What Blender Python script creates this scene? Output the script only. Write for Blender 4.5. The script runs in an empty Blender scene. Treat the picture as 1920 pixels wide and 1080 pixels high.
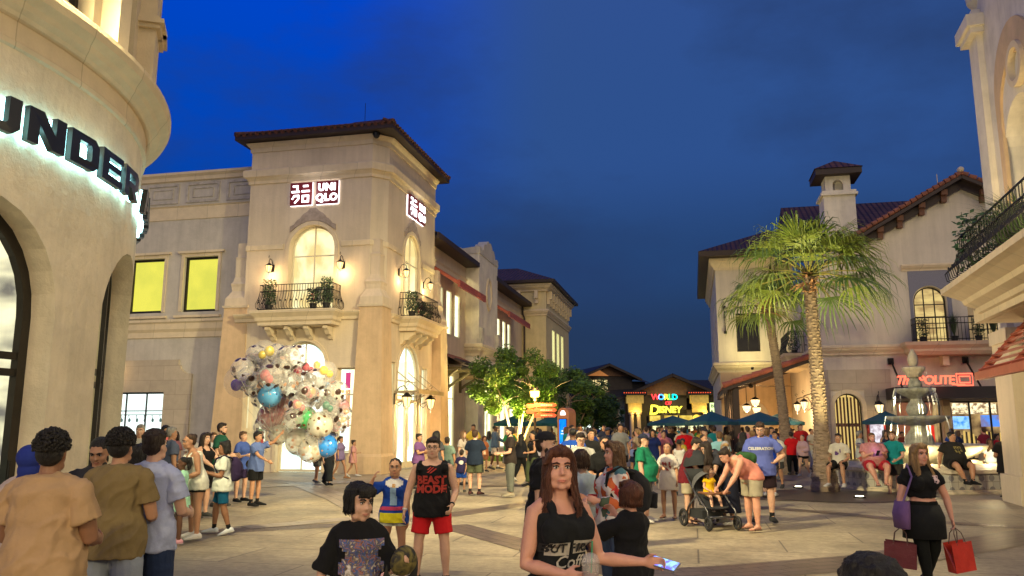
import bpy, math, random
from mathutils import Vector, Matrix, noise
from mathutils.bvhtree import BVHTree
from math import sin, cos, pi, sqrt, atan2, radians as R
random.seed(11)
rnd = random.Random(5)
scene = bpy.context.scene
COL = scene.collection
I4 = Matrix.Identity(4)
W = {}
# ---------------------------------------------------------------- measuring
F_, H_ = 1500.0, 1.7
TH = math.atan(260 / F_)
CT, ST = cos(TH), sin(TH)
def depth_of_feet(py):
 v = (540 - py) / F_
 return H_ * (CT - v * ST) / -(ST + v * CT)
def height_at(py, Y):
 v = (540 - py) / F_
 return H_ + Y * (ST + v * CT) / (CT - v * ST)
def east(px, Y, py=800):
 v = (540 - py) / F_
 return (px - 960) / F_ * Y / (CT - v * ST)
AG = R(12.6)
# street frame: x = across (t), y = along the street (s)
G = Matrix.Rotation(-AG, 4, 'Z')
# ---------------------------------------------------------------- mesh collector
class MB:
 def __init__(s):
  s.v = []; s.f = []; s.m = []; s.uv = {}
 def add(s, vs, fs, m=0, uvs=None):
  o = len(s.v)
  s.v += [tuple(p) for p in vs]
  for i, f in enumerate(fs):
   s.f.append([o + k for k in f]); s.m.append(m)
   if uvs: s.uv[len(s.f) - 1] = uvs[i]
 def poly(s, pts, m=0, uv=None):
  s.add(pts, [list(range(len(pts)))], m, [uv] if uv else None)
 def box(s, x0, x1, y0, y1, z0, z1, m=0):
  v = [(x, y, z) for z in (z0, z1) for y in (y0, y1) for x in (x0, x1)]
  s.add(v, [(0, 2, 3, 1), (4, 5, 7, 6), (0, 1, 5, 4), (2, 6, 7, 3), (0, 4, 6, 2), (1, 3, 7, 5)], m)
 def bar(s, a, b, w, h=None, m=0, up=(0, 0, 1)):
  a = Vector(a); b = Vector(b); h = h or w
  d = (b - a)
  if d.length < 1e-6: return
  d.normalize(); u = Vector(up)
  if abs(d.dot(u)) > .97: u = Vector((1, 0, 0))
  x = d.cross(u).normalized() * w / 2; y = x.cross(d).normalized() * h / 2
  v = [p + sx * x + sy * y for p in (a, b) for sx, sy in ((-1, -1), (1, -1), (1, 1), (-1, 1))]
  s.add(v, [(3, 2, 1, 0), (4, 5, 6, 7), (0, 1, 5, 4), (1, 2, 6, 5), (2, 3, 7, 6), (3, 0, 4, 7)], m)
 def loft(s, rings, n=14, m=0, cap=True):
  # rings: (centre, axisA, axisB) ellipses
  vs = []
  for c, a, b in rings:
   for i in range(n):
    t = 2 * pi * i / n
    vs.append(c + a * cos(t) + b * sin(t))
  fs = []
  for k in range(len(rings) - 1):
   for i in range(n):
    j = (i + 1) % n
    fs.append((k * n + i, k * n + j, (k + 1) * n + j, (k + 1) * n + i))
  if cap:
   fs.append(tuple(range(n))[::-1]); fs.append(tuple((len(rings) - 1) * n + i for i in range(n)))
  s.add(vs, fs, m)
 def tube(s, pts, rs, n=8, m=0, flat=None, cap=True, rnd_end=False):
  pts = [Vector(p) for p in pts]
  if not hasattr(rs, '__len__'): rs = [rs] * len(pts)
  rs = list(rs)
  if rnd_end:
   d0 = (pts[0] - pts[1]).normalized(); d1 = (pts[-1] - pts[-2]).normalized()
   pts = [pts[0] + d0 * rs[0] * .85, pts[0] + d0 * rs[0] * .5] + pts + [pts[-1] + d1 * rs[-1] * .5, pts[-1] + d1 * rs[-1] * .85]
   rs = [rs[0] * .4, rs[0] * .82] + rs + [rs[-1] * .82, rs[-1] * .4]
  rings = []; px = None
  for i, p in enumerate(pts):
   d = (pts[min(i + 1, len(pts) - 1)] - pts[max(i - 1, 0)])
   if d.length < 1e-9: d = Vector((0, 0, 1))
   d.normalize()
   if px is None:
    u = Vector((0, 0, 1)) if abs(d.z) < .9 else Vector((1, 0, 0))
    if flat is not None: u = Vector(flat[0])
    x = (u - d * u.dot(d)).normalized()
   else:
    x = (px - d * px.dot(d)).normalized()
   px = x; y = d.cross(x)
   fa = flat[1] if flat is not None else 1
   rings.append((p, x * rs[i] * fa, y * rs[i]))
  s.loft(rings, n, m, cap)
 def ell(s, c, r, n=10, k=7, m=0, M=None):
  c = Vector(c); vs = []; fs = []
  M = M or Matrix.Identity(3)
  for j in range(1, k):
   ph = pi * j / k
   for i in range(n):
    t = 2 * pi * i / n
    vs.append(c + M @ Vector((r[0] * sin(ph) * cos(t), r[1] * sin(ph) * sin(t), r[2] * cos(ph))))
  vs.append(c + M @ Vector((0, 0, r[2]))); vs.append(c + M @ Vector((0, 0, -r[2])))
  for j in range(k - 2):
   for i in range(n):
    q = (i + 1) % n
    fs.append((j * n + i, (j + 1) * n + i, (j + 1) * n + q, j * n + q))
  T = len(vs) - 2
  for i in range(n):
   q = (i + 1) % n
   fs.append((T, i, q)); fs.append((T + 1, (k - 2) * n + q, (k - 2) * n + i))
  s.add(vs, fs, m)
 def lathe(s, prof, c=(0, 0), n=24, m=0, wob=0, wn=8):
  vs = []; fs = []
  for r, z in prof:
   for i in range(n):
    t = 2 * pi * i / n
    q = r * (1 + wob * abs(cos(t * wn / 2)))
    vs.append((c[0] + q * cos(t), c[1] + q * sin(t), z))
  for k in range(len(prof) - 1):
   for i in range(n):
    j = (i + 1) % n
    fs.append((k * n + i, k * n + j, (k + 1) * n + j, (k + 1) * n + i))
  fs.append(tuple(range(n))[::-1]); fs.append(tuple((len(prof) - 1) * n + i for i in range(n)))
  s.add(vs, fs, m)
 def extrude(s, pts, fn, d0, d1, m=0):
  # 2d outline (x,z) between depths d0 and d1
  n = len(pts)
  vs = [fn(x, d0, z) for x, z in pts] + [fn(x, d1, z) for x, z in pts]
  fs = [tuple(range(n)), tuple(range(2 * n - 1, n - 1, -1))] + [(i, i + n, (i + 1) % n + n, (i + 1) % n) for i in range(n)]
  s.add(vs, fs, m)
 def build(s, name, mats, parent=None, fr=I4, smooth=False):
  me = bpy.data.meshes.new(name)
  pm = W[parent] if parent is not None else I4
  X = pm.inverted() @ fr
  me.from_pydata([X @ Vector(p) for p in s.v], [], s.f)
  if not isinstance(mats, (list, tuple)): mats = [mats]
  for mt in mats: me.materials.append(mt)
  if len(mats) > 1: me.polygons.foreach_set('material_index', s.m)
  if s.uv:
   ul = me.uv_layers.new(name='UVMap')
   for i, p in enumerate(me.polygons):
    u = s.uv.get(i)
    if u:
     for k, li in enumerate(p.loop_indices): ul.data[li].uv = u[k]
  if smooth: me.polygons.foreach_set('use_smooth', [True] * len(me.polygons))
  me.update()
  o = bpy.data.objects.new(name, me); COL.objects.link(o)
  if parent is not None: o.parent = parent
  W[o] = pm
  return o
def tag(o, label=None, cat=None, group=None, kind=None):
 if label: o['label'] = label
 if cat: o['category'] = cat
 if group: o['group'] = group
 if kind: o['kind'] = kind
 return o
def thing(name, label, cat, loc=(0, 0, 0), rz=0, group=None):
 o = bpy.data.objects.new(name, None); COL.objects.link(o)
 o.empty_display_size = .2
 o.location = loc; o.rotation_euler = (0, 0, rz)
 W[o] = Matrix.Translation(Vector(loc)) @ Matrix.Rotation(rz, 4, 'Z')
 tag(o, label, cat, group)
 return o
def gthing(name, label, cat, t, s, z=0, group=None):
 p = G @ Vector((t, s, z))
 return thing(name, label, cat, p, -AG, group)
# ---------------------------------------------------------------- materials
MC = {}
def nodes(name):
 m = bpy.data.materials.new(name); m.use_nodes = True
 nt = m.node_tree
 b = nt.nodes['Principled BSDF']
 return m, nt, b
def N(nt, kind, **kw):
 n = nt.nodes.new(kind)
 for k, v in kw.items():
  if k in n.inputs: n.inputs[k].default_value = v
  else: setattr(n, k, v)
 return n
def coords(nt, scale=(1, 1, 1), kind='Object'):
 tc = N(nt, 'ShaderNodeTexCoord'); mp = N(nt, 'ShaderNodeMapping')
 mp.inputs['Scale'].default_value = scale
 nt.links.new(tc.outputs[kind], mp.inputs['Vector'])
 return mp.outputs[0]
def mat(name, c, rough=.8, ns=3.0, var=.18, bs=0, bump=0, metal=0, c2=None, emis=0, ec=None, spec=.5, stretch=(1, 1, 1), sheen=0, alpha=1, coat=0, fine=0, sss=0, streak=0):
 if name in MC: return MC[name]
 m, nt, b = nodes(name)
 c = tuple(c) + (1,)
 L = nt.links
 co = coords(nt, stretch)
 n1 = N(nt, 'ShaderNodeTexNoise', Scale=ns, Detail=5.0, Roughness=.6)
 L.new(co, n1.inputs['Vector'])
 rp = N(nt, 'ShaderNodeMapRange'); rp.inputs['From Min'].default_value = .3; rp.inputs['From Max'].default_value = .7
 L.new(n1.outputs[0], rp.inputs[0])
 mx = N(nt, 'ShaderNodeMix', data_type='RGBA')
 d = c2 + (1,) if c2 else tuple(x * (1 - var) for x in c[:3]) + (1,)
 mx.inputs[6].default_value = c if c2 else tuple(min(1, x * (1 + var * .6)) for x in c[:3]) + (1,)
 mx.inputs[7].default_value = d
 L.new(rp.outputs[0], mx.inputs[0])
 cs = mx.outputs[2]
 if streak:
  # rain streaks, grime and patched plaster
  for sc_, st_, lo, hi in ((1.0, (3.2, 3.2, .22), 1 - streak, 1.05), (2.2, (1, 1, 1), 1 - streak * .8, 1.06)):
   n4 = N(nt, 'ShaderNodeTexNoise', Scale=sc_, Detail=7.0, Roughness=.7); L.new(coords(nt, st_), n4.inputs['Vector'])
   r4 = N(nt, 'ShaderNodeMapRange'); r4.inputs['From Min'].default_value = .36; r4.inputs['From Max'].default_value = .56; r4.inputs['To Min'].default_value = lo; r4.inputs['To Max'].default_value = hi; L.new(n4.outputs[0], r4.inputs[0])
   m4 = N(nt, 'ShaderNodeMix', data_type='RGBA', blend_type='MULTIPLY'); m4.inputs[0].default_value = 1; L.new(cs, m4.inputs[6]); L.new(r4.outputs[0], m4.inputs[7]); cs = m4.outputs[2]
 L.new(cs, b.inputs['Base Color'])
 b.inputs['Roughness'].default_value = rough
 b.inputs['Metallic'].default_value = metal
 b.inputs['Specular IOR Level'].default_value = spec
 if sss:
  b.inputs['Subsurface Weight'].default_value = sss
  b.inputs['Subsurface Radius'].default_value = (.02, .008, .004)
 if coat: b.inputs['Coat Weight'].default_value = coat
 if sheen:
  b.inputs['Sheen Weight'].default_value = sheen; b.inputs['Sheen Roughness'].default_value = .5
 if bump:
  n2 = N(nt, 'ShaderNodeTexNoise', Scale=bs, Detail=6.0, Roughness=.65)
  L.new(co, n2.inputs['Vector'])
  bp = N(nt, 'ShaderNodeBump'); bp.inputs['Strength'].default_value = bump; bp.inputs['Distance'].default_value = .03
  L.new(n2.outputs[0], bp.inputs['Height']); L.new(bp.outputs[0], b.inputs['Normal'])
  if fine:
   n3 = N(nt, 'ShaderNodeTexNoise', Scale=fine, Detail=2.0)
   L.new(co, n3.inputs['Vector'])
   b2 = N(nt, 'ShaderNodeBump'); b2.inputs['Strength'].default_value = .25; b2.inputs['Distance'].default_value = .004
   L.new(n3.outputs[0], b2.inputs['Height']); L.new(bp.outputs[0], b2.inputs['Normal']); L.new(b2.outputs[0], b.inputs['Normal'])
 if emis:
  b.inputs['Emission Color'].default_value = (ec or c[:3]) + (1,)
  b.inputs['Emission Strength'].default_value = emis
 if alpha < 1: b.inputs['Alpha'].default_value = alpha
 MC[name] = m
 return m
def glow(name, c, s=1.0, c2=None, ns=2.0, stretch=(1, 1, 1), kind='noise', lo=.4, hi=.6):
 if name in MC: return MC[name]
 m, nt, b = nodes(name); L = nt.links
 e = N(nt, 'ShaderNodeEmission'); e.inputs[1].default_value = s; e.inputs[0].default_value = c + (1,)
 if c2:
  co = coords(nt, stretch)
  if kind == 'noise': t = N(nt, 'ShaderNodeTexNoise', Scale=ns, Detail=3.0)
  else: t = N(nt, 'ShaderNodeTexVoronoi', Scale=ns)
  L.new(co, t.inputs['Vector'])
  rp = N(nt, 'ShaderNodeMapRange'); rp.inputs['From Min'].default_value = lo; rp.inputs['From Max'].default_value = hi
  L.new(t.outputs[0], rp.inputs[0])
  mx = N(nt, 'ShaderNodeMix', data_type='RGBA'); mx.inputs[6].default_value = c + (1,); mx.inputs[7].default_value = c2 + (1,)
  L.new(rp.outputs[0], mx.inputs[0]); L.new(mx.outputs[2], e.inputs[0])
 L.new(e.outputs[0], nt.nodes['Material Output'].inputs['Surface'])
 MC[name] = m
 return m
def glass(name, tint=(1, 1, 1), gl=.1, rough=.02):
 if name in MC: return MC[name]
 m, nt, b = nodes(name); L = nt.links
 tr = N(nt, 'ShaderNodeBsdfTransparent'); tr.inputs[0].default_value = tint + (1,)
 gs = N(nt, 'ShaderNodeBsdfGlossy'); gs.inputs['Roughness'].default_value = rough
 mth = N(nt, 'ShaderNodeMath', operation='ADD'); mth.inputs[1].default_value = gl * .3
 mth.inputs[0].default_value = .03
 mx = N(nt, 'ShaderNodeMixShader'); L.new(mth.outputs[0], mx.inputs[0]); L.new(tr.outputs[0], mx.inputs[1]); L.new(gs.outputs[0], mx.inputs[2])
 L.new(mx.outputs[0], nt.nodes['Material Output'].inputs['Surface'])
 MC[name] = m
 return m
def stonework(name, c, bw=1.4, bh=.6, var=.12, joint=.7, vertical=True):
 # ashlar / jointed trim stone, joints laid out in the wall's own plane
 if name in MC: return MC[name]
 m, nt, b = nodes(name); L = nt.links
 tc = N(nt, 'ShaderNodeTexCoord'); sp = N(nt, 'ShaderNodeSeparateXYZ'); L.new(tc.outputs['Object'], sp.inputs[0])
 ad = N(nt, 'ShaderNodeMath', operation='ADD'); L.new(sp.outputs[0], ad.inputs[0]); L.new(sp.outputs[1], ad.inputs[1])
 cb = N(nt, 'ShaderNodeCombineXYZ'); L.new(ad.outputs[0], cb.inputs[0]); L.new(sp.outputs[2], cb.inputs[1])
 br = N(nt, 'ShaderNodeTexBrick'); br.inputs['Scale'].default_value = 1
 br.inputs['Brick Width'].default_value = bw; br.inputs['Row Height'].default_value = bh
 br.inputs['Mortar Size'].default_value = .012; br.inputs['Mortar Smooth'].default_value = .3
 br.inputs['Color1'].default_value = c + (1,)
 br.inputs['Color2'].default_value = tuple(x * (1 - var) for x in c) + (1,)
 br.inputs['Mortar'].default_value = tuple(x * joint for x in c) + (1,)
 L.new(cb.outputs[0], br.inputs['Vector'])
 n1 = N(nt, 'ShaderNodeTexNoise', Scale=4.0, Detail=6.0); L.new(tc.outputs['Object'], n1.inputs['Vector'])
 mx = N(nt, 'ShaderNodeMix', data_type='RGBA', blend_type='MULTIPLY'); mx.inputs[0].default_value = .5
 L.new(br.outputs[0], mx.inputs[6])
 rp = N(nt, 'ShaderNodeMapRange'); rp.inputs['To Min'].default_value = .6; rp.inputs['To Max'].default_value = 1.25
 L.new(n1.outputs[0], rp.inputs[0]); L.new(rp.outputs[0], mx.inputs[7])
 L.new(mx.outputs[2], b.inputs['Base Color']); b.inputs['Roughness'].default_value = .85
 bp = N(nt, 'ShaderNodeBump'); bp.inputs['Strength'].default_value = .35; bp.inputs['Distance'].default_value = .02
 n2 = N(nt, 'ShaderNodeTexNoise', Scale=30.0, Detail=4.0); L.new(tc.outputs['Object'], n2.inputs['Vector'])
 L.new(n2.outputs[0], bp.inputs['Height']); L.new(bp.outputs[0], b.inputs['Normal'])
 MC[name] = m
 return m
def tiles(name, c, c2):
 # barrel roof tiles, laid out by UV (x along the eave, y up the slope, metres)
 if name in MC: return MC[name]
 m, nt, b = nodes(name); L = nt.links
 tc = N(nt, 'ShaderNodeTexCoord'); sp = N(nt, 'ShaderNodeSeparateXYZ'); L.new(tc.outputs['UV'], sp.inputs[0])
 def M(op, a, k):
  n = N(nt, 'ShaderNodeMath', operation=op); L.new(a, n.inputs[0]); n.inputs[1].default_value = k; return n.outputs[0]
 wx = M('MULTIPLY', sp.outputs[0], 2 * pi / .28); wx = N(nt, 'ShaderNodeMath', operation='SINE'), wx
 L.new(wx[1], wx[0].inputs[0]); rib = wx[0].outputs[0]
 fy = M('FRACT', M('MULTIPLY', sp.outputs[1], 1 / .38), 0)
 hh = N(nt, 'ShaderNodeMath', operation='SUBTRACT'); L.new(rib, hh.inputs[0]); L.new(M('MULTIPLY', fy, .5), hh.inputs[1])
 bp = N(nt, 'ShaderNodeBump'); bp.inputs['Strength'].default_value = .9; bp.inputs['Distance'].default_value = .035
 L.new(hh.outputs[0], bp.inputs['Height']); L.new(bp.outputs[0], b.inputs['Normal'])
 br = N(nt, 'ShaderNodeTexBrick'); br.offset = 0; br.inputs['Scale'].default_value = 1; br.inputs['Brick Width'].default_value = .28; br.inputs['Row Height'].default_value = .38
 br.inputs['Mortar Size'].default_value = .02; br.inputs['Color1'].default_value = c + (1,); br.inputs['Color2'].default_value = c2 + (1,)
 br.inputs['Mortar'].default_value = tuple(x * .4 for x in c) + (1,)
 L.new(tc.outputs['UV'], br.inputs['Vector']); L.new(br.outputs[0], b.inputs['Base Color'])
 b.inputs['Roughness'].default_value = .75
 MC[name] = m
 return m
STUC = mat('stucco_cream', (.60, .50, .37), .9, 1.1, .10, 14, .28, fine=90, streak=.07)
STUC_L = mat('stucco_pale', (.60, .53, .43), .9, 1.1, .10, 14, .28, fine=90, streak=.07)
STUC_G = mat('stucco_grey', (.48, .44, .38), .9, .8, .10, 14, .25, fine=90, streak=.07)
STUC_T = mat('stucco_tan', (.56, .40, .24), .9, 1.0, .10, 16, .22, fine=90, streak=.07)
STUC_R = mat('stucco_trowelled', (.66, .57, .42), .8, 1.2, .10, 2.4, 1.0, fine=60, streak=.07)
for _n in STUC_R.node_tree.nodes:
 if _n.type == 'BUMP' and _n.inputs['Distance'].default_value > .01: _n.inputs['Distance'].default_value = .05
STUC_W = mat('stucco_white', (.66, .60, .50), .9, 1.0, .12, 12, .25, fine=80, streak=.07)
STUC_Y = mat('stucco_yellow', (.60, .50, .28), .9, 1.0, .10, 12, .25, fine=80, streak=.07)
TRIM = stonework('trim_stone', (.70, .58, .40), 1.45, 6.0, .06)
ASH = stonework('ashlar_stone', (.50, .42, .32), 1.2, .6, .14)
CAST = stonework('cast_stone', (.66, .54, .37), 1.3, 9.0, .08)
TILE = tiles('roof_tiles', (.085, .03, .022), (.16, .055, .035))
TILE_D = tiles('roof_tiles_dark', (.05, .02, .018), (.10, .038, .034))
TILE_R = tiles('roof_tiles_red', (.30, .085, .05), (.38, .14, .08))
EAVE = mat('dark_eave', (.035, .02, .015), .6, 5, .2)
WOODB = mat('brown_timber', (.14, .055, .025), .6, 8, .3, 20, .2)
REDT = mat('red_painted_timber', (.42, .10, .06), .5, 5, .15)
IRON = mat('black_iron', (.015, .013, .012), .45, 8, .2, metal=.4)
BRONZE = mat('dark_bronze_frame', (.03, .025, .02), .4, 8, .2, metal=.5)
CREAMF = mat('cream_frame', (.65, .58, .42), .5, 6, .08)
GLASS = glass('window_glass')
PLANTG = mat('balcony_leaf', (.04, .09, .03), .6, 12, .4)
POT = mat('black_pot', (.02, .02, .02), .5)
WARM = glow('lamp_glass_lit', (1.0, .66, .24), 2.6)
WARMW = glow('lamp_glass_pale', (1.0, .74, .36), 2.2)
# ---------------------------------------------------------------- architecture helpers
def opath(a, b, c, d, arch, off=0, n=14, bottom=0):
 p = [(a - off, c - bottom)]
 if arch:
  r = (b - a) / 2; xc = (a + b) / 2; zs = d - r; q = r + off
  p += [(xc - q * cos(pi * i / n), zs + q * sin(pi * i / n)) for i in range(n + 1)]
 else:
  p += [(a - off, d + off), (b + off, d + off)]
 p.append((b + off, c - bottom))
 return p
def wall(mb, x0, x1, z0, z1, ops, fn, depth=.4, step=99, m=0):
 def strip(a, b, c, d):
  k = max(1, int(math.ceil((b - a) / step)))
  for i in range(k):
   p, q = a + (b - a) * i / k, a + (b - a) * (i + 1) / k
   mb.add([fn(p, 0, c), fn(q, 0, c), fn(q, 0, d), fn(p, 0, d)], [(0, 1, 2, 3)], m)
 x = x0
 for (a, b, c, d, arch) in sorted(ops):
  if a > x: strip(x, a, z0, z1)
  if c > z0: strip(a, b, z0, c)
  path = opath(a, b, c, d, arch)
  top = path[1:-1]
  for (p, q) in zip(top[:-1], top[1:]):
   mb.add([fn(p[0], 0, p[1]), fn(q[0], 0, q[1]), fn(q[0], 0, z1), fn(p[0], 0, z1)], [(0, 1, 2, 3)], m)
  pp = path + [path[0]] if c > z0 else path
  for (p, q) in zip(pp[:-1], pp[1:]):
   mb.add([fn(p[0], 0, p[1]), fn(p[0], depth, p[1]), fn(q[0], depth, q[1]), fn(q[0], 0, q[1])], [(0, 1, 2, 3)], m)
  x = b
 if x < x1: strip(x, x1, z0, z1)
def ring(mb, outer, inner, fn, d0, d1, m=0, closed=False):
 n = len(outer)
 vs = [fn(x, d, z) for P, d in ((outer, d0), (inner, d0), (outer, d1), (inner, d1)) for x, z in P]
 fs = []
 for i in range(n if closed else n - 1):
  j = (i + 1) % n
  fs += [(i, j, n + j, n + i), (i, 2 * n + i, 2 * n + j, j), (n + i, n + j, 3 * n + j, 3 * n + i), (2*n+i, 3*n+i, 3*n+j, 2*n+j)]
 if not closed:
  fs += [(0, n, 3 * n, 2 * n), (n - 1, 3 * n - 1, 4 * n - 1, 2 * n - 1)]
 mb.add(vs, fs, m)
def bx(mb, fn, a, b, d0, d1, c, d, m=0, step=99):
 k = max(1, int(math.ceil((b - a) / step)))
 for i in range(k):
  p, q = a + (b - a) * i / k, a + (b - a) * (i + 1) / k
  v = [fn(x, y, z) for z in (c, d) for y in (d0, d1) for x in (p, q)]
  mb.add(v, [(0, 2, 3, 1), (4, 5, 7, 6), (0, 1, 5, 4), (2, 6, 7, 3), (0, 4, 6, 2), (1, 3, 7, 5)], m)
def mould(mb, path, prof, m=0, closed=False, cap=True, sgn=1):
 # path: plan points [(x,y)], prof: [(out,z)] swept along it; out is to the right of the path when sgn=1
 n = len(path); nr = []
 for i in range(n):
  def nd(a, b):
   dx, dy = b[0] - a[0], b[1] - a[1]; l = math.hypot(dx, dy); return (dy / l * sgn, -dx / l * sgn)
  if closed or 0 < i < n - 1:
   a = nd(path[i - 1], path[i]); b = nd(path[i], path[(i + 1) % n])
   mx, my = a[0] + b[0], a[1] + b[1]; k = 2 / (mx * mx + my * my + 1e-9)
   nr.append((mx * k, my * k))
  elif i == 0: nr.append(nd(path[0], path[1]))
  else: nr.append(nd(path[-2], path[-1]))
 k = len(prof)
 vs = [(path[i][0] + nr[i][0] * o, path[i][1] + nr[i][1] * o, z) for i in range(n) for o, z in prof]
 fs = []
 for i in range(n if closed else n - 1):
  j = (i + 1) % n
  for q in range(k - 1): fs.append((i * k + q, j * k + q, j * k + q + 1, i * k + q + 1))
 if cap and not closed:
  fs.append(tuple(range(k))[::-1]); fs.append(tuple((n - 1) * k + q for q in range(k)))
 mb.add(vs, fs, m)
def cornice(z0, z1, out, base=-.02):
 h = z1 - z0
 return [(base, z0), (out * .25, z0), (out * .3, z0 + h * .18), (out * .45, z0 + h * .3), (out * .75, z0 + h * .48), (out * .85, z0 + h * .66), (out, z0 + h * .7), (out, z0 + h * .93), (out * .9, z1), (base, z1)]
def window(parent, fr, fn, a, b, c, d, arch=False, depth=.3, cols=2, tr=(), fw=.06, fm=BRONZE, pane=GLASS, glowm=None, room=1.2, surround=None, sm=TRIM, sw=.14, name='window', label=None, stuff=None, bars=.04):
 mb = MB()
 ring(mb, opath(a, b, c, d, arch, -.003), opath(a, b, c + fw, d, arch, -fw), fn, depth - .07, depth + .02)
 bx(mb, fn, a + .003, b - .003, depth - .069, depth + .019, c + .003, c + fw)
 r = (b - a) / 2; zs = d - r if arch else d
 for i in range(1, cols):
  x = a + (b - a) * i / cols
  zt = zs + sqrt(max(0, r * r - (x - (a + b) / 2) ** 2)) if arch else d
  bx(mb, fn, x - bars / 2, x + bars / 2, depth - .055, depth + .01, c + fw, zt - fw)
 for z in tr:
  bx(mb, fn, a + fw, b - fw, depth - .05, depth + .005, z - bars / 2, z + bars / 2)
 w = mb.build(name, fm, parent, fr)
 if label: w['label'] = label
 p = MB(); p.poly([fn(x, depth, z) for x, z in opath(a, b, c, d, arch, -.01)]); p.build('pane', pane, w, fr)
 if glowm:
  g = MB()
  D = depth + room; e = .5
  A, B, C, Dd = a - e, b + e, c - .02, d + .25
  g.add([fn(A, D, C), fn(B, D, C), fn(B, D, Dd), fn(A, D, Dd), fn(A, depth + .04, C), fn(B, depth + .04, C), fn(B, depth + .04, Dd), fn(A, depth + .04, Dd)],
   [(0, 1, 2, 3), (3, 2, 6, 7), (0, 4, 5, 1), (0, 3, 7, 4), (1, 5, 6, 2)])
  g.build('lit_room', glowm, w, fr)
 if stuff: stuff(w)
 if surround:
  q = MB(); ring(q, opath(a, b, c, d, arch, surround, bottom=0), opath(a, b, c, d, arch, .003), fn, -.05, .04)
  q.build('window_surround', sm, parent, fr)
 return w
def fG(t0=None, s0=None, flip=1):
 # wall lying along t at s0 (depth goes +s)   or along s at t0 (depth goes -t * flip)
 if s0 is not None: return lambda x, d, z: Vector((x, s0 + d, z))
 return lambda x, d, z: Vector((t0 - d * flip, x, z))
def roof_face(mb, pts, m=0):
 # first edge is the eave
 P = [Vector(p) for p in pts]
 ex = (P[1] - P[0]).normalized(); nz = ex.cross(P[-1] - P[0]).normalized(); ey = nz.cross(ex)
 mb.poly(pts, m, [((p - P[0]).dot(ex), (p - P[0]).dot(ey)) for p in P])
def lamp(loc, power, c=(1, .66, .32), r=.06, name='lamp_light'):
 l = bpy.data.lights.new(name, 'POINT'); l.energy = power; l.color = c; l.shadow_soft_size = r
 o = bpy.data.objects.new(name, l); COL.objects.link(o); o.location = loc
 return o
def lantern(p, n, label, group, scale=1.0, power=14, hang=True, name='wall_lantern', pale=False, arm=.32):
 """p: world point on the wall (bracket), n: outward unit vector"""
 n = Vector(n).normalized(); p = Vector(p); k = scale
 t = thing(name, label, 'lantern', p, atan2(n.y, n.x) - pi / 2 * 0, group)
 X = W[t]
 def q(o, s_, z): return (o * k, s_ * k, z * k)
 mb = MB()
 mb.box(0, .03 * k, -.05 * k, .05 * k, -.12 * k, .16 * k)
 pts = [q(.02, 0, .12), q(.12, 0, .30), q(.24, 0, .34), q(arm, 0, .26), q(arm, 0, .17)]
 mb.tube(pts, .014 * k, 6)
 mb.tube([q(.02, 0, -.08), q(.12, 0, -.16), q(.2, 0, -.08), q(.14, 0, -.02)], .009 * k, 6)
 mb.tube([q(arm + .0, 0, .34), q(arm + .06, 0, .40), q(arm + .02, 0, .45), q(arm - .03, 0, .40)], .008 * k, 6)
 mb.build('bracket', IRON, t, X)
 b = MB(); c = arm * k
 b.lathe([(.02 * k, .18 * k), (.05 * k, .15 * k), (.14 * k, .07 * k), (.15 * k, .055 * k), (.02 * k, .06 * k)], (c, 0), 8)
 b.lathe([(.075 * k, -.17 * k), (.05 * k, -.19 * k), (.012 * k, -.24 * k), (.02 * k, -.26 * k), (.0 * k + .003, -.29 * k)], (c, 0), 8)
 for i in range(6):
  a = pi * i / 3; b.bar((c + .125 * k * cos(a), .125 * k * sin(a), .06 * k), (c + .075 * k * cos(a), .075 * k * sin(a), -.18 * k), .012 * k)
 b.build('cage', IRON, t, X)
 g = MB(); g.lathe([(.118 * k, .055 * k), (.10 * k, -.03 * k), (.068 * k, -.165 * k)], (c, 0), 10)
 g.build('lamp_glass', WARMW if pale else WARM, t, X, smooth=True)
 if power:
  lamp(X @ Vector((c + .02, 0, -.30 * k)), power)
 return t
def iron_balcony(parent, fr, path, z0, h=1.0, gap=.11, belly=.16, sgn=1, r=.011):
 """bombe railing along a plan path"""
 mb = MB(); pts = []
 for a, b in zip(path[:-1], path[1:]):
  a = Vector(a + (0,)); b = Vector(b + (0,)); L = (b - a).length; k = max(2, int(L / gap)); d = (b - a).normalized()
  nrm = Vector((d.y, -d.x, 0)) * sgn
  for i in range(k + 1):
   q = a + d * (L * i / k)
   prof = [(.0, h), (0, h * .72), (belly * .3, h * .5), (belly, h * .25), (belly * .9, h * .1), (belly * .25, .02)]
   mb.tube([q + nrm * o + Vector((0, 0, z0 + z)) for o, z in prof], r, 5)
  for z, o in ((h, 0), (.03, belly * .25), (h * .74, 0)):
   e = nrm * o
   mb.bar(a + e + Vector((0, 0, z0 + z)) - d * .0, b + e + Vector((0, 0, z0 + z)), .035, .025)
  for i in range(0, k, 2):
   q = a + d * (L * (i + .5) / k) + nrm * (belly * .8)
   mb.ell(q + Vector((0, 0, z0 + h * .36)), (.035, .02, .04), 6, 4)
 return mb.build('railing', IRON, parent, fr)
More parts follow.
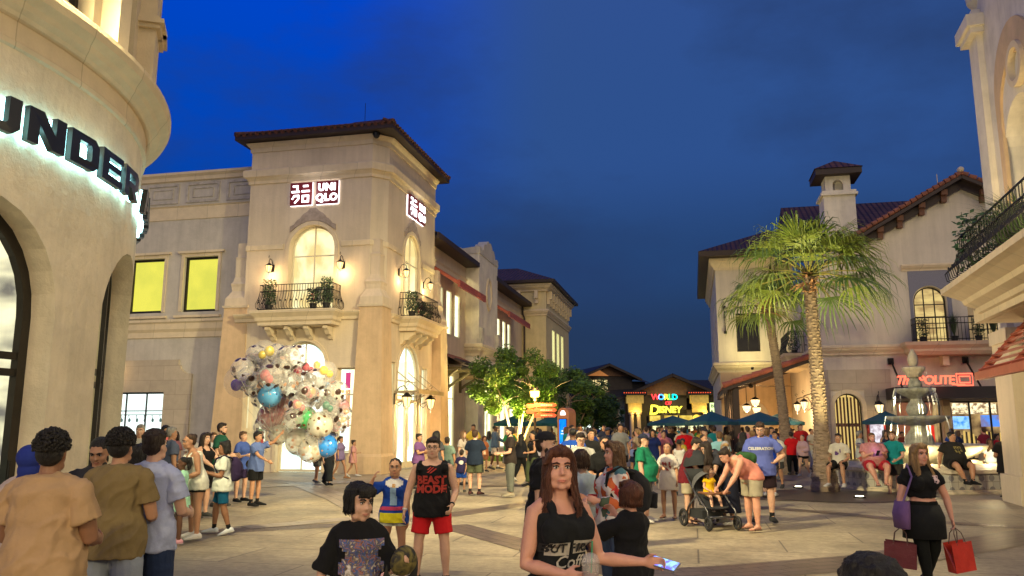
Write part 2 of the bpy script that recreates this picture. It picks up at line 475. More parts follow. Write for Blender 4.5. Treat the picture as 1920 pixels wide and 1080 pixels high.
def pot_plant(loc, label, h=.7, w=.3, kind='bush', group='potted plants on the balconies', fl=None):
 t = thing('potted_plant', label, 'plant', loc, 0, group); X = W[t]
 p = MB(); p.lathe([(.11, 0), (.15, .22), (.17, .24), (.15, .25)], (0, 0), 12); p.build('pot', POT, t, X)
 m = MB(); rr = random.Random(int(loc[0] * 100) + 7)
 for i in range(int(520 * h) if kind == 'bush' else int(160 + 700 * max(0, w - .4))):
  if kind == 'bush':
   a = rr.uniform(0, 2 * pi); q = rr.random() ** .5 * w * .6; z = .28 + rr.random() * h
   c = Vector((q * cos(a), q * sin(a), z)); sz = .05 if w < .6 else .085
   u = Vector((rr.gauss(0, 1), rr.gauss(0, 1), rr.gauss(0, 1))).normalized(); v = u.orthogonal().normalized()
   m.poly([c - u * sz, c + v * sz * .5, c + u * sz, c - v * sz * .5])
  else:
   a = rr.uniform(0, 2 * pi); q = w * rr.uniform(.2, 1.3); zz = h * rr.uniform(.6, 1.1)
   d = Vector((cos(a), sin(a), 0)); s_ = Vector((-sin(a), cos(a), 0)) * .008
   A = Vector((0, 0, .24)); B = A + d * q * .4 + Vector((0, 0, zz * .7)); C_ = A + d * q + Vector((0, 0, zz * .9))
   m.add([A - s_, A + s_, B + s_, B - s_, C_], [(0, 1, 2, 3), (3, 2, 4)])
 m.build('foliage', PLANTG if kind == 'bush' else mat('grassy_leaf', (.10, .16, .06), .6, 9, .4), t, X)
 if fl:
  f = MB()
  for i in range(7): f.ell((rr.uniform(-.1, .1), -.08 + rr.uniform(-.05, .05), .3 + rr.random() * h * .6), (.03, .03, .03), 6, 4)
  f.build('flower', mat('red_flower', (.6, .03, .05), .5), t, X)
 return t
_fonts = []
def text_obj(s_, size, ext=.01, bold=0.0, shear=0, space=1.0, align='CENTER'):
 c = bpy.data.curves.new('lettering', 'FONT'); c.body = s_; c.size = size; c.extrude = ext; c.offset = bold
 c.shear = shear; c.space_character = space; c.align_x = align; c.align_y = 'CENTER'; c.resolution_u = 3
 return c
def sign_text(name, s_, size, matt, parent, M, ext=.01, bold=0.0, shear=0, space=1.0, align='CENTER'):
 """M: matrix taking text plane (x right, y up, z towards viewer) to world"""
 c = text_obj(s_, size, ext, bold, shear, space, align); c.materials.append(matt)
 o = bpy.data.objects.new(name, c); COL.objects.link(o)
 pm = W[parent] if parent is not None else I4
 if parent is not None: o.parent = parent
 o.matrix_local = pm.inverted() @ M
 W[o] = M
 return o
def face_matrix(p, right, up=(0, 0, 1)):
 r = Vector(right).normalized(); u = Vector(up); n = r.cross(u).normalized(); u = n.cross(r)
 return Matrix(((r.x, u.x, n.x, p[0]), (r.y, u.y, n.y, p[1]), (r.z, u.z, n.z, p[2]), (0, 0, 0, 1)))
GR = G.to_3x3() @ Vector((1, 0, 0)); GF = G.to_3x3() @ Vector((0, 1, 0))
# ================================================================ SETTING
def ground():
 g = MB(); S = 260
 g.poly([(-S, -60, 0), (S, -60, 0), (S, 420, 0), (-S, 420, 0)])
 m, nt, b = nodes('plaza_paving'); L = nt.links
 tc = N(nt, 'ShaderNodeTexCoord'); mp = N(nt, 'ShaderNodeMapping'); mp.inputs['Rotation'].default_value = (0, 0, AG)
 L.new(tc.outputs['Object'], mp.inputs[0])
 br = N(nt, 'ShaderNodeTexBrick'); br.inputs['Scale'].default_value = 1; br.inputs['Brick Width'].default_value = 2.4; br.inputs['Row Height'].default_value = 1.2
 br.inputs['Mortar Size'].default_value = .015; br.inputs['Mortar Smooth'].default_value = .4
 br.inputs['Color1'].default_value = (.50, .41, .27, 1); br.inputs['Color2'].default_value = (.42, .34, .23, 1); br.inputs['Mortar'].default_value = (.20, .16, .115, 1)
 L.new(mp.outputs[0], br.inputs['Vector'])
 n1 = N(nt, 'ShaderNodeTexNoise', Scale=.5, Detail=9.0, Roughness=.72); L.new(mp.outputs[0], n1.inputs['Vector'])
 n2 = N(nt, 'ShaderNodeTexNoise', Scale=9.0, Detail=6.0, Roughness=.7); L.new(mp.outputs[0], n2.inputs['Vector'])
 r1 = N(nt, 'ShaderNodeMapRange'); r1.inputs['From Min'].default_value = .3; r1.inputs['From Max'].default_value = .7; r1.inputs['To Min'].default_value = .36; r1.inputs['To Max'].default_value = 1.12  # large patches deepened to paint pools of light into the paving colour
 r2 = N(nt, 'ShaderNodeMapRange'); r2.inputs['From Min'].default_value = .3; r2.inputs['From Max'].default_value = .7; r2.inputs['To Min'].default_value = .68; r2.inputs['To Max'].default_value = 1.2
 L.new(n1.outputs[0], r1.inputs[0]); L.new(n2.outputs[0], r2.inputs[0])
 mm = N(nt, 'ShaderNodeMath', operation='MULTIPLY'); L.new(r1.outputs[0], mm.inputs[0]); L.new(r2.outputs[0], mm.inputs[1])
 mx = N(nt, 'ShaderNodeMix', data_type='RGBA', blend_type='MULTIPLY'); mx.inputs[0].default_value = 1
 L.new(br.outputs[0], mx.inputs[6]); L.new(mm.outputs[0], mx.inputs[7])
 # small dark gum spots
 vo = N(nt, 'ShaderNodeTexVoronoi', Scale=1.1); L.new(mp.outputs[0], vo.inputs['Vector'])
 ls = N(nt, 'ShaderNodeMath', operation='LESS_THAN'); ls.inputs[1].default_value = .035; L.new(vo.outputs[0], ls.inputs[0])
 m2 = N(nt, 'ShaderNodeMix', data_type='RGBA'); m2.inputs[7].default_value = (.42, .38, .32, 1); L.new(ls.outputs[0], m2.inputs[0]); L.new(mx.outputs[2], m2.inputs[6])
 L.new(m2.outputs[2], b.inputs['Base Color'])
 rr = N(nt, 'ShaderNodeMapRange'); rr.inputs['To Min'].default_value = .36; rr.inputs['To Max'].default_value = .75; L.new(n1.outputs[0], rr.inputs[0]); L.new(rr.outputs[0], b.inputs['Roughness'])
 bp = N(nt, 'ShaderNodeBump'); bp.inputs['Strength'].default_value = .35; bp.inputs['Distance'].default_value = .01
 L.new(n2.outputs[0], bp.inputs['Height'])
 L.new(bp.outputs[0], b.inputs['Normal'])
 o = g.build('ground', m, fr=I4); tag(o, kind='structure')
 # brick bands set in the paving
 def bandmat(name, c, c2, w=.4, h=.2):
  m, nt, b = nodes(name); L = nt.links
  tc = N(nt, 'ShaderNodeTexCoord'); br = N(nt, 'ShaderNodeTexBrick'); br.inputs['Scale'].default_value = 1
  br.inputs['Brick Width'].default_value = w; br.inputs['Row Height'].default_value = h; br.inputs['Mortar Size'].default_value = .012
  br.inputs['Color1'].default_value = c + (1,); br.inputs['Color2'].default_value = c2 + (1,); br.inputs['Mortar'].default_value = tuple(x * .45 for x in c) + (1,)
  L.new(tc.outputs['UV'], br.inputs['Vector'])
  n = N(nt, 'ShaderNodeTexNoise', Scale=5.0, Detail=6.0); L.new(tc.outputs['UV'], n.inputs['Vector'])
  mx = N(nt, 'ShaderNodeMix', data_type='RGBA', blend_type='MULTIPLY'); mx.inputs[0].default_value = .7
  rp = N(nt, 'ShaderNodeMapRange'); rp.inputs['To Min'].default_value = .4; rp.inputs['To Max'].default_value = 1.5; L.new(n.outputs[0], rp.inputs[0])
  L.new(br.outputs[0], mx.inputs[6]); L.new(rp.outputs[0], mx.inputs[7]); L.new(mx.outputs[2], b.inputs['Base Color'])
  b.inputs['Roughness'].default_value = .42
  bp = N(nt, 'ShaderNodeBump'); bp.inputs['Strength'].default_value = .5; bp.inputs['Distance'].default_value = .008
  L.new(br.outputs[1], bp.inputs['Height']); bp.invert = True; L.new(bp.outputs[0], b.inputs['Normal'])
  return m
 DK = bandmat('dark_brick_band', (.12, .085, .065), (.15, .11, .085))
 LT = bandmat('pale_brick_band', (.36, .29, .22), (.28, .22, .17), .5, .25)
 zz = [.004]
 def gp(px, py):
  Y = depth_of_feet(py); return Vector((east(px, Y, py), Y, 0))
 def band(pts, w, m):
  b = MB(); z = zz[0]; zz[0] += .0012; P = [Vector((p[0], p[1], z)) for p in pts]; u = 0
  for i in range(len(P) - 1):
   d0 = (P[min(i + 1, len(P) - 1)] - P[max(i - 1, 0)]).normalized(); d1 = (P[min(i + 2, len(P) - 1)] - P[i]).normalized()
   n0 = Vector((-d0.y, d0.x, 0)) * w / 2; n1 = Vector((-d1.y, d1.x, 0)) * w / 2; l = (P[i + 1] - P[i]).length
   b.poly([P[i] - n0, P[i + 1] - n1, P[i + 1] + n1, P[i] + n0], 0, [(u, 0), (u + l, 0), (u + l, w), (u, w)]); u += l
  tag(b.build('paving_band', m), kind='structure')
 # bands measured off the plaza floor: (from, to) as ground points
 band([gp(250, 1004), gp(500, 992), gp(760, 978), gp(985, 945), gp(1010, 938)], .55, DK)
 band([gp(845, 985), gp(1010, 1030), gp(1230, 1090)], .62, DK)
 band([gp(1380, 948), gp(1560, 962), gp(1700, 976), gp(1960, 992)], .45, DK)
 band([gp(1180, 1085), gp(1400, 1072), gp(1640, 1052), gp(1960, 1000)], .9, DK)
 band([gp(560, 905), gp(640, 935), gp(740, 985)], .75, LT)
 band([gp(460, 990), gp(640, 975), gp(740, 968)], .5, LT)
 band([gp(900, 912), gp(1180, 906), gp(1480, 900)], .7, DK)
 band([gp(440, 915), gp(700, 902), gp(900, 893)], .8, LT)
 c = gp(1555, 930)
 band([(c.x + 2.2 * cos(a), c.y + 1.1 * sin(a)) for a in [i * pi / 12 for i in range(25)]], 1.0, DK)
 # round tree plate under the right palm
 p = MB(); p.lathe([(1.9, .012), (1.85, .02)], (c.x, c.y), 40); tag(p.build('tree_ring_ground', DK), kind='structure')
ground()
# ================================================================ LEFT CURVED SHOP
def curved_shop():
 C = Vector((-12, 10.4, 0)); Rr = 6.3
 t = thing('curved_corner_building', 'tall cream trowelled-plaster shop building with a rounded corner and arched doorways at the left edge', 'building', C)
 fr = I4
 def fnR(Rq):
  return lambda x, d, z: C + Vector(((Rq - d) * cos(x / Rr), (Rq - d) * sin(x / Rr), z))
 fn = fnR(Rr)
 A = lambda deg: R(deg) * Rr
 mb = MB()
 ops1 = [(A(-61.5), A(-38), 0, 4.35, 1), (A(-28.1), A(-4.4), 0, 4.35, 1), (A(5.7), A(29.4), 0, 4.35, 1), (A(39.5), A(63), 0, 4.35, 1)]
 wall(mb, A(-80), A(120), 0, 6.17, ops1, fn, .40, .22)
 mb.build('wall', STUC_R, t, fr)
 up = MB()
 ops2 = [(A(-30), A(-21), 7.25, 11.2, 0), (A(-9.5), A(-.3), 7.25, 11.2, 0), (A(7.5), A(14.3), 7.25, 11.2, 0), (A(26), A(34), 7.25, 11.2, 0)]
 wall(up, A(-80), A(120), 6.9, 12.5, ops2, fnR(6.15), .35, .3)
 up.build('upper_wall', TRIM, t, fr)
 for a, b, c, d, k in ops2:
  window(t, fr, fnR(6.15), a, b, c, d, False, .3, 2, (8.6,), .09, BRONZE, glowm=glow('upper_shop_glow', (.75, .62, .36), .75, (.35, .30, .20), .8), room=.8)
 # mouldings round the drum
 def circ(a0, a1, r=0): return [(C.x + (Rr + r) * cos(R(a)), C.y + (Rr + r) * sin(R(a))) for a in range(a1, a0 - 1, -3)]
 P = circ(-80, 118)
 m = MB(); mould(m, P, [(-.02, 6.10), (.05, 6.12), (.06, 6.17), (.03, 6.21), (.03, 6.44), (.09, 6.46), (.12, 6.5), (.2, 6.54), (.24, 6.6), (.36, 6.66), (.40, 6.74), (.40, 6.80), (.34, 6.84), (.28, 6.9), (-.3, 6.93)], sgn=-1)
 m.build('cornice', CAST, t, fr, smooth=False)
 # plinth only on the piers
 edges = [-80, -61.5, -38, -28.1, -4.4, 5.7, 29.4, 39.5, 63, 118]
 for a0, a1 in zip(edges[0::2], edges[1::2]): m = MB(); bx(m, fn, A(a0) - .03, A(a1) + .03, -.06, .1, 0, .6, step=.25); m.build('plinth', CAST, t, fr)
 # pilasters on the upper drum
 for a in (-15, 3.2, 18.5, 22.5, 40):
  p = MB(); f2 = fnR(6.15); w = .17
  bx(p, f2, A(a) - w, A(a) + w, -.26, .1, 6.93, 11.4)
  for z, o in ((8.15, .07), (8.22, .13), (8.30, .05), (11.2, .12)): bx(p, f2, A(a) - w - o, A(a) + w + o, -.26 - o, .1, z, z + .075)
  p.build('pilaster', TRIM, t, fr)
 p = MB(); mould(p, circ(-80, 118, -.15), cornice(11.5, 12.3, .5), sgn=-1); p.build('cornice', CAST, t, fr)
 # arched shop doors: dark frames, lit showroom
 GL = glow('showroom_glow', (.85, .80, .50), 1.4, (.16, .15, .12), .9, (1, 1, 2.2))
 for i, (a, b, c, d, k) in enumerate(ops1):
  w = window(t, fr, fn, a, b, .02, d, True, .38, 3, (2.35, 2.55), .16, BRONZE, glowm=GL, room=1.6, name='arched_door', bars=.09)
  q = MB()
  for j in range(3):
   x = a + (b - a) * (j + .5) / 3
   q.tube([fn(x + .3, .30, .9), fn(x + .3, .30, 1.3)], .018, 6)
  q.build('door_handle', IRON, w, fr)
  s = MB()
  for j in range(9):
   z = 2.75 + j * .17; s.bar(fn(a + .25, 1.1, z), fn(b - .25, 1.3, z + .5), .03)
  for j in range(5):
   x = a + .3 + (b - a - .6) * j / 4; s.bar(fn(x, 1.1, 2.7), fn(x, 1.2, 4.2), .05)
  s.build('ceiling_rack', mat('rack_grey', (.25, .24, .2), .5), w, fr)
  s = MB()
  for j in range(4):
   x = a + .25 + (b - a - .5) * j / 4; bx(s, fn, x, x + .4, 1.2, 1.5, .1, 1.2 + .25 * (j % 2))
  s.build('display_stand', mat('display_teal', (.02, .25, .30), .5, emis=.25, ec=(.05, .7, .8)), w, fr)
 # backlit letters
 LET = dict(
  U=[[(0, 1), (.28, 1), (.28, .3), (.36, .24), (.66, .24), (.72, .3), (.72, 1), (1, 1), (1, .18), (.84, 0), (.16, 0), (0, .18)]],
  N=[[(0, 0), (0, 1), (.36, 1), (.72, .42), (.72, 1), (1, 1), (1, 0), (.66, 0), (.28, .6), (.28, 0)]],
  D=[[(0, 0), (0, 1), (.82, 1), (1, .82), (1, .5), (.72, .5), (.72, .7), (.66, .76), (.28, .76), (.28, .5)], [(0, 0), (.28, .5), (.28, .24), (.66, .24), (.72, .3), (.72, .5), (1, .5), (1, .18), (.82, 0)]],
  E=[[(0, 0), (0, 1), (1, 1), (1, .78), (.28, .78), (.28, .61), (.9, .61), (.9, .40), (.28, .40), (.28, .22), (1, .22), (1, 0)]],
  R=[[(0, 0), (0, 1), (.84, 1), (1, .84), (1, .46), (.86, .34), (.72, .34), (.72, .70), (.66, .77), (.28, .77), (.28, 0)], [(.28, .34), (.28, .53), (.72, .53), (.72, .34), (1, 0), (.68, 0), (.45, .34)]],
  A=[[(0, 0), (.34, 1), (.66, 1), (.5, .72), (.28, 0)], [(.66, 1), (1, 0), (.72, 0), (.5, .72)], [(.36, .2), (.42, .4), (.6, .4), (.66, .2)]],
  M=[[(0, 0), (0, 1), (.3, 1), (.5, .6), (.5, .25), (.26, .6), (.26, 0)], [(.5, .25), (.5, .6), (.7, 1), (1, 1), (1, 0), (.74, 0), (.74, .6)]],
  O=[[(0, .2), (0, .8), (.16, 1), (.84, 1), (1, .8), (1, .5), (.72, .5), (.72, .76), (.28, .76), (.28, .5), (.28, .24), (.5, .24), (.5, 0), (.16, 0)], [(.5, 0), (.5, .24), (.72, .24), (.72, .5), (1, .5), (1, .2), (.84, 0)]])
 word = 'UNDER ARMOUR'
 st = thing('backlit_sign', 'black channel letters with a white-blue halo curving round the plaza corner building', 'sign', C + Vector((Rr + .1, 0, 5.0)))
 BLK = mat('sign_black', (.012, .012, .015), .35)
 SIDE = mat('sign_letter_return', (.10, .16, .17), .4)
 HALO = glow('sign_halo', (.42, .95, 1.0), 11)
 adv = 6.35; a0 = -12.9 - adv
 for i, ch in enumerate(word):
  if ch == ' ': continue
  w = 5.4 if i > 0 else 5.4; s0 = a0 + adv * (i - (.45 if i > 5 else 0)); H = .43; z0 = 5.02
  b = MB(); h = MB()
  for k, pl in enumerate(LET[ch]):
   pts = [(A(s0) + x * A(w), z0 + y * H) for x, y in pl]
   # refine long edges so that letters bend with the wall
   b.extrude(pts, fn, -.17 - .002 * k, -.09)
   n = len(pts)
  b2 = b.build('letter', BLK, st, fr)
  for k, pl in enumerate(LET[ch]):
   cx = .5; cy = .5
   pts = [(A(s0) + (cx + (x - cx) * .93) * A(w), z0 + (cy + (y - cy) * .93) * H) for x, y in pl]
   h.extrude(pts, fn, -.085 - .002 * k, -.055)
  h.build('halo', HALO, b2, fr)
 return t
curved_shop()
# ================================================================ LEFT TOWER BUILDING (street frame)
YG = glow('lit_window_yellow', (.86, .80, .10), 1.0, (.72, .70, .09), .7)
CG = glow('lit_window_cream', (1.0, .90, .50), 1.25, (.80, .60, .24), .9)
SG = glow('shop_interior_glow', (1.0, .97, .60), 1.9, (.62, .66, .45), 1.6, (1, 1, 1))
SGW = glow('shop_interior_white', (.86, 1.0, .88), 2.1, (.45, .62, .55), 1.2)
def clothes_rack(a, b, d, z, fn, fr, seed=1, n=10, cols=((.5, .45, .35), (.08, .07, .06), (.5, .1, .08), (.2, .22, .2))):
 def f(w):
  rr = random.Random(seed)
  mb = MB()
  mb.tube([fn(a, d, z), fn(b, d, z)], .02, 6, 0)
  for i in range(n):
   x = a + (b - a) * (i + .5) / n; hh = rr.uniform(.5, .9); k = rr.randrange(1, 5)
   bx(mb, fn, x - .05, x + .05, d - .15, d + .15, z - hh, z - .05, k)
  mb.build('clothes_rack', [IRON] + [mat('garment_%s' % ('beige', 'black', 'red', 'grey')[i], c, .9) for i, c in enumerate(cols)], w, fr)
 return f
def tower():
 S0, T0 = 28.26, -11.45
 t = gthing('corner_tower_building', 'cream stucco corner tower with tiled hip roof, arched windows and two iron balconies', 'building', -14.5, 31.5)
 FS = fG(s0=S0); FT = fG(t0=T0)
 tl, tr, s1 = -17.2, -11.95, 34.7
 f = MB()
 wall(f, tl, tr, 0, 5.6, [(-16.95, -15.95, .75, 3.9, 0), (-15.5, -13.6, .0, 4.95, 1), (-13.1, -12.25, .75, 3.9, 0)], FS, .3)
 wall(f, tl, tr, 5.6, 13.2, [(-15.33, -13.4, 6.1, 9.55, 1)], FS, .35)
 f.add([(tr, S0, 0), (T0, S0 + .55, 0), (T0, S0 + .55, 13.2), (tr, S0, 13.2)], [(0, 1, 2, 3)])
 wall(f, S0 + .55, s1, 0, 5.6, [(29.25, 29.95, .75, 4.2, 0), (30.2, 32.8, .0, 5.0, 1), (33.1, 33.8, .75, 4.2, 0)], FT, .16)
 wall(f, S0 + .55, s1, 5.6, 13.2, [(30.7, 32.6, 6.1, 9.75, 1)], FT, .16)
 f.add([(tl, S0, 0), (tl, S0, 13.2), (tl, s1, 13.2), (tl, s1, 0)], [(0, 1, 2, 3)])
 f.add([(tl, s1, 0), (tl, s1, 13.2), (T0, s1, 13.2), (T0, s1, 0)], [(0, 1, 2, 3)])
 f.build('wall', STUC, t, G)
 path = [(tl, s1), (tl, S0), (tr, S0), (T0, S0 + .55), (T0, s1)]
 m = MB(); mould(m, path, [(-.02, 11.35), (.06, 11.38), (.06, 11.5), (.14, 11.6), (.22, 11.64), (.24, 11.9), (.16, 11.96), (.04, 12.02), (-.02, 12.04)])
 m.build('cornice', TRIM, t, G)
 m = MB(); mould(m, path, [(-.02, 12.7), (.05, 12.73), (.06, 12.9), (.16, 13.0), (.20, 13.08), (-.02, 13.1)]); m.build('cornice', TRIM, t, G)
 # string band between windows, broken at the arches
 for pth in ([(tl - .02, S0), (-15.6, S0)], [(-13.13, S0), (tr, S0), (T0, S0 + .55), (T0, 30.45)], [(T0, 32.85), (T0, s1)]): m = MB(); mould(m, pth, [(-.02, 8.62), (.05, 8.63), (.06, 8.82), (-.02, 8.86)]); m.build('string_course', TRIM, t, G)
 # floor ledge
 lp = [(-.02, 5.72), (.10, 5.75), (.12, 5.86), (.24, 5.98), (.26, 6.05), (-.02, 6.08)]
 for a, b in (((tl - .3, S0), (-16.3, S0)), ((-13.0, S0), (-12.2, S0)), ((T0, 29.2), (T0, 30.3)), ((T0, 33.2), (T0, 34.2))): m = MB(); mould(m, [a, b], lp); m.build('ledge', TRIM, t, G)
 # roof
 e = .52; z0, z1 = 13.12, 14.8; A = (tl - e, S0 - e); B = (T0 + e, S0 - e); C_ = (T0 + e, s1 + e); D = (tl - e, s1 + e)
 mid = ((tl + T0) / 2, (S0 + s1) / 2)
 r = MB(); zz = 13.36
 c1 = (mid[0] - .2, mid[1] + .4, z1); c2 = (mid[0] + .2, mid[1] - .2, z1)
 for a, b, p, q in ((A, B, c2, c1), (B, C_, c2, c2), (C_, D, c1, c2), (D, A, c1, c1)):
  pts = [(a[0], a[1], zz), (b[0], b[1], zz), p] + ([q] if q != p else [])
  roof_face(r, pts)
 rf = r.build('roof', TILE, t, G)
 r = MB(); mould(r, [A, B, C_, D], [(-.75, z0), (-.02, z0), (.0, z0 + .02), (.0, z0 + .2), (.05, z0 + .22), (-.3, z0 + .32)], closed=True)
 r.build('eave', EAVE, rf, G)
 r = MB()
 for (a, b) in ((A, B), (B, C_)):
  L = math.hypot(b[0] - a[0], b[1] - a[1]); n = int(L / .28)
  for i in range(n):
   k = (i + .5) / n; x, y = a[0] + (b[0] - a[0]) * k, a[1] + (b[1] - a[1]) * k
   ix, iy = (mid[0] - x), (mid[1] - y); d = Vector(((0, 1, .45) if a is A else (-1, 0, .45))).normalized()
   r.tube([Vector((x, y, zz - .02)) - d * .05, Vector((x, y, zz - .02)) + d * .5], .085, 8)
 for a, b in ((A, c2), (B, c2), (C_, c2), (A, c1)):
  if a is A and b is c2: continue
  r.tube([(a[0], a[1], zz + .02), (b[0], b[1], b[2] + .05)], .11, 8)
 r.build('roof_edge_tile', mat('edge_tile', (.10, .035, .02), .7, 6, .4), rf, G)
 r = MB(); r.tube([(mid[0] + .6, mid[1], 14.7), (mid[0] + .6, mid[1], 15.9)], .012, 5); r.build('lightning_rod', IRON, t, G)
 r = MB(); r.ell((-11.75, 28.1, 13.0), (.13, .13, .13), 12, 8); r.lathe([(.15, 13.02), (.15, 13.1)], (-11.75, 28.1), 12); r.build('dome_camera', mat('camera_dome', (.02, .02, .022), .15), t, G)
 # windows
 window(t, G, FS, -15.33, -13.4, 6.15, 9.55, True, .3, 2, (8.35,), .07, CREAMF, glowm=CG, room=2.2, surround=.16, name='arched_window',
  stuff=lambda w: (clothes_rack(-14.9, -13.6, 1.6, 7.35, FS, G, 3)(w), room_signs(w)))
 window(t, G, FT, 30.7, 32.6, 6.15, 9.75, True, .13, 2, (8.5,), .07, CREAMF, glowm=CG, room=2.2, surround=.16, name='arched_window')
 window(t, G, FS, -15.5, -13.6, .02, 4.95, True, .28, 2, (2.6, 3.9), .09, CREAMF, glowm=SGW, room=1.6, surround=.14, name='arched_door', stuff=clothes_rack(-15.4, -13.7, 1.2, 1.7, FS, G, 5))
 for a, b in ((-16.95, -15.95), (-13.1, -12.25)):
  window(t, G, FS, a, b, .77, 3.9, False, .25, 1, (1.75, 2.9) if a > -14 else (1.5,), .05, CREAMF, glowm=SG, room=1.4, surround=.09, stuff=lambda w, a=a, b=b: display(w, a, b, FS))
 for a, b in ((29.25, 29.95), (33.1, 33.8)):
  window(t, G, FT, a, b, .77, 4.2, False, .12, 1, (1.6, 3.0), .05, CREAMF, glowm=SG, room=1.2, surround=.07)
 window(t, G, FT, 30.2, 32.8, .02, 5.0, True, .14, 2, (2.95, 3.55), .08, CREAMF, glowm=SGW, room=1.8, surround=.12, name='arched_door')
 d = MB()
 bx(d, FT, 30.35, 31.45, .14, .2, .06, 2.75); bx(d, FT, 31.6, 32.7, .14, .2, .06, 2.75)
 # door leaves are frames round the glass
 d = MB()
 for a, b in ((30.3, 31.46), (31.54, 32.7)):
  ring(d, [(a, .05), (a, 2.8), (b, 2.8), (b, .05)], [(a + .12, .3), (a + .12, 2.68), (b - .12, 2.68), (b - .12, .3)], FT, .01, .07, closed=True)
  d.tube([FT(31.5 + (.14 if a > 31 else -.14), -.03, .9), FT(31.5 + (.14 if a > 31 else -.14), -.03, 1.5)], .02, 6)
 d.build('door', CREAMF, t, G)
 # entrance canopy with hanging lanterns
 c = MB(); bx(c, FT, 29.95, 33.05, -1.0, .0, 3.02, 3.10); bx(c, FT, 29.9, 33.1, -1.05, -.97, 2.98, 3.16)
 for s in (30.15, 31.5, 32.85): c.bar(FT(s, 0, 3.9), FT(s, -1.0, 3.12), .03); c.tube([FT(s, 0, 2.6), FT(s, -.4, 2.75), FT(s, -.75, 3.0)], .022, 6)
 c.build('door_canopy', mat('canopy_metal', (.35, .27, .17), .45, metal=.5), t, G)
 # balconies
 for fn_, a, b, pth in ((FS, -16.15, -13.05, [(-16.1, S0 - .02), (-16.1, S0 - .72), (-13.1, S0 - .72), (-13.1, S0 - .02)]),
      (FT, 30.2, 33.2, [(T0 + .02, 30.3), (T0 + .72, 30.3), (T0 + .72, 33.1), (T0 + .02, 33.1)])):
  bal = MB()
  mould(bal, [(p[0], p[1]) for p in pth], [(-.55, 5.45), (.02, 5.50), (.03, 5.62), (.10, 5.68), (.12, 5.8), (.22, 5.92), (.26, 5.96), (.26, 6.06), (-.6, 6.08)])
  bx(bal, fn_, a + .1, b - .1, -.7, .0, 5.5, 6.07)
  bo = bal.build('balcony', TRIM, t, G)
  iron_balcony(bo, G, [(p[0], p[1]) for p in pth], 6.09, .98, belly=.17)
  for i in range(4):
   x = a + .35 + (b - a - .7) * i / 3; q = MB()
   pts = [(0, 5.46), (-.62, 5.46), (-.62, 5.36), (-.48, 5.30), (-.36, 5.16), (-.18, 5.12), (-.1, 5.0), (0, 4.96)]
   q.extrude(pts, (lambda u, dd, z, x=x, fn_=fn_: fn_(x + dd, u, z)), -.09, .09)
   q.build('corbel', TRIM, bo, G)
 # crest ornaments over the arched windows
 for fn_, xc, zt in ((FS, -14.36, 9.72), (FT, 31.65, 9.92)):
  o = MB(); pts = []
  for i in range(25):
   u = -1 + 2 * i / 24; pts.append((xc + u * .98, zt - .35 * u * u + .10 + .42 * max(0, 1 - abs(u) * 1.25) + .06 * abs(sin(u * 11))))
  low = [(xc + u * .98, zt - .42 * u * u) for u in [1 - 2 * i / 24 for i in range(25)]]
  vs = pts + low
  n = len(pts)
  for i in range(n - 1):
   o.extrude([low[n - 1 - i], pts[i], pts[i + 1], low[n - 2 - i]], fn_, -.05, .02)
  o.build('window_crest', mat('crest_stone', (.36, .29, .24), .9, 6, .3, 20, .4), t, G)
 # battered corner buttresses with scrolled tops
 def buttress(cx, cy, w0, w1, ztop, nm='buttress'):
  b = MB()
  def rc(h, z): return [(cx - h, cy - h, z), (cx + h, cy - h, z), (cx + h, cy + h, z), (cx - h, cy + h, z)]
  def lay(h0, z0, h1, z1):
   b.add(rc(h0, z0) + rc(h1, z1), [(0, 1, 5, 4), (1, 2, 6, 5), (2, 3, 7, 6), (3, 0, 4, 7), (4, 5, 6, 7)])
  lay(w0 + .06, 0, w0 + .06, .62); lay(w0 + .06, .62, w0, .72)
  lay(w0, .70, w1, ztop)
  b.build(nm, STUC_T, t, G)
  c = MB()
  def lay2(h0, z0, h1, z1): c.add(rc(h0, z0) + rc(h1, z1), [(3, 2, 1, 0), (0, 1, 5, 4), (1, 2, 6, 5), (2, 3, 7, 6), (3, 0, 4, 7), (4, 5, 6, 7)])
  lay2(w1 + .05, ztop - .01, w1 + .07, ztop + .08)
  z = ztop + .08
  prof = [(w1, 0), (w1 * .98, .3), (w1 * .8, .45), (w1 * .62, .62), (w1 * .66, .8), (w1 * .74, .9), (w1 * .60, 1.0), (w1 * .50, 1.2), (w1 * .50, 1.9), (w1 * .55, 2.0), (w1 * .42, 2.05), (w1 * .42, 2.6)]
  for (h0, a), (h1, b_) in zip(prof[:-1], prof[1:]): lay2(h0, z + a, h1, z + b_)
  c.build('scroll_cap', STUC, t, G)
 buttress(-17.55, 28.75, .68, .50, 6.35)
 buttress(-11.75, 28.52, .62, .46, 6.2)
 buttress(-11.55, 35.1, .62, .48, 6.2)
 return t
def room_signs(w):
 m = MB(); FS = fG(s0=28.26)
 bx(m, FS, -14.35, -14.05, 2.0, 2.03, 7.45, 7.75); m.build('room_poster', mat('poster_red', (.6, .02, .05), .5, emis=.4, ec=(.7, .03, .06)), w, G)
 m = MB(); bx(m, FS, -13.75, -13.5, 1.0, 1.03, 7.5, 7.85); m.build('room_poster', mat('poster_white', (.5, .5, .5), .5, emis=.3, ec=(.6, .6, .6)), w, G)
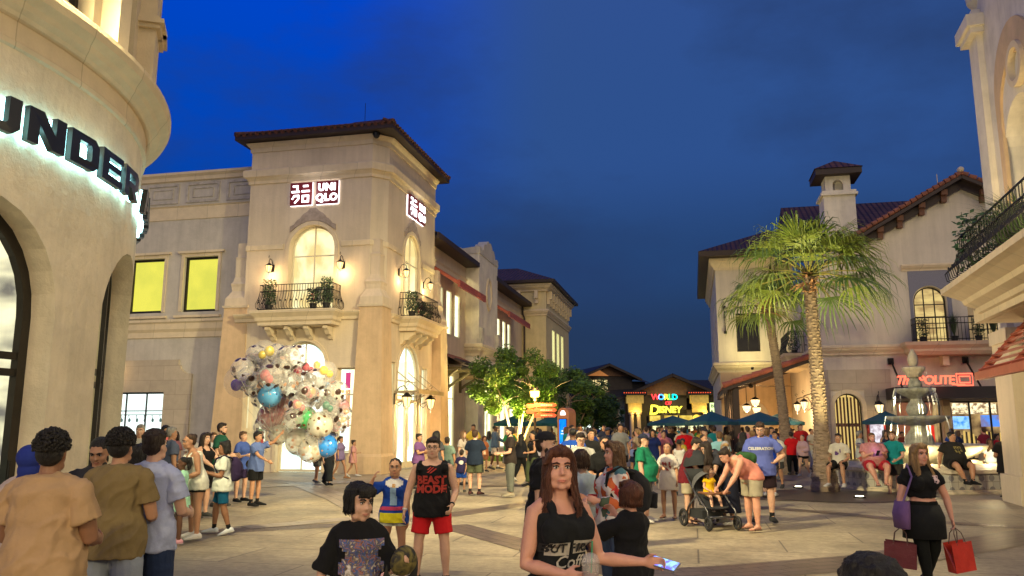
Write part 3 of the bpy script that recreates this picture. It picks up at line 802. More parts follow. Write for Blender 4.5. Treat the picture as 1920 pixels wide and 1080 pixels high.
def display(w, a, b, fn):
 rr = random.Random(int(a * 10)); m = MB()
 for i in range(14):
  x = rr.uniform(a + .1, b - .25); z = rr.uniform(.8, 1.8) if i < 9 else rr.uniform(1.9, 2.6)
  bx(m, fn, x, x + rr.uniform(.08, .25), .7 + .02 * i, .71 + .02 * i, z, z + rr.uniform(.15, .5), rr.randrange(4))
 if a > -14: bx(m, fn, a + .12, b - .12, .5, .52, 3.15, 3.75, 4); bx(m, fn, a + .12, b - .2, .55, .57, 2.4, 3.1, 5)
 m.build('shop_display', [mat('goods_red', (.5, .05, .04), .6), mat('goods_white', (.7, .7, .65), .6), mat('goods_green', (.1, .3, .12), .6), mat('goods_dark', (.05, .05, .06), .6),
       glow('poster_magenta', (.8, .08, .25), .9), glow('poster_orange', (.9, .45, .2), .9)], w, G)
TOWER = tower()
# red and white shop signs on both faces
def shop_sign(p, right, label):
 r = Vector(right).normalized(); n = r.cross(Vector((0, 0, 1)))
 t = thing('illuminated_sign', label, 'sign', p, atan2(r.y, r.x)); X = W[t]
 RED = mat('sign_red', (.13, .010, .010), .5, emis=.10, ec=(.4, .02, .02)); WH = glow('sign_white', (1, .97, 1), 3.6)
 for k, (x0, body) in enumerate(((-1.02, 'kana'), (.10, 'roman'))):
  m = MB(); m.box(x0, x0 + .92, -.14, -.05, -.46, .46); pn = m.build('sign_panel', RED, t, X)
  m = MB(); m.box(x0 - .01, x0 + .93, -.045, -.02, -.47, .47); m.build('sign_backlight', glow('sign_back', (1, .95, 1), 4), pn, X)
  g = MB(); s = .92; w = .008
  def st(a, b, c, d): # stroke box in the unit square
   g.box(x0 + a * s - w, x0 + c * s + w, -.17, -.142, -.46 + b * s - w, -.46 + d * s + w)
  if body == 'kana':
   st(.14, .81, .37, .87); st(.31, .64, .37, .79); st(.09, .56, .44, .62)
   st(.62, .80, .84, .86); st(.56, .57, .91, .63)
   st(.22, .38, .43, .44); st(.37, .26, .43, .36)
   g.bar((x0 + .22 * s, -.156, -.46 + .44 * s), (x0 + .11 * s, -.156, -.46 + .26 * s), .05, .028, up=(0, 1, 0))
   g.bar((x0 + .41 * s, -.157, -.46 + .27 * s), (x0 + .23 * s, -.157, -.46 + .09 * s), .05, .026, up=(0, 1, 0))
   st(.58, .11, .64, .42); st(.83, .11, .89, .42); st(.66, .36, .81, .42); st(.66, .11, .81, .17)
   g.build('lettering', WH, pn, X)
  else:
   for i, ln in enumerate(('UNI', 'QLO')):
    M = X @ Matrix.Translation((x0 + .46, -.143, .20 - .42 * i)) @ Matrix.Rotation(pi / 2, 4, 'X')
    sign_text('lettering', ln, .40, WH, pn, M, .012, .018, space=1.15)
 lamp(X @ Vector((0, -.45, 0)), 10, (1, .95, 1), .3)
 return t
shop_sign(G @ Vector((-14.33, 28.26, 10.82)), GR, 'red square signs with glowing white characters above the front arched window of the tower')
shop_sign(G @ Vector((-11.45, 31.9, 10.95)), GF, 'red square signs with glowing white characters on the street side of the tower')
for i, (t_, s_, n, lb) in enumerate(((-16.0, 28.26, (0, -1, 0), 'left lantern beside the front arched window of the corner tower'), (-13.0, 28.26, (0, -1, 0), 'right lantern beside the front arched window of the corner tower'),
       (-11.45, 30.1, (1, 0, 0), 'near lantern beside the street side arched window of the tower'), (-11.45, 33.2, (1, 0, 0), 'far lantern beside the street side arched window of the tower'))):
 lantern(G @ Vector((t_, s_, 7.85)), G.to_3x3() @ Vector(n), 'black iron ' + lb, 'lanterns on the corner tower', 1.05, 38)
for s_, lb in ((30.0, 'near of the two black iron lanterns at the tower entrance canopy'), (32.95, 'far of the two black iron lanterns at the tower entrance canopy')):
 lantern(G @ Vector((-11.45, s_, 2.75)), G.to_3x3() @ Vector((1, 0, 0)), lb, 'lanterns on the corner tower', 1.6, 60)
for t_, k, lb in ((-15.85, 'bush', 'bushy plant in the left corner of the front tower balcony'), (-14.0, 'bush', 'small leafy plant with red flowers in the middle of the front tower balcony'), (-13.45, 'bush', 'tall leafy plant in the right corner of the front tower balcony')):
 pot_plant(G @ Vector((t_, 27.82, 6.09)), lb, .95 if t_ < -15 or t_ > -13.6 else .55, .42, k, fl=(t_ == -14.0))
for s_, lb in ((30.7, 'bushy plant at the near end of the street side tower balcony'), (31.7, 'leafy plant with red flowers halfway along the street side tower balcony'), (32.7, 'leafy plant at the far end of the street side tower balcony')):
 pot_plant(G @ Vector((-11.05, s_, 6.09)), lb, .8 if s_ < 31 else .5, .42, fl=(s_ == 31.7))
def left_wing():
 S = 29.5; FS = fG(s0=S); a, b = -27, -17.2
 t = gthing('wing_building', 'grey-beige two storey wing with two yellow lit windows left of the corner tower', 'building', -21, 32)
 f = MB()
 wall(f, a, b, 0, 5.6, [(-25.2, -21.35, .5, 3.12, 0)], FS, .3)
 wall(f, a, b, 5.6, 12.4, [(-23.47, -21.8, 6.45, 8.8, 0), (-20.85, -19.25, 6.45, 8.8, 0)], FS, .25)
 f.add([(a, S, 12.4), (b, S, 12.4), (b, S + 5, 12.4), (a, S + 5, 12.4)], [(0, 1, 2, 3)])
 f.build('wall', STUC_G, t, G)
 m = MB(); mould(m, [(a, S), (b + .02, S)], [(-.02, 10.45), (.04, 10.47), (.06, 11.0), (.12, 11.06), (-.02, 11.1)]); m.build('string_course', TRIM, t, G)
 m = MB(); mould(m, [(a, S), (b + .02, S)], [(-.02, 12.15), (.08, 12.2), (.10, 12.35), (.2, 12.45), (.2, 12.55), (-.3, 12.56)]); m.build('cornice', TRIM, t, G)
 m = MB(); mould(m, [(a, S), (b - .3, S)], [(-.02, 5.35), (.06, 5.38), (.07, 5.6), (.15, 5.72), (.17, 5.95), (.24, 6.02), (.24, 6.12), (-.02, 6.16)]); m.build('ledge', TRIM, t, G)
 for k in range(5):
  x0 = b - .25 - k * 1.95; p = MB()
  x1 = x0 - 1.6
  ring(p, [(x1, 11.2), (x1, 12.08), (x0, 12.08), (x0, 11.2)], [(x1 + .1, 11.3), (x1 + .1, 11.98), (x0 - .1, 11.98), (x0 - .1, 11.3)], FS, -.05, .02, closed=True)
  ring(p, [(x1 + .3, 11.42), (x1 + .3, 11.86), (x0 - .3, 11.86), (x0 - .3, 11.42)], [(x1 + .35, 11.47), (x1 + .35, 11.81), (x0 - .35, 11.81), (x0 - .35, 11.47)], FS, -.035, .02, closed=True)
  p.build('parapet_panel', mat('weathered_plaster', (.46, .42, .37), .9, 5, .3, 20, .4), t, G)
 for p, q in ((-23.47, -21.8), (-20.85, -19.25)):
  window(t, G, FS, p, q, 6.47, 8.8, False, .2, 1, (), .09, BRONZE, glowm=YG, room=.35, surround=.14)
  for z, nm in ((8.95, 'window_head'), (6.2, 'window_sill')): s = MB(); bx(s, FS, p - .28, q + .28, -.14, .02, z, z + .1); s.build(nm, TRIM, t, G)
 # stone surround with notched corner, and shop window
 o = MB()
 # built from strips round the opening
 bx(o, FS, -21.35, -20.1, -.09, .02, 0, 3.85); bx(o, FS, -25.6, -21.35, -.09, .02, 3.12, 4.45)
 bx(o, FS, -21.35, -20.75, -.09, .02, 3.85, 4.45); bx(o, FS, -25.6, -25.2, -.09, .02, 0, 3.12); bx(o, FS, -25.2, -21.35, -.09, .02, 0, .5)
 for i in range(6):
  u = i / 6; x = -20.75 + .1 * i; h = .6 * (1 - sqrt(max(0, 1 - (1 - (i + .5) / 6) ** 2)))
  bx(o, FS, x, x + .1, -.09, .02, 3.85, 3.85 + max(.02, .6 - sqrt(max(0, .36 - (.6 - (i + .5) * .1) ** 2))))
 o.build('shopfront_surround', ASH, t, G)
 window(t, G, FS, -25.2, -21.35, .52, 3.12, False, .2, 4, (2.35,), .07, BRONZE, glowm=glow('shop_white_glow', (.85, 1.0, .95), 1.5), room=1.8,
  stuff=lambda w: track_lights(w, FS))
 return t
def track_lights(w, FS):
 m = MB(); m.tube([FS(-25, 1.0, 2.2), FS(-21.4, 1.0, 2.2)], .02, 5)
 for i in range(10):
  x = -24.9 + i * .38; m.bar(FS(x, 1.0, 2.2), FS(x + .03, 1.0, 2.02), .02); m.ell(FS(x + .05, 1.0, 1.97), (.06, .06, .09), 6, 4)
 m.build('track_light', mat('track_grey', (.12, .2, .2), .5), w, G)
left_wing()
lantern(G @ Vector((-23.6, 29.4, 4.3)), G.to_3x3() @ Vector((0, -1, 0)), 'small white-lit lantern on the wing wall beside the curved building', 'lanterns on the corner tower', 1.2, 12)
# street range beyond the tower
def street_range():
 t = gthing('street_building', 'cream two storey street range with tiled roof and red window awnings beyond the tower', 'building', -14, 44)
 T = -12.0; FT = fG(t0=T)
 w = MB()
 wins2 = [(36.9, 37.9, 6.3, 8.6, 0), (38.4, 39.4, 6.3, 8.6, 0), (39.9, 40.9, 6.3, 8.6, 0)]
 wins1 = [(37.0, 38.1, .6, 4.3, 0), (38.5, 40.0, .6, 4.3, 0)]
 w2 = [(47.6, 48.6, 6.4, 8.6, 0), (49.2, 50.2, 6.4, 8.6, 0), (50.8, 51.8, 6.4, 8.6, 0), (52.3, 53.2, 6.4, 8.6, 0)]
 w1 = [(47.5, 49.0, .4, 4.2, 1), (50.2, 51.7, .4, 4.2, 1), (53.0, 54.5, .4, 4.2, 1)]
 wall(w, 34.7, 42.0, 0, 5.6, wins1, FT, .1); wall(w, 34.7, 42.0, 5.6, 10.4, wins2, FT, .1); w.build('wall', STUC, t, G); w = MB()
 wall(w, 46.2, 57.2, 0, 5.6, w1, FT, .1); wall(w, 46.2, 57.2, 5.6, 10.4, w2, FT, .1)
 w.build('wall', STUC, t, G)
 for a, b in ((34.8, 42.0), (46.2, 57)): m = MB(); mould(m, [(T, a), (T, b)], [(-.02, 9.35), (.05, 9.4), (.05, 9.6), (.12, 9.7), (-.02, 9.75)]); m.build('string_course', TRIM, t, G)
 for g_, rows in ((SG, wins1), (SG, w1)):
  for a, b, c, d, k in rows: window(t, G, FT, a, b, c + .02, d, bool(k), .08, 1, (3.1,), .05, CREAMF, glowm=g_, room=1.2)
 for a, b, c, d, k in wins2 + w2: window(t, G, FT, a, b, c + .02, d, False, .08, 1, (), .05, CREAMF, glowm=SG, room=.6)
 for a, b in ((34.7, 42.1), (46.1, 57.1)):
  r = MB(); roof_face(r, [(T + .75, a, 10.62), (T + .75, b, 10.62), (T - 4, b, 12.9), (T - 4, a, 12.9)]); rf = r.build('roof', TILE_D, t, G)
  e = MB(); e.box(T - .1, T + .72, a, b, 10.38, 10.48); e.box(T + .66, T + .76, a + .003, b - .003, 10.40, 10.66); e.build('eave', EAVE, rf, G)
 # red slatted awnings over the upper windows
 for a, b in ((36.4, 41.4), (47.3, 53.6)):
  m = MB()
  z0, z1, o = 9.3, 8.5, 1.25
  n = int((b - a) / .5)
  for i in range(n + 1):
   s = a + (b - a) * i / n; m.bar(FT(s, 0, z0), FT(s, -o, z1), .10, .16)
  for j in range(9): k = j / 8; m.bar(FT(a, -o * k - .02, z0 + (z1 - z0) * k + .06), FT(b, -o * k - .02, z0 + (z1 - z0) * k + .06), .10, .04)
  m.bar(FT(a - .05, -o, z1), FT(b + .05, -o, z1), .10, .34)
  m.build('window_awning', REDT, t, G)
 # tiled lean-to awning with brackets
 m = MB(); roof_face(m, [(T + 1.5, 36.2, 4.65), (T + 1.5, 41.2, 4.65), (T, 41.2, 5.35), (T, 36.2, 5.35)]); ro = m.build('lean_to_roof', TILE_R, t, G)
 m = MB(); m.box(T, T + 1.45, 36.25, 41.15, 4.5, 4.58)
 for i in range(18): s = 36.3 + i * .28; m.tube([(T + 1.55, s, 4.66), (T + 1.1, s, 4.86)], .07, 6)
 m.build('eave', EAVE, ro, G)
 for s in (36.5, 38.7, 40.9):
  m = MB(); m.bar((T, s, 4.42), (T + 1.4, s, 4.46), .14, .14); m.tube([(T, s, 3.6), (T + .35, s, 3.85), (T + .8, s, 4.1), (T + 1.2, s, 4.4)], .07, 6); m.bar((T + .06, s, 3.45), (T + .06, s, 4.4), .12, .12)
  m.build('bracket', mat('olive_timber', (.10, .075, .035), .7), ro, G)
 return t
street_range()
def pediment_block():
 T = -11.25; t = gthing('pediment_tower_building', 'narrow cream tower with scrolled parapet and oval medallion halfway down the left range', 'building', T - 2, 44.2)
 FT = fG(t0=T); FS = fG(s0=42.0)
 w = MB()
 wall(w, 42.0, 46.3, 0, 11.2, [(43.2, 45.2, 0, 4.6, 1)], FT, .12)
 wall(w, -13.4, T, 0, 11.2, [], FS)
 w.add([(T, 46.3, 0), (-13.4, 46.3, 0), (-13.4, 46.3, 11.2), (T, 46.3, 11.2)], [(0, 1, 2, 3)])
 w.build('wall', STUC_W, t, G)
 p = MB(); pts = []
 for i in range(33):
  u = i / 32; x = 42 + 4.3 * u; q = abs(2 * u - 1)
  z = 11.2 + .25 + .75 * max(0, 1 - q * 1.5) ** .6 + .18 * abs(sin(q * 9.0))
  pts.append((x, z))
 for (a, b) in zip(pts[:-1], pts[1:]): p.extrude([(a[0], 11.19), a, b, (b[0], 11.19)], FT, -.04, .5)
 p.extrude([(-13.4, 11.19), (-13.4, 11.5), (-12.8, 11.75), (-12.2, 11.5), (T - .003, 11.6), (T - .003, 11.19)], FS, -.04, .4)
 p.build('parapet', STUC_G, t, G)
 m = MB(); n = 28; o = [(44.15 + .62 * cos(2 * pi * i / n), 9.2 + .95 * sin(2 * pi * i / n)) for i in range(n)]; i_ = [(44.15 + .5 * cos(2 * pi * i / n), 9.2 + .8 * sin(2 * pi * i / n)) for i in range(n)]
 ring(m, o, i_, FT, -.08, .02, closed=True); m.build('medallion', TRIM, t, G)
 path = [(-13.4, 42.0), (T, 42.0), (T, 46.3)]
 for z0, z1, q in ((5.5, 6.15, .3), (4.2, 4.5, .1)):
  m = MB(); mould(m, path, cornice(z0, z1, q)); m.build('ledge', TRIM if q > .2 else STUC_T, t, G)
 for z in (6.15,):
  for s in (42.25, 46.0):
   m = MB(); m.box(T - .12, T + .2, s - .22, s + .22, z, z + .9); m.box(T - .1, T + .13, s - .3, s + .3, z, z + .3); m.build('scroll_block', STUC_G, t, G)
 window(t, G, FT, 43.2, 45.2, .02, 4.6, True, .1, 2, (2.8,), .08, CREAMF, glowm=SG, room=1.0, surround=.12, name='arched_door')
pediment_block()
def corner_block():
 T, S = -10.2, 57.0
 t = gthing('far_corner_building', 'two storey cream corner building with bracketed cornice at the far end of the left range', 'building', T - 4, 62)
 FT = fG(t0=T); FS = fG(s0=S); e = 68.0
 w = MB(); ws = [(59.6, 60.9, 6.0, 9.0, 0), (61.7, 63.0, 6.0, 9.0, 0), (63.8, 65.1, 6.0, 9.0, 0)]
 wall(w, S, e, 0, 5.2, [(59.5, 61.5, 0, 4, 1), (63, 65, 0, 4, 1)], FT, .3); wall(w, S, e, 5.2, 12.0, ws, FT, .1)
 wall(w, -16, T, 0, 12.0, [], FS)
 w.add([(T, e, 0), (-18, e, 0), (-18, e, 12), (T, e, 12)], [(0, 1, 2, 3)])
 w.build('wall', STUC_Y, t, G)
 path = [(-16, S), (T, S), (T, e)]
 m = MB(); mould(m, path, cornice(4.9, 5.5, .35)); m.build('ledge', TRIM, t, G)
 m = MB(); mould(m, path, cornice(9.7, 10.15, .25)); m.build('string_course', TRIM, t, G)
 m = MB(); mould(m, path, cornice(11.5, 12.05, .5)); m.build('cornice', TRIM, t, G)
 for i in range(9):
  s = S + .5 + i * 1.2; b = MB(); b.box(T, T + .38, s, s + .25, 10.95, 11.55); b.box(T, T + .2, s, s + .25, 10.6, 10.95); b.build('corbel', TRIM, t, G)
 for i in range(3):
  x = -13.6 + i * 1.3; b = MB(); b.box(x, x + .25, S - .38, S, 10.95, 11.55); b.box(x, x + .25, S - .2, S, 10.6, 10.95); b.build('corbel', TRIM, t, G)
 r = MB(); z = 12.25; o = .75
 roof_face(r, [(-17, S - o, z), (T + o, S - o, z), (T - 3.2, S + 5, 14.3), (-17, S + 5, 14.3)])
 roof_face(r, [(T + o, S - o, z), (T + o, e + o, z), (T - 3.2, e - 5, 14.3), (T - 3.2, S + 5, 14.3)])
 rf = r.build('roof', TILE_D, t, G)
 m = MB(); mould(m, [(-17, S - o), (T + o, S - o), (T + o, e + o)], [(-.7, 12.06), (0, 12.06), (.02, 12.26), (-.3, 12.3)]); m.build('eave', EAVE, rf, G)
 for a, b, c, d, k in ws: window(t, G, FT, a, b, c + .02, d, False, .08, 2, (), .06, CREAMF, glowm=glow('far_window_green', (.95, 1.0, .45), 1.6), room=.5)
 for a, b in ((59.5, 61.5), (63, 65)): window(t, G, FT, a, b, .02, 4, True, .3, 2, (2.6,), .08, CREAMF, glowm=SG, room=1.0, name='arched_door')
 d = MB(); d.tube([(-12.0 + .12, 56.7, 10.4), (-12 + .12, 56.7, 9.8), (-11.75, 56.7, 9.5), (-11.75, 56.7, .1)], .07, 8); d.build('downpipe', EAVE, t, G)
corner_block()
for s_, lb in ((46.9, 'first'), (49.6, 'second'), (52.4, 'third'), (55.6, 'fourth')):
 lantern(G @ Vector((-12.0, s_, 3.1)), G.to_3x3() @ Vector((1, 0, 0)), 'small warm lantern, ' + lb + ' along the left street wall behind the leafy tree', 'lanterns along the street wall', 1.7, 45)
# ================================================================ RIGHT RESTAURANT WITH GABLE
def gable():
 S = 38.2; FS = fG(s0=S); tl, tr = 5.7, 18.3; pk = (12.0, 12.7)
 t = gthing('gabled_restaurant_building', 'cream stucco restaurant with a wide tiled gable, upper balcony and dark entrance canopy', 'building', 11.5, 44)
 w = MB()
 wall(w, tl, tr, 0, 5.0, [(6.15, 7.3, 0, 3.15, 1), (8.7, 10.5, 0, 2.8, 0), (10.85, 13.3, .3, 2.8, 0), (14, 16, 0, 2.8, 0)], FS, .35)
 wall(w, tl, tr, 5.0, 8.9, [(9.75, 11.1, 5.3, 7.85, 1), (11.9, 13.9, 5.3, 7.3, 0)], FS, .3)
 w.add([(tl, S, 8.9), (tr, S, 8.9), (tr, S, 9.6), (pk[0], S, pk[1] - .25), (tl, S, 9.0)], [(0, 1, 2, 3, 4)])
 FT = lambda x, d, z: Vector((tl + d, x, z))
 wall(w, S, 52, 0, 5.0, [(40.0, 41.3, 0, 3.2, 1)], FT, .3); wall(w, S, 52, 5.0, 9.0, [(43.2, 44.6, 5.3, 7.4, 1)], FT, .3)
 w.build('wall', STUC_L, t, G)
 a = MB(); bx(a, FS, tl - .02, 6.02, -.04, .05, 0, 4.2); bx(a, FS, 7.43, 8.55, -.04, .05, 0, 4.2); bx(a, FS, 6.02, 7.43, -.038, .052, 3.3, 4.2); a.build('ashlar_facing', ASH, t, G)
 m = MB(); mould(m, [(tl - .1, 52), (tl - .1, S), (9.2, S)], cornice(4.85, 5.3, .2, 0.08)); m.build('ledge', TRIM, t, G)
 m = MB(); mould(m, [(9.3, S), (9.3, S - .75), (16.5, S - .75)], [(-.7, 4.72), (-.02, 4.75), (.1, 4.9), (.12, 5.0), (.26, 5.15), (.3, 5.3), (-.7, 5.31)])
 bo = m.build('balcony', TRIM, t, G)
 # straight bar railing
 m = MB(); P = [(9.55, S - .1), (9.55, S - .72), (16.3, S - .72)]
 for p, q in zip(P[:-1], P[1:]):
  L = math.hypot(q[0] - p[0], q[1] - p[1]); n = int(L / .14)
  for i in range(n + 1):
   k = i / n; x, y = p[0] + (q[0] - p[0]) * k, p[1] + (q[1] - p[1]) * k; m.tube([(x, y, 5.33), (x, y, 6.35)], .012, 5)
  for z in (5.42, 6.35, 6.1): m.bar((p[0], p[1], z), (q[0], q[1], z), .035)
 m.build('railing', IRON, bo, G)
 c = MB(); bx(c, FS, 10.6, 10.85, -.5, 0, 4.3, 4.72); c.build('corbel', TRIM, bo, G)
 # grey-blue mosaic panel with arched window
 m = MB(); f = FS
 for p, q in (((9.6, 9.72), (5.35, 8.55)), ((11.13, 11.3), (5.35, 8.55))): bx(m, f, p[0], p[1], -.03, .02, q[0], q[1])
 pa = opath(9.72, 11.13, 5.4, 7.88, True); top = pa[1:-1]
 for p, q in zip(top[:-1], top[1:]):
  if q[0] > p[0]: m.extrude([p, q, (q[0], 8.55), (p[0], 8.55)], f, -.03, .02)
 m.build('tile_panel', mat('grey_blue_mosaic', (.19, .19, .25), .5, 60, .35, 80, .3), t, G)
 m = MB(); mould(m, [(9.35, S), (11.6, S)], cornice(8.55, 8.85, .18)); mould(m, [(5.72, S), (7.6, S)], cornice(8.0, 8.2, .12)); m.build('window_head', TRIM, t, G)
 window(t, G, FS, 9.78, 11.08, 5.32, 7.83, True, .25, 3, (6.0, 6.5, 7.05), .05, BRONZE, glowm=glow('restaurant_upper_glow', (1.0, .75, .28), .8, (.55, .36, .14), 1.2, (1, 1, 3)), room=.8, name='arched_window')
 window(t, G, FS, 11.9, 13.9, 5.32, 7.3, False, .25, 5, (5.9, 6.5), .05, BRONZE, glowm=glow('restaurant_upper_glow2', (.60, .42, .18), .8, (.3, .2, .1), 1.2), room=.8)
 # roof: near gable ridge runs back from the front
 e = .55; r = MB()
 def sl(x): return pk[1] - (pk[0] - x) * (pk[1] - 9.15) / (pk[0] - (tl + .0))
 xl = 7.3; zl = sl(xl)
 roof_face(r, [(xl - .6, 50, sl(xl - .6)), (xl - .6, S - e, sl(xl - .6)), (pk[0], S - e, pk[1] + .05), (pk[0], 50, pk[1] + .05)])
 xr = 18.9; roof_face(r, [(xr, S - e, pk[1] - (xr - pk[0]) * .52), (xr, 50, pk[1] - (xr - pk[0]) * .52), (pk[0], 50, pk[1] + .05), (pk[0], S - e, pk[1] + .05)])
 # main range roof behind, ridge across
 roof_face(r, [(tl - .6, 42.4, 10.9), (pk[0] + 6, 42.4, 10.9), (pk[0] + 6, 48, 14.4), (tl - .2, 48, 14.4)])
 r.add([(tl - .6, 42.4, 10.9), (tl - .2, 48, 14.4), (tl - .6, 53, 10.9)], [(0, 1, 2)])
 rf = r.build('roof', TILE_D, t, G)
 v = MB()
 for x0, x1 in ((xl - .6, pk[0]), (xr, pk[0])):
  z0 = sl(x0) if x0 < pk[0] else pk[1] - (x0 - pk[0]) * .52
  v.bar((x0, S - e + .05, z0 - .12), (x1, S - e + .05, pk[1] - .08), .14, .26, up=(0, 1, 0))
  v.bar((x0, S - .2, z0 - .16), (x1, S - .2, pk[1] - .14), .7, .05, up=(0, 1, 0))
 v.build('barge_board', EAVE, rf, G)
 v = MB()
 for x0, x1 in ((xl - .6, pk[0]), (xr, pk[0])):
  z0 = sl(x0) if x0 < pk[0] else pk[1] - (x0 - pk[0]) * .52
  n = 22
  for i in range(n):
   k = (i + .1) / n; k2 = (i + 1.0) / n
   a = Vector((x0 + (x1 - x0) * k, S - e - .02, z0 + (pk[1] - z0) * k + .13)); b = Vector((x0 + (x1 - x0) * k2, S - e - .02, z0 + (pk[1] - z0) * k2 + .10))
   v.tube([a, b], [.12, .095], 8)
 v.build('verge_tile', mat('verge_tile', (.26, .09, .05), .7, 4, .45), rf, G)
 v = MB(); v.ell((pk[0], S - e, pk[1] + .25), (.14, .2, .14)); v.tube([(12, 41, 12.8), (12, 41, 13.8)], .02, 5); v.build('ridge_cap', TRIM, rf, G)
 for i, x in enumerate((8.55, 9.4, 10.35, 11.3, 12.9, 14.0)):
  zt = (sl(x) if x < pk[0] else pk[1] - (x - pk[0]) * .52) - .3
  b = MB(); b.box(x - .13, x + .13, S - .45, S, zt - .12, zt + .12); b.box(x - .11, x + .11, S - .3, S, zt - .42, zt - .12); b.build('rafter_bracket', WOODB, t, G)
 # chimney
 c = MB(); c.box(6.85, 8.35, 41.6, 43.1, 9.5, 13.2); c.box(6.72, 8.48, 41.47, 43.23, 13.2, 13.32); c.box(6.78, 8.42, 41.53, 43.17, 13.32, 13.45)
 fc = lambda x, d, z: Vector((x, 41.75 + d, z)); wall(c, 7.0, 8.2, 13.45, 14.25, [(7.35, 7.85, 13.5, 14.05, 1)], fc, .3)
 c.box(7.0, 8.2, 42.2, 42.95, 13.45, 14.25); c.box(7.0, 7.05, 41.76, 42.2, 13.46, 14.24); c.box(8.15, 8.2, 41.76, 42.2, 13.46, 14.24)
 ch = c.build('chimney', STUC_W, t, G)
 c = MB(); c.box(6.5, 8.7, 41.3, 43.4, 14.25, 14.55); c.build('chimney_eave', EAVE, ch, G)
 c = MB(); P4 = [(6.45, 41.25), (8.75, 41.25), (8.75, 43.45), (6.45, 43.45)]
 for i in range(4):
  p, q = P4[i], P4[(i + 1) % 4]; roof_face(c, [(p[0], p[1], 14.56), (q[0], q[1], 14.56), (7.6, 42.35, 15.25)])
 c.build('chimney_roof', TILE, ch, G)
 # ground floor openings
 g = glow('bar_interior_glow', (.80, .52, .20), .7, (.12, .06, .03), 1.3)
 def slats(w_):
  q = MB()
  for i in range(7): x = 6.3 + i * .15; bx(q, FS, x, x + .075, .5, .56, .05, 3.0)
  bx(q, FS, 6.2, 7.25, .44, .5, 1.7, 1.85); q.build('shutter_slat', WOODB, w_, G)
 window(t, G, FS, 6.15, 7.3, .02, 3.15, True, .3, 2, (), .05, BRONZE, glowm=glow('arch_glow', (.95, .66, .2), .8), room=.9, surround=.18, name='arched_window', stuff=slats)
 def bar_in(w_):
  q = MB(); rr = random.Random(4)
  bx(q, FS, 11.0, 12.9, .8, .83, 2.25, 2.72, 0); bx(q, FS, 11.05, 11.9, .9, .93, 1.6, 2.15, 1); bx(q, FS, 12.3, 13.1, .95, .98, 1.7, 2.2, 2)
  for i in range(26):
   x = 10.95 + i * .09; bx(q, FS, x, x + .05, .7, .75, .95, 1.2 + rr.random() * .35, 3 + i % 2)
  q.build('bar_display', [glow('bar_lamps', (1, .85, .5), 1.6, (.2, .12, .06), 6), glow('tv_blue', (.05, .25, .9), 1.3, (.3, .6, 1.0), 4), glow('tv_blue2', (.1, .3, .9), 1.1, (.2, .2, .4), 3), glow('bottle_amber', (.9, .6, .15), .9), mat('bottle_dark', (.05, .05, .03), .2)], w_, G)
 window(t, G, FS, 10.85, 13.3, .32, 2.8, False, .3, 3, (), .06, BRONZE, glowm=g, room=1.6, stuff=bar_in, bars=.07)
 window(t, G, FS, 14, 16, .02, 2.8, False, .3, 2, (), .06, BRONZE, glowm=g, room=1.6)
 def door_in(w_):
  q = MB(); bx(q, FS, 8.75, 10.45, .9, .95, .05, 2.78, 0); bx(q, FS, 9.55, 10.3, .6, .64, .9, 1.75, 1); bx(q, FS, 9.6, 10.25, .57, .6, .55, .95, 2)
  q.build('entrance_partition', [mat('brick_red_wall_glow', (.35, .13, .07), .8, 12, .4, emis=.35, ec=(.5, .2, .1)), glow('menu_red', (.9, .04, .02), .9), glow('menu_white', (1, .9, .85), 1.2)], w_, G)  # room light on the brick wall put in as emission
 window(t, G, FS, 8.7, 10.5, .02, 2.8, False, .3, 2, (), .06, BRONZE, glowm=g, room=1.6, stuff=door_in, name='entrance_door')
 # canopy
 c = MB(); c.box(8.35, 16.5, S - 1.7, S - .06, 2.95, 3.1); c.box(8.3, 16.5, S - 1.76, S - 1.66, 2.86, 3.34); c.box(8.3, 8.38, S - 1.66, S - .06, 2.862, 3.338)
 cn = c.build('entrance_canopy', mat('canopy_dark', (.02, .012, .014), .5), t, G)
 for x in (8.6, 11.6, 14.2):
  q = MB(); q.bar((x, S - .1, 4.55), (x + .05, S - 1.55, 3.3), .06); q.box(x - .12, x + .12, S - .1, S - .04, 4.4, 4.68); q.build('tie_rod', IRON, cn, G)
 # pilaster between door and window
 c = MB(); c.box(10.52, 10.82, S - .12, S, 0, 2.84); c.build('pilaster', STUC_T, t, G)
 # menu board
 # side balcony toward the street
 sb = MB(); mould(sb, [(tl, 46.0), (tl - .9, 46.0), (tl - .9, 42.2), (tl, 42.2)], [(-.8, 4.55), (-.05, 4.6), (.1, 4.85), (.12, 5.0), (.26, 5.2), (.28, 5.32), (-.8, 5.33)])
 sbo = sb.build('balcony', TRIM, t, G)
 iron_balcony(sbo, G, [(tl, 45.9), (tl - .85, 45.9), (tl - .85, 42.3), (tl, 42.3)], 5.34, 1.1, belly=.15)
 window(t, G, FT, 43.2, 44.6, 5.32, 7.4, True, .25, 2, (6.6,), .06, BRONZE, glowm=glow('side_glow', (.5, .4, .2), .5), room=.7)
 window(t, G, FT, 40.0, 41.3, .02, 3.2, True, .25, 2, (2.3,), .06, BRONZE, glowm=glow('side_glow2', (.9, .62, .22), .7), room=.7)
 # neon script
 return t
gable()
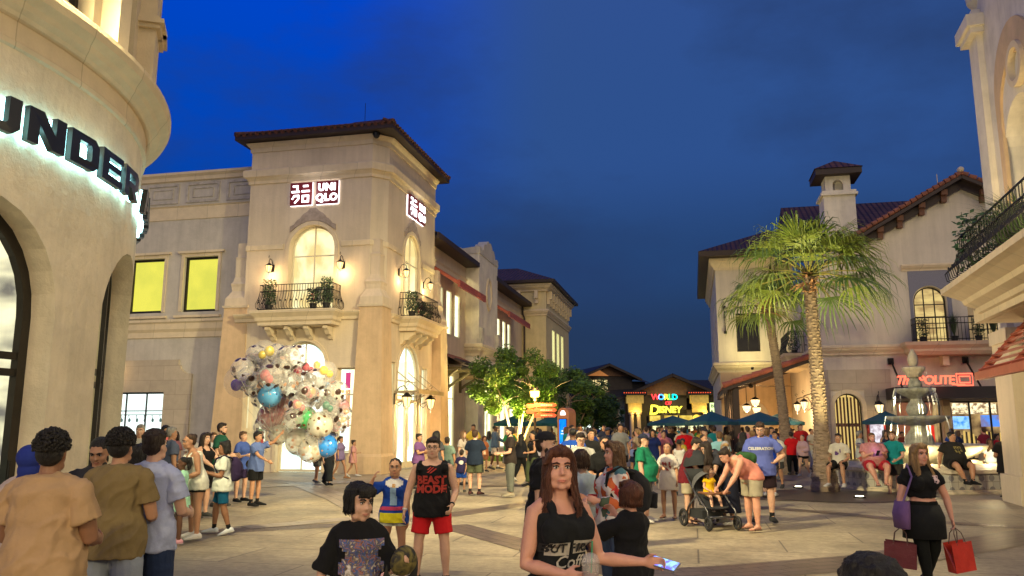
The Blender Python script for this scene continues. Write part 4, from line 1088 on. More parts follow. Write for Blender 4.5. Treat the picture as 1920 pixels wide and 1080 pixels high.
def neon_sign():
 t = gthing('neon_sign', 'red neon script lettering standing on the dark restaurant canopy', 'sign', 9.6, 36.5, 3.34)
 RN = glow('neon_red', (1.0, .10, .05), 3.2)
 def m(x): return G @ Matrix.Translation((x, 36.46, 3.60)) @ Matrix.Rotation(pi / 2, 4, 'X')
 sign_text('neon_word', 'The', .50, RN, t, m(8.68), .02, .012, .35, .85)
 sign_text('neon_word', 'POLITE', .50, RN, t, m(9.92), .02, .006, .1, .85)
 p = MB()
 for k, (w_, h_) in enumerate(((.30, .24), (.20, .13))):
  pts = [(11.0 - w_, 36.46, 3.62 - h_), (11.0 + w_, 36.46, 3.62 - h_), (11.0 + w_, 36.46, 3.62 + h_), (11.0 - w_, 36.46, 3.62 + h_), (11.0 - w_, 36.46, 3.62 - h_)]
  p.tube(pts, .028, 6)
 p.tube([(10.5, 36.46, 3.42), (11.0, 36.46, 3.42)], .025, 6)
 p.build('neon_box', RN, t, G)
 lamp(G @ Vector((9.9, 36.2, 3.6)), 14, (1, .15, .08), .25)
neon_sign()
def wing_building():
 S = 50.0; t = gthing('restaurant_wing_building', 'yellow-lit cream stucco block with a low hip roof at the street end of the restaurant', 'building', 4, 55)
 FS = fG(s0=S); tl, tr = 1.65, 6.2
 w = MB(); wall(w, tl, tr, 0, 11.9, [(2.75, 4.1, 6.15, 8.5, 0)], FS, .3)
 FT = lambda x, d, z: Vector((tl + d, x, z)); wall(w, S, 66, 0, 11.9, [(53, 54.5, 6, 8.5, 0), (57, 58.5, 6, 8.5, 0)], FT, .3)
 w.build('wall', STUC_L, t, G)
 P = [(tl, 66), (tl, S), (tr, S)]
 m = MB(); mould(m, P, cornice(4.9, 5.5, .35)); m.build('ledge', TRIM, t, G)
 m = MB(); mould(m, P, cornice(11.2, 11.9, .35)); m.build('cornice', TRIM, t, G)
 window(t, G, FS, 2.75, 4.1, 6.17, 8.5, False, .25, 2, (), .08, BRONZE, pane=mat('dark_pane', (.02, .018, .02), .2))
 r = MB(); o = .95; z = 12.25
 roof_face(r, [(tl - o, 66, z), (tl - o, S - o, z), (tl + 3.4, S + 3, 14.2), (tl + 3.4, 63, 14.2)])
 roof_face(r, [(tl - o, S - o, z), (tr + 2, S - o, z), (tr + 2, S + 3, 14.2), (tl + 3.4, S + 3, 14.2)])
 rf = r.build('roof', TILE_D, t, G)
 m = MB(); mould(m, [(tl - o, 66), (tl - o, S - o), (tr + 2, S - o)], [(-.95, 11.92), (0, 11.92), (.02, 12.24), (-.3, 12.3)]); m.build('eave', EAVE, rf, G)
 d = MB(); d.tube([(4.9, S - .1, 11.9), (4.9, S - .1, .1)], .07, 8); d.build('downpipe', EAVE, t, G)
 l = MB(); l.tube([(2.1, S - .12, 8.9), (2.1, S - .12, 7.3)], .03, 6); l.box(2.02, 2.18, S - .2, S - .04, 8.7, 8.95); l.box(2.02, 2.18, S - .2, S - .04, 7.25, 7.4); l.build('pennant_bracket', IRON, t, G)
wing_building()
def patio():
 t = gthing('patio_canopy', 'red tiled lean-to patio roof on dark posts against the restaurant side wall', 'canopy', 3.6, 44.5)
 r = MB(); a, b = 40.0, 49.6; xl, xr, zl, zr = 1.45, 5.62, 3.62, 5.0
 roof_face(r, [(xl, b, zl), (xl, a, zl), (xr, a, zr), (xr, b, zr)]); rf = r.build('tiled_roof', TILE_R, t, G)
 v = MB()
 for i in range(9):
  k = i / 9; k2 = (i + 1) / 9; v.tube([(xl + (xr - xl) * k, a, zl + (zr - zl) * k + .04), (xl + (xr - xl) * k2, a, zl + (zr - zl) * k2 + .02)], [.15, .12], 8)
 v.build('verge_tile', mat('verge_tile_red', (.40, .12, .07), .7, 3, .4), rf, G)
 v = MB()
 v.bar((xl + .02, a + .1, zl - .18), (xr - .01, a + .1, zr - .18), .16, .26, up=(0, 1, 0))
 for i in range(12):
  s = a + .4 + i * .8; v.bar((xl + .02, s, zl - .12), (xr - .02, s, zr - .12), .1, .14)
 v.bar((xl + .1, a, zl - .25), (xl + .1, b, zl - .25), .2, .22)
 v.build('rafter', EAVE, t, G)
 for x, s in ((2.05, 40.3), (2.05, 43.4), (2.05, 46.5), (2.05, 49.4)):
  p = MB(); p.box(x - .14, x + .14, s - .14, s + .14, 0, zl); p.box(x - .2, x + .2, s - .2, s + .2, 0, .3); p.build('post', WOODB if False else EAVE, t, G)
 # louvred screen between the first posts
 p = MB()
 for i in range(7): p.box(1.5 + i * .09, 1.55 + i * .09, 40.32, 40.5, .3, 3.5)
 p.build('slatted_screen', EAVE, t, G)
 bw = MB(); FS = fG(s0=49.8); wall(bw, 1.7, 5.68, 0, 4.9, [(2.5, 4.4, 0, 3.2, 1)], FS, .4); bw.build('back_wall', STUC_T, t, G)
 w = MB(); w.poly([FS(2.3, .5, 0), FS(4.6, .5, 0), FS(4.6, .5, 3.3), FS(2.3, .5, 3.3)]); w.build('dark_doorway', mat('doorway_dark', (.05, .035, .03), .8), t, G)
 # ceiling fans
 for x, s in ((2.9, 42.2), (4.3, 43.2)):
  f = MB(); z = 3.72; f.tube([(x, s, z), (x, s, z + .55)], .025, 6); f.lathe([(.05, z - .1), (.12, z - .05), (.12, z + .06), (.05, z + .1)], (x, s), 10)
  for k in range(5):
   aa = 2 * pi * k / 5 + .3; d = Vector((cos(aa), sin(aa), 0)); q = Vector((-sin(aa), cos(aa), 0)) * .09; c = Vector((x, s, z))
   f.poly([c + d * .12 - q * .5, c + d * .8 - q, c + d * .85 + q, c + d * .12 + q * .5]); f.poly([c + d * .12 - q * .5 + Vector((0, 0, .012)), c + d * .12 + q * .5 + Vector((0, 0, .012)), c + d * .85 + q + Vector((0, 0, .012)), c + d * .8 - q + Vector((0, 0, .012))])
  f.build('ceiling_fan', IRON, t, G)
patio()
for i, (x, s, z, lb) in enumerate(((3.0, 41.2, 3.0, 'large amber glass pendant lantern nearest under the patio roof'), (2.7, 43.0, 2.75, 'amber pendant lantern in the middle of the patio roof'), (3.3, 44.6, 2.7, 'amber pendant lantern behind the middle one under the patio roof'), (2.3, 46.0, 2.9, 'amber pendant lantern hanging deepest under the patio roof'))):
 t = gthing('pendant_lantern', lb, 'lantern', x, s, z - .35, group='pendant lanterns under the patio roof'); g = MB(); k = 1.25
 g.lathe([(.11 * k, z - .28), (.17 * k, z - .05), (.16 * k, z)], (x, s), 8); g.build('lamp_glass', WARMW, t, G)
 c = MB(); c.lathe([(.19 * k, z), (.10 * k, z + .09), (.02, z + .14), (.012, 4.2)], (x, s), 8); c.lathe([(.03, z - .33), (.12 * k, z - .29), (.12 * k, z - .275)], (x, s), 8)
 for q in range(8): aa = q * pi / 4; c.bar((x + .165 * k * cos(aa), s + .165 * k * sin(aa), z), (x + .115 * k * cos(aa), s + .115 * k * sin(aa), z - .28), .012)
 c.build('cage', IRON, t, G); lamp(G @ Vector((x, s, z - .45)), 150, (1, .62, .26))
for tt, s, lb, lz in ((5.7, 41.9, 'round amber wall lantern deeper inside the patio', 2.7), (5.7, 39.3, 'amber wall lantern on the patio side wall near the palm', 2.75)):
 lantern(G @ Vector((tt, s, lz)), G.to_3x3() @ Vector((-1, 0, 0)), lb, 'lanterns of the restaurant', 1.35, 90, pale=True, arm=.5)
lantern(G @ Vector((7.9, 38.16, 2.55)), G.to_3x3() @ Vector((0, -1, 0)), 'amber wall lantern between the slatted arch and the neon canopy', 'lanterns of the restaurant', 1.5, 40, pale=True)
for x, k, lb in ((9.9, 'bush', 'dark bushy plant at the left end of the restaurant upper balcony'), (11.15, 'grass', 'tall grassy plant in front of the lit arch on the restaurant upper balcony'), (12.1, 'bush', 'small round plant between the two grassy ones on the restaurant balcony'), (12.7, 'grass', 'tall grassy plant further right on the restaurant upper balcony'), (13.4, 'bush', 'dark plant at the right end of the restaurant upper balcony')):
 pot_plant(G @ Vector((x, 37.75, 5.31)), lb, .75 if k == 'bush' else 1.1, .4, k)
pot_plant(G @ Vector((5.2, 43.2, 5.33)), 'dark leafy plant on the small side balcony above the patio roof', 1.0, .5)
# ================================================================ NEAR RIGHT BUILDING
def near_right():
 C = Vector((11.82, 19.0, 0)); a = R(16.7); D = Vector((-sin(a), -cos(a), 0)); Nn = Vector((-cos(a), sin(a), 0))
 # frame: x = u (toward camera), y = inward depth, z
 X = Matrix(((D.x, -Nn.x, 0, C.x), (D.y, -Nn.y, 0, C.y), (0, 0, 1, 0), (0, 0, 0, 1)))
 t = thing('near_corner_building', 'tall cream building with an iron balcony cropped by the right edge', 'building', C, 0)
 fn = lambda u, d, z: Vector((u, d, z))
 w = MB()
 wall(w, 0, 14, 0, 4.0, [(1.4, 3.8, 0, 3.2, 0), (5, 8, 0, 3.2, 0)], fn, .5)
 wall(w, 0, 14, 4.0, 12.6, [(1.35, 3.5, 4.4, 8.9, 1), (6, 8, 4.4, 9.0, 1)], fn, .55)
 w.add([(0, 0, 0), (0, 0, 12.6), (0, 9, 12.6), (0, 9, 0)], [(0, 1, 2, 3)])
 w.build('wall', STUC_W, t, X)
 p = MB(); p.box(-.15, .55, -.14, .4, 3.7, 11.3); p.box(-.3, .72, -.3, .4, 11.3, 11.45); p.box(-.38, .8, -.38, .4, 11.45, 11.75); p.box(-.2, .6, -.2, .4, 11.75, 11.95); p.build('corner_pilaster', STUC_W, t, X)
 p = MB(); p.lathe([(.1, 11.95), (.14, 12.1), (.28, 12.3), (.3, 12.5), (.22, 12.7), (.05, 12.85)], (.2, .1), 14); p.build('roof_urn', STUC_G, t, X)
 p = MB(); p.box(-.06, 1.25, -.34, .4, .62, 3.7); p.box(-.14, 1.33, -.42, .4, 0, .62); p.box(-.1, 1.3, -.38, .4, 3.6, 3.9); p.build('column', STUC, t, X)
 # tan arched recess with round medallion
 q = MB(); ring(q, opath(1.15, 3.9, 4.3, 10.6, True), opath(1.45, 3.6, 4.3, 8.9 + .9, True), fn, -.06, .02); q.build('arch_surround', STUC_T, t, X)
 q = MB(); o = [(2.9 + .5 * cos(2 * pi * i / 24), 9.45 + .5 * sin(2 * pi * i / 24)) for i in range(24)]; i_ = [(2.9 + .36 * cos(2 * pi * i / 24), 9.45 + .36 * sin(2 * pi * i / 24)) for i in range(24)]
 ring(q, o, i_, fn, -.14, .02, closed=True); q.build('medallion', TRIM, t, X)
 window(t, X, fn, 1.35, 3.5, 4.42, 8.9, True, .5, 4, (5.2, 6.0, 6.8, 7.6), .09, BRONZE, glowm=glow('near_right_glow', (.62, .66, .55), .8, (.2, .2, .25), 1.2), room=1.2, name='arched_window')
 window(t, X, fn, 6, 8, 4.42, 9, True, .5, 4, (5.2, 6.0, 6.8, 7.6), .09, BRONZE, glowm=MC['near_right_glow'], room=1.2, name='arched_window')
 window(t, X, fn, 1.4, 3.8, .1, 3.2, False, .4, 2, (2.4,), .1, BRONZE, glowm=MC['bar_interior_glow'], room=1.2, name='door')
 window(t, X, fn, 5, 8, .1, 3.2, False, .4, 3, (2.4,), .1, BRONZE, glowm=MC['bar_interior_glow'], room=1.2, name='door')
 # balcony
 path = [(2.45, 0), (2.45, -1.5), (14, -1.5)]
 m = MB(); mould(m, path, [(-1.6, 3.86), (-.42, 3.88), (-.40, 3.98), (-.25, 4.06), (-.22, 4.16), (-.06, 4.26), (-.03, 4.36), (.18, 4.5), (.30, 4.56), (.30, 4.68), (-1.6, 4.70)], sgn=-1 if False else 1)
 m.box(2.2, 14, -1.2, 0, 3.9, 4.69)
 bo = m.build('balcony', CAST, t, X)
 iron_balcony(bo, X, [(2.5, -.1), (2.5, -1.45), (13.5, -1.45)], 4.71, 1.0, .17, .3, r=.012)
 # red slatted awning
 m = MB(); u0, u1 = 3.0, 9.5; o0, z0, o1, z1 = -.25, 4.0, -1.42, 2.72
 for u in (u0, 5.2, 7.4, u1): m.bar((u, o0, z0), (u, o1, z1), .07, .12)
 n = 9
 for j in range(n):
  k = (j + .5) / n; d = o0 + (o1 - o0) * k; z = z0 + (z1 - z0) * k; m.bar((u0 - .02, d - .03, z + .06), (u1, d - .03, z + .06), .045, .03, up=(0, .74, .67))
 m.bar((u0 - .05, o1, z1), (u1, o1, z1), .12, .16)
 m.build('awning', REDT, t, X)
 return X
NRX = near_right()
lantern(NRX @ Vector((-.06, .0, 2.35)), NRX.to_3x3() @ Vector((-1, -.15, 0)), 'black caged lantern glowing on the near right column', 'lanterns of the restaurant', 1.25, 30, pale=True)
pot_plant(NRX @ Vector((3.0, -1.05, 4.71)), 'dark bushy plant at the far corner of the near right balcony', 1.15, .95)
pot_plant(NRX @ Vector((5.4, -1.0, 4.71)), 'pale grassy plant on the near right balcony behind the railing', 1.0, .9, 'grass')
pot_plant(NRX @ Vector((4.2, -.9, 4.71)), 'grassy plant beside the dark bush on the near right balcony', .95, .9, 'grass')
# ================================================================ FAR STREET END
DARKW = mat('unlit_facade', (.055, .045, .035), .9, 1.5, .2)  # far fronts lie unlit: their evening shade is put into this colour
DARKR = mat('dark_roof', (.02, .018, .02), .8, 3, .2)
TIMB = mat('gable_timber', (.20, .10, .045), .7, 4, .3)
def far_gable(name, label, X, Y, w, zh, zp, rz, signs=False, cols=True, dep=14):
 t = thing(name, label, 'building', (X, Y, 0), rz); M = W[t]
 f = MB(); fn = lambda x, d, z: Vector((x, d, z))
 wall(f, -w, w, 0, zh, [(-w * .62, -w * .38, 3.4, zh - 1, 0), (w * .2, w * .5, 0, 3.0, 0), (-w * .3, w * .12, 0, 3.0, 0), (-w * .8, -w * .5, 0, 2.8, 0)] if not cols else [(-w * .55, -w * .2, 0, 2.9, 0), (-w * .1, w * .3, 0, 2.9, 0), (w * .45, w * .75, 0, 2.9, 0), (-w * .5, -w * .25, 3.6, 4.9, 0), (-w * .16, w * .1, 3.6, 4.9, 0), (w * .15, w * .42, 3.6, 4.9, 0)], fn, .4)
 f.add([(-w, 0, zh), (w, 0, zh), (0, 0, zp)], [(0, 1, 2)]); f.add([(-w, 0, 0), (-w, dep, 0), (-w, dep, zh), (-w, 0, zh)], [(0, 1, 2, 3)]); f.add([(w, 0, 0), (w, dep, 0), (w, dep, zh), (w, 0, zh)], [(0, 1, 2, 3)])
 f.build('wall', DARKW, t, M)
 g = MB(); g.add([(-w * .92, -.15, zh + .05), (w * .92, -.15, zh + .05), (0, -.15, zp - .2)], [(0, 1, 2)]); g.build('gable_panel', TIMB, t, M)
 r = MB(); o = 1.0
 roof_face(r, [(-w - o, dep, zh - .3), (-w - o, -1.2, zh - .3), (0, -1.2, zp + .15), (0, dep, zp + .15)]); roof_face(r, [(w + o, -1.2, zh - .3), (w + o, dep, zh - .3), (0, dep, zp + .15), (0, -1.2, zp + .15)])
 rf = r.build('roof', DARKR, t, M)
 b = MB(); b.bar((-w - o, -1.1, zh - .5), (0, -1.1, zp - .05), .3, .35, up=(0, 1, 0)); b.bar((w + o, -1.1, zh - .5), (0, -1.1, zp - .05), .3, .35, up=(0, 1, 0)); b.build('barge_board', EAVE, rf, M)
 return t, M, fn
def strip_glow(name, t, M, boxes, gm):
 b = MB()
 for q in boxes: b.box(*q)
 return b.build(name, gm, t, M)
wy = 92.0
t1, M1, f1 = far_gable('timber_gabled_shop_building', 'wide dark timber-gabled shop closing the far end of the street behind coloured glowing letters', east(1262, wy), wy, 5.4, 5.2, 7.5, -AG * .3)
GY = glow('far_gold_glow', (1.0, .74, .14), 1.0, (.6, .38, .05), 1.5)
for a, b in ((-2.6, -1.4), (-.95, .55), (.75, 2.2), (2.6, 3.5)): strip_glow('window', t1, M1, [(a, b, -.06, -.03, 2.35, 2.95)], GY)
for a, b in ((-2.3, -.9), (.3, 1.3), (1.7, 3.4)): strip_glow('shop_window', t1, M1, [(a, b, -.06, -.03, .2, 2.3)], glow('far_shop_glow', (.95, .9, .45), 1.6, (.1, .1, .06), 1.2))
for x in (-4.3, 2.9):
 strip_glow('turret', t1, M1, [(x - .75, x + .75, -1.2, -.2, 3.3, 4.3), (x - .95, x + .95, -1.4, -.1, 4.3, 5.2)], mat('gold_turret_glow', (.65, .45, .12), .8, 3, .3, emis=.18, ec=(.9, .6, .12)))  # lamplight on the turret put in as weak emission
 strip_glow('turret_roof', t1, M1, [(x - 1.3, x + 1.3, -1.8, .2, 5.22, 5.6)], DARKR)
 strip_glow('light_string', t1, M1, [(x - 1.3 + .26 * i, x - 1.18 + .26 * i, -1.86, -1.81, 5.4, 5.5) for i in range(10)], glow('red_bulbs', (1, .12, .04), 1.2))
for x in (-4.7, -3.9, 3.6):
 c = MB(); c.lathe([(.3, 0), (.3, .4), (.24, .5), (.22, 3.0), (.34, 3.1), (.34, 3.28)], (x, -.8), 12); c.build('column', STUC_T, t1, M1)
for x in (-4.2, -1.2, 1.1, 3.4): lamp(M1 @ Vector((x, -1.6, 3.2)), 70, (1, .75, .25))
sg = thing('multicoloured_sign', 'stacked glowing letters in red, blue, yellow and green over the far shop entrance', 'sign', M1 @ Vector((-1.0, -1.6, 3.6)))
def far_letter(s_, x, z, size, c, nm, bold=.02, shear=0, sp=1.0):
 M = M1 @ Matrix.Translation((x, -1.6, z)) @ Matrix.Rotation(pi / 2, 4, 'X')
 sign_text('letter', s_, size, glow('letter_' + nm, c, 3.0), sg, M, .06, bold, shear, sp)
for s_, x, c, nm in (('W', -2.05, (1, .04, .04), 'red'), ('O', -1.42, (.05, .35, 1), 'blue'), ('R', -.86, (1, .75, .05), 'yellow'), ('L', -.40, (.1, .8, .15), 'green'), ('D', .08, (.0, .8, .75), 'teal')):
 far_letter(s_, x, 4.95, .88, c, nm)
far_letter('OF', -.65, 4.28, .55, (1, .04, .04), 'red', .015)
far_letter('D', -2.25, 3.5, 1.5, (1, .85, .05), 'gold', .04, .15); far_letter('ISNEY', -.5, 3.55, .98, (1, .85, .05), 'gold', .03, .1)
s2 = thing('square_green_sign', 'square pale green backlit sign with dark letters right of the coloured letters', 'sign', M1 @ Vector((4.4, -2.6, 3.0)))
b = MB(); b.box(3.75, 5.05, -2.7, -2.6, 2.95, 4.3); pb = b.build('sign_panel', glow('pale_green_panel', (.8, 1.0, .4), 1.6), s2, M1)
for ln, z in (('BLUE', 3.92), ('& CO', 3.35)):
 sign_text('lettering', ln, .5, mat('sign_dark_letter', (.02, .03, .02), .5), pb, M1 @ Matrix.Translation((4.4, -2.72, z)) @ Matrix.Rotation(pi / 2, 4, 'X'), .02, .01)
s3 = thing('round_yellow_sign', 'small round yellow glowing sign between the coloured letters and the green sign', 'sign', M1 @ Vector((2.4, -2.2, 2.6)))
b = MB(); b.lathe([(.42, -.06), (.42, .06)], (0, 0), 20); b.build('sign_disc', glow('yellow_disc', (1, .75, .08), 1.6, (.8, .3, .05), 1.5), s3, M1 @ Matrix.Translation((2.3, -2.3, 2.6)) @ Matrix.Rotation(pi / 2, 4, 'X'))
b = MB(); b.bar((1.7, -2.2, 3.2), (2.9, -2.2, 3.2), .1, .1); b.bar((2.3, -2.2, 3.2), (2.3, -2.2, 3.0), .06); b.build('sign_hanger', EAVE, s3, M1)
wy = 112.0
t2, M2, f2 = far_gable('dark_lodge_building', 'tall dark lodge-like building with a lit gable end left of the coloured letters', east(1140, wy), wy, 3.7, 8.6, 10.2, R(12), cols=False)
strip_glow('window', t2, M2, [(-2.7 + .95 * i, -1.9 + .95 * i, -.1, -.05, 6.5, 8.1) for i in range(3)] + [(-1.2 + .8 * i, -.6 + .8 * i, -.1, -.05, 4.6, 5.8) for i in range(2)], glow('lodge_glow', (1, .82, .36), 1.3, (.5, .35, .15), 1.5))
g = MB(); g.add([(-3.3, -.2, 8.65), (.2, -.2, 8.65), (-1.2, -.2, 9.5)], [(0, 1, 2)]); g.build('lit_gable_end', mat('orange_timber_glow', (.5, .2, .07), .8, 3, .3, emis=.35, ec=(.8, .3, .08)), t2, M2)  # lamplight on the gable timber put in as an orange glow
b = MB(); roof_face(b, [(3.6, -.6, 8.2), (6.5, -.6, 7.6), (5.0, 6, 9.6), (0, 6, 10.0)]); b.box(3.7, 5.8, .5, 12, 0, 8.0); b.build('side_wing', DARKR, t2, M2)
wy = 104.0
t3 = thing('low_shop_row_building', 'low dark row of shops with blue awnings and bright windows below the lodge', 'building', (east(1130, wy), wy, 0)); M3 = W[t3]
b = MB(); wall(b, -4.6, 4.6, 0, 3.6, [(-2.9, -1.4, 0, 2.0, 0), (-.7, .9, 0, 2.0, 0), (2.4, 3.9, 0, 2.0, 0)], f1, .4); b.box(-4.6, 4.6, .02, 6, 3.6, 3.8); b.build('wall', DARKW, t3, M3)
for q in ((-2.9, -1.4), (-.7, .9), (2.4, 3.9)): strip_glow('shop_window', t3, M3, [(q[0], q[1], .2, .25, .2, 1.98)], glow('white_shop_glow', (.85, 1.0, .9), 2.0, (.35, .45, .3), 2.2))
strip_glow('shop_sign', t3, M3, [(-.7, .95, -.5, -.35, 2.2, 3.0)], glow('cyan_sign', (.35, 1.0, .95), 1.8))
for a, b_ in ((-3.2, -1.2), (2.0, 4.4)):
 m = MB(); m.add([(a, -1.5, 2.1), (b_, -1.5, 2.1), (b_, 0, 3.2), (a, 0, 3.2), (a, 0, 2.1), (b_, 0, 2.1)], [(0, 1, 2, 3), (0, 3, 4), (1, 5, 2)]); m.build('awning', mat('navy_awning', (.012, .03, .13), .8), t3, M3)
for x in (-1.1, 1.3): lamp(M3 @ Vector((x, -1.0, 2.4)), 60, (1, .8, .4))
t4 = thing('link_shop_building', 'low dark tiled shop range joining the lodge to the timber-gabled shop', 'building', (east(1215, 110), 110, 0)); M4 = W[t4]
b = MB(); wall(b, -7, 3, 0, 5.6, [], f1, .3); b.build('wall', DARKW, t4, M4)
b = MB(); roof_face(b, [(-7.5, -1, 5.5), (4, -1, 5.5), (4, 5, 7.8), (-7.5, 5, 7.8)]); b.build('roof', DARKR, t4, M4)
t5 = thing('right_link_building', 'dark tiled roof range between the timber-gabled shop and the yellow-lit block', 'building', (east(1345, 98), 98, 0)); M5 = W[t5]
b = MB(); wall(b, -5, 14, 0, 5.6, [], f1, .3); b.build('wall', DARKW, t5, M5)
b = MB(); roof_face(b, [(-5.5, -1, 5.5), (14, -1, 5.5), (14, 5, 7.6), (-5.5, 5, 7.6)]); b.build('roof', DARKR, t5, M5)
# added uplights with no seen fixtures, brightening walls and the tree
def uplight(label, p, tgt, e, c=(1, .78, .34), ang=95):
 t = thing('added_uplight', label, 'uplight', p); X = W[t]
 b = MB(); b.lathe([(.07, 0), (.09, .1), (.07, .14)], (0, 0), 10); b.build('housing', IRON, t, X)
 l = bpy.data.lights.new('uplight', 'SPOT'); l.energy = e; l.spot_size = R(ang); l.spot_blend = 1; l.color = c; l.shadow_soft_size = .08
 o = bpy.data.objects.new('uplight', l); COL.objects.link(o); o.location = Vector(p) + Vector((0, 0, .2)); o.rotation_euler = (Vector(tgt) - o.location).to_track_quat('-Z', 'Y').to_euler()
def gp_(t_, s_, z): return G @ Vector((t_, s_, z))
uplight('added black uplight on the ledge of the far corner building', gp_(-12.3, 55.6, 5.2), gp_(-12.3, 57, 9), 1500, (1, .86, .30))
uplight('added black uplight washing the block behind the patio roof', gp_(3.4, 47.6, 4.9), gp_(3.4, 50, 8.5), 430, (1, .85, .35), 150)
uplight('added ground uplight left of the bright green tree trunk', (east(940, 37), 37.2, .2), (east(950, 38), 38, 4), 3600, (1, .88, .4), 110)
uplight('added ground uplight right of the bright green tree trunk', (east(985, 37), 37.0, .2), (east(985, 38), 38, 4), 3600, (1, .84, .3), 110)
uplight('added black uplight on the near right balcony lighting the arch', NRX @ Vector((2.2, -1.0, 4.72)), NRX @ Vector((2.5, 0, 9)), 300, (1, .70, .30), 110)
uplight('second added black uplight further along the near right balcony', NRX @ Vector((5.4, -1.0, 4.72)), NRX @ Vector((4.6, 0, 8)), 220, (1, .74, .36), 130)
uplight('added black uplight under the near right balcony moulding', NRX @ Vector((-1.6, -1.6, .05)), NRX @ Vector((1.5, -1.0, 4.6)), 420, (1, .74, .42), 80)
# added floodlights, mostly out of view, that brighten lower walls and paving
def flood(label, p, tgt, e, ang, c=(1, .85, .46)):
 t = thing('added_floodlight', label, 'added_floodlight', p); X = W[t]; d = (Vector(tgt) - Vector(p)).normalized(); q = d.to_track_quat('-Z', 'Y').to_matrix().to_4x4(); M = X @ q
 b = MB(); b.box(-.16, .16, -.12, .12, .0, .16); b.box(-.02, .02, -.02, .02, .16, .45); b.build('housing', IRON, t, M)
 b = MB(); b.box(-.14, .14, -.10, .10, -.012, -.004); b.build('lamp_glass', glow('flood_glass', (1, .85, .55), 6), t, M)
 l = bpy.data.lights.new('added_floodlight', 'SPOT'); l.energy = e; l.spot_size = R(ang); l.spot_blend = 1; l.color = c; l.shadow_soft_size = .4
 o = bpy.data.objects.new('added_floodlight', l); COL.objects.link(o); o.location = Vector(p) + d * .06; o.rotation_euler = d.to_track_quat('-Z', 'Y').to_euler()
flood('added flood lamp hidden behind the curved shop building to brighten the wing wall', (-9.2, 17.2, 6.4), (-15.5, 27.5, 2.5), 3000, 110)
flood('added flood lamp on the curved shop building aimed across the plaza', (-5.2, 7.2, 8.2), (6, 24, 0), 12500, 95)
flood('added flood lamp on the near right building aimed at the lower left walls', (9.3, 11.2, 9.6), (-11, 28, .0), 18000, 60)
flood('added flood lamp on the near right building aimed at the plaza floor', (8.9, 9.8, 9.2), (0, 12, 0), 2600, 110)
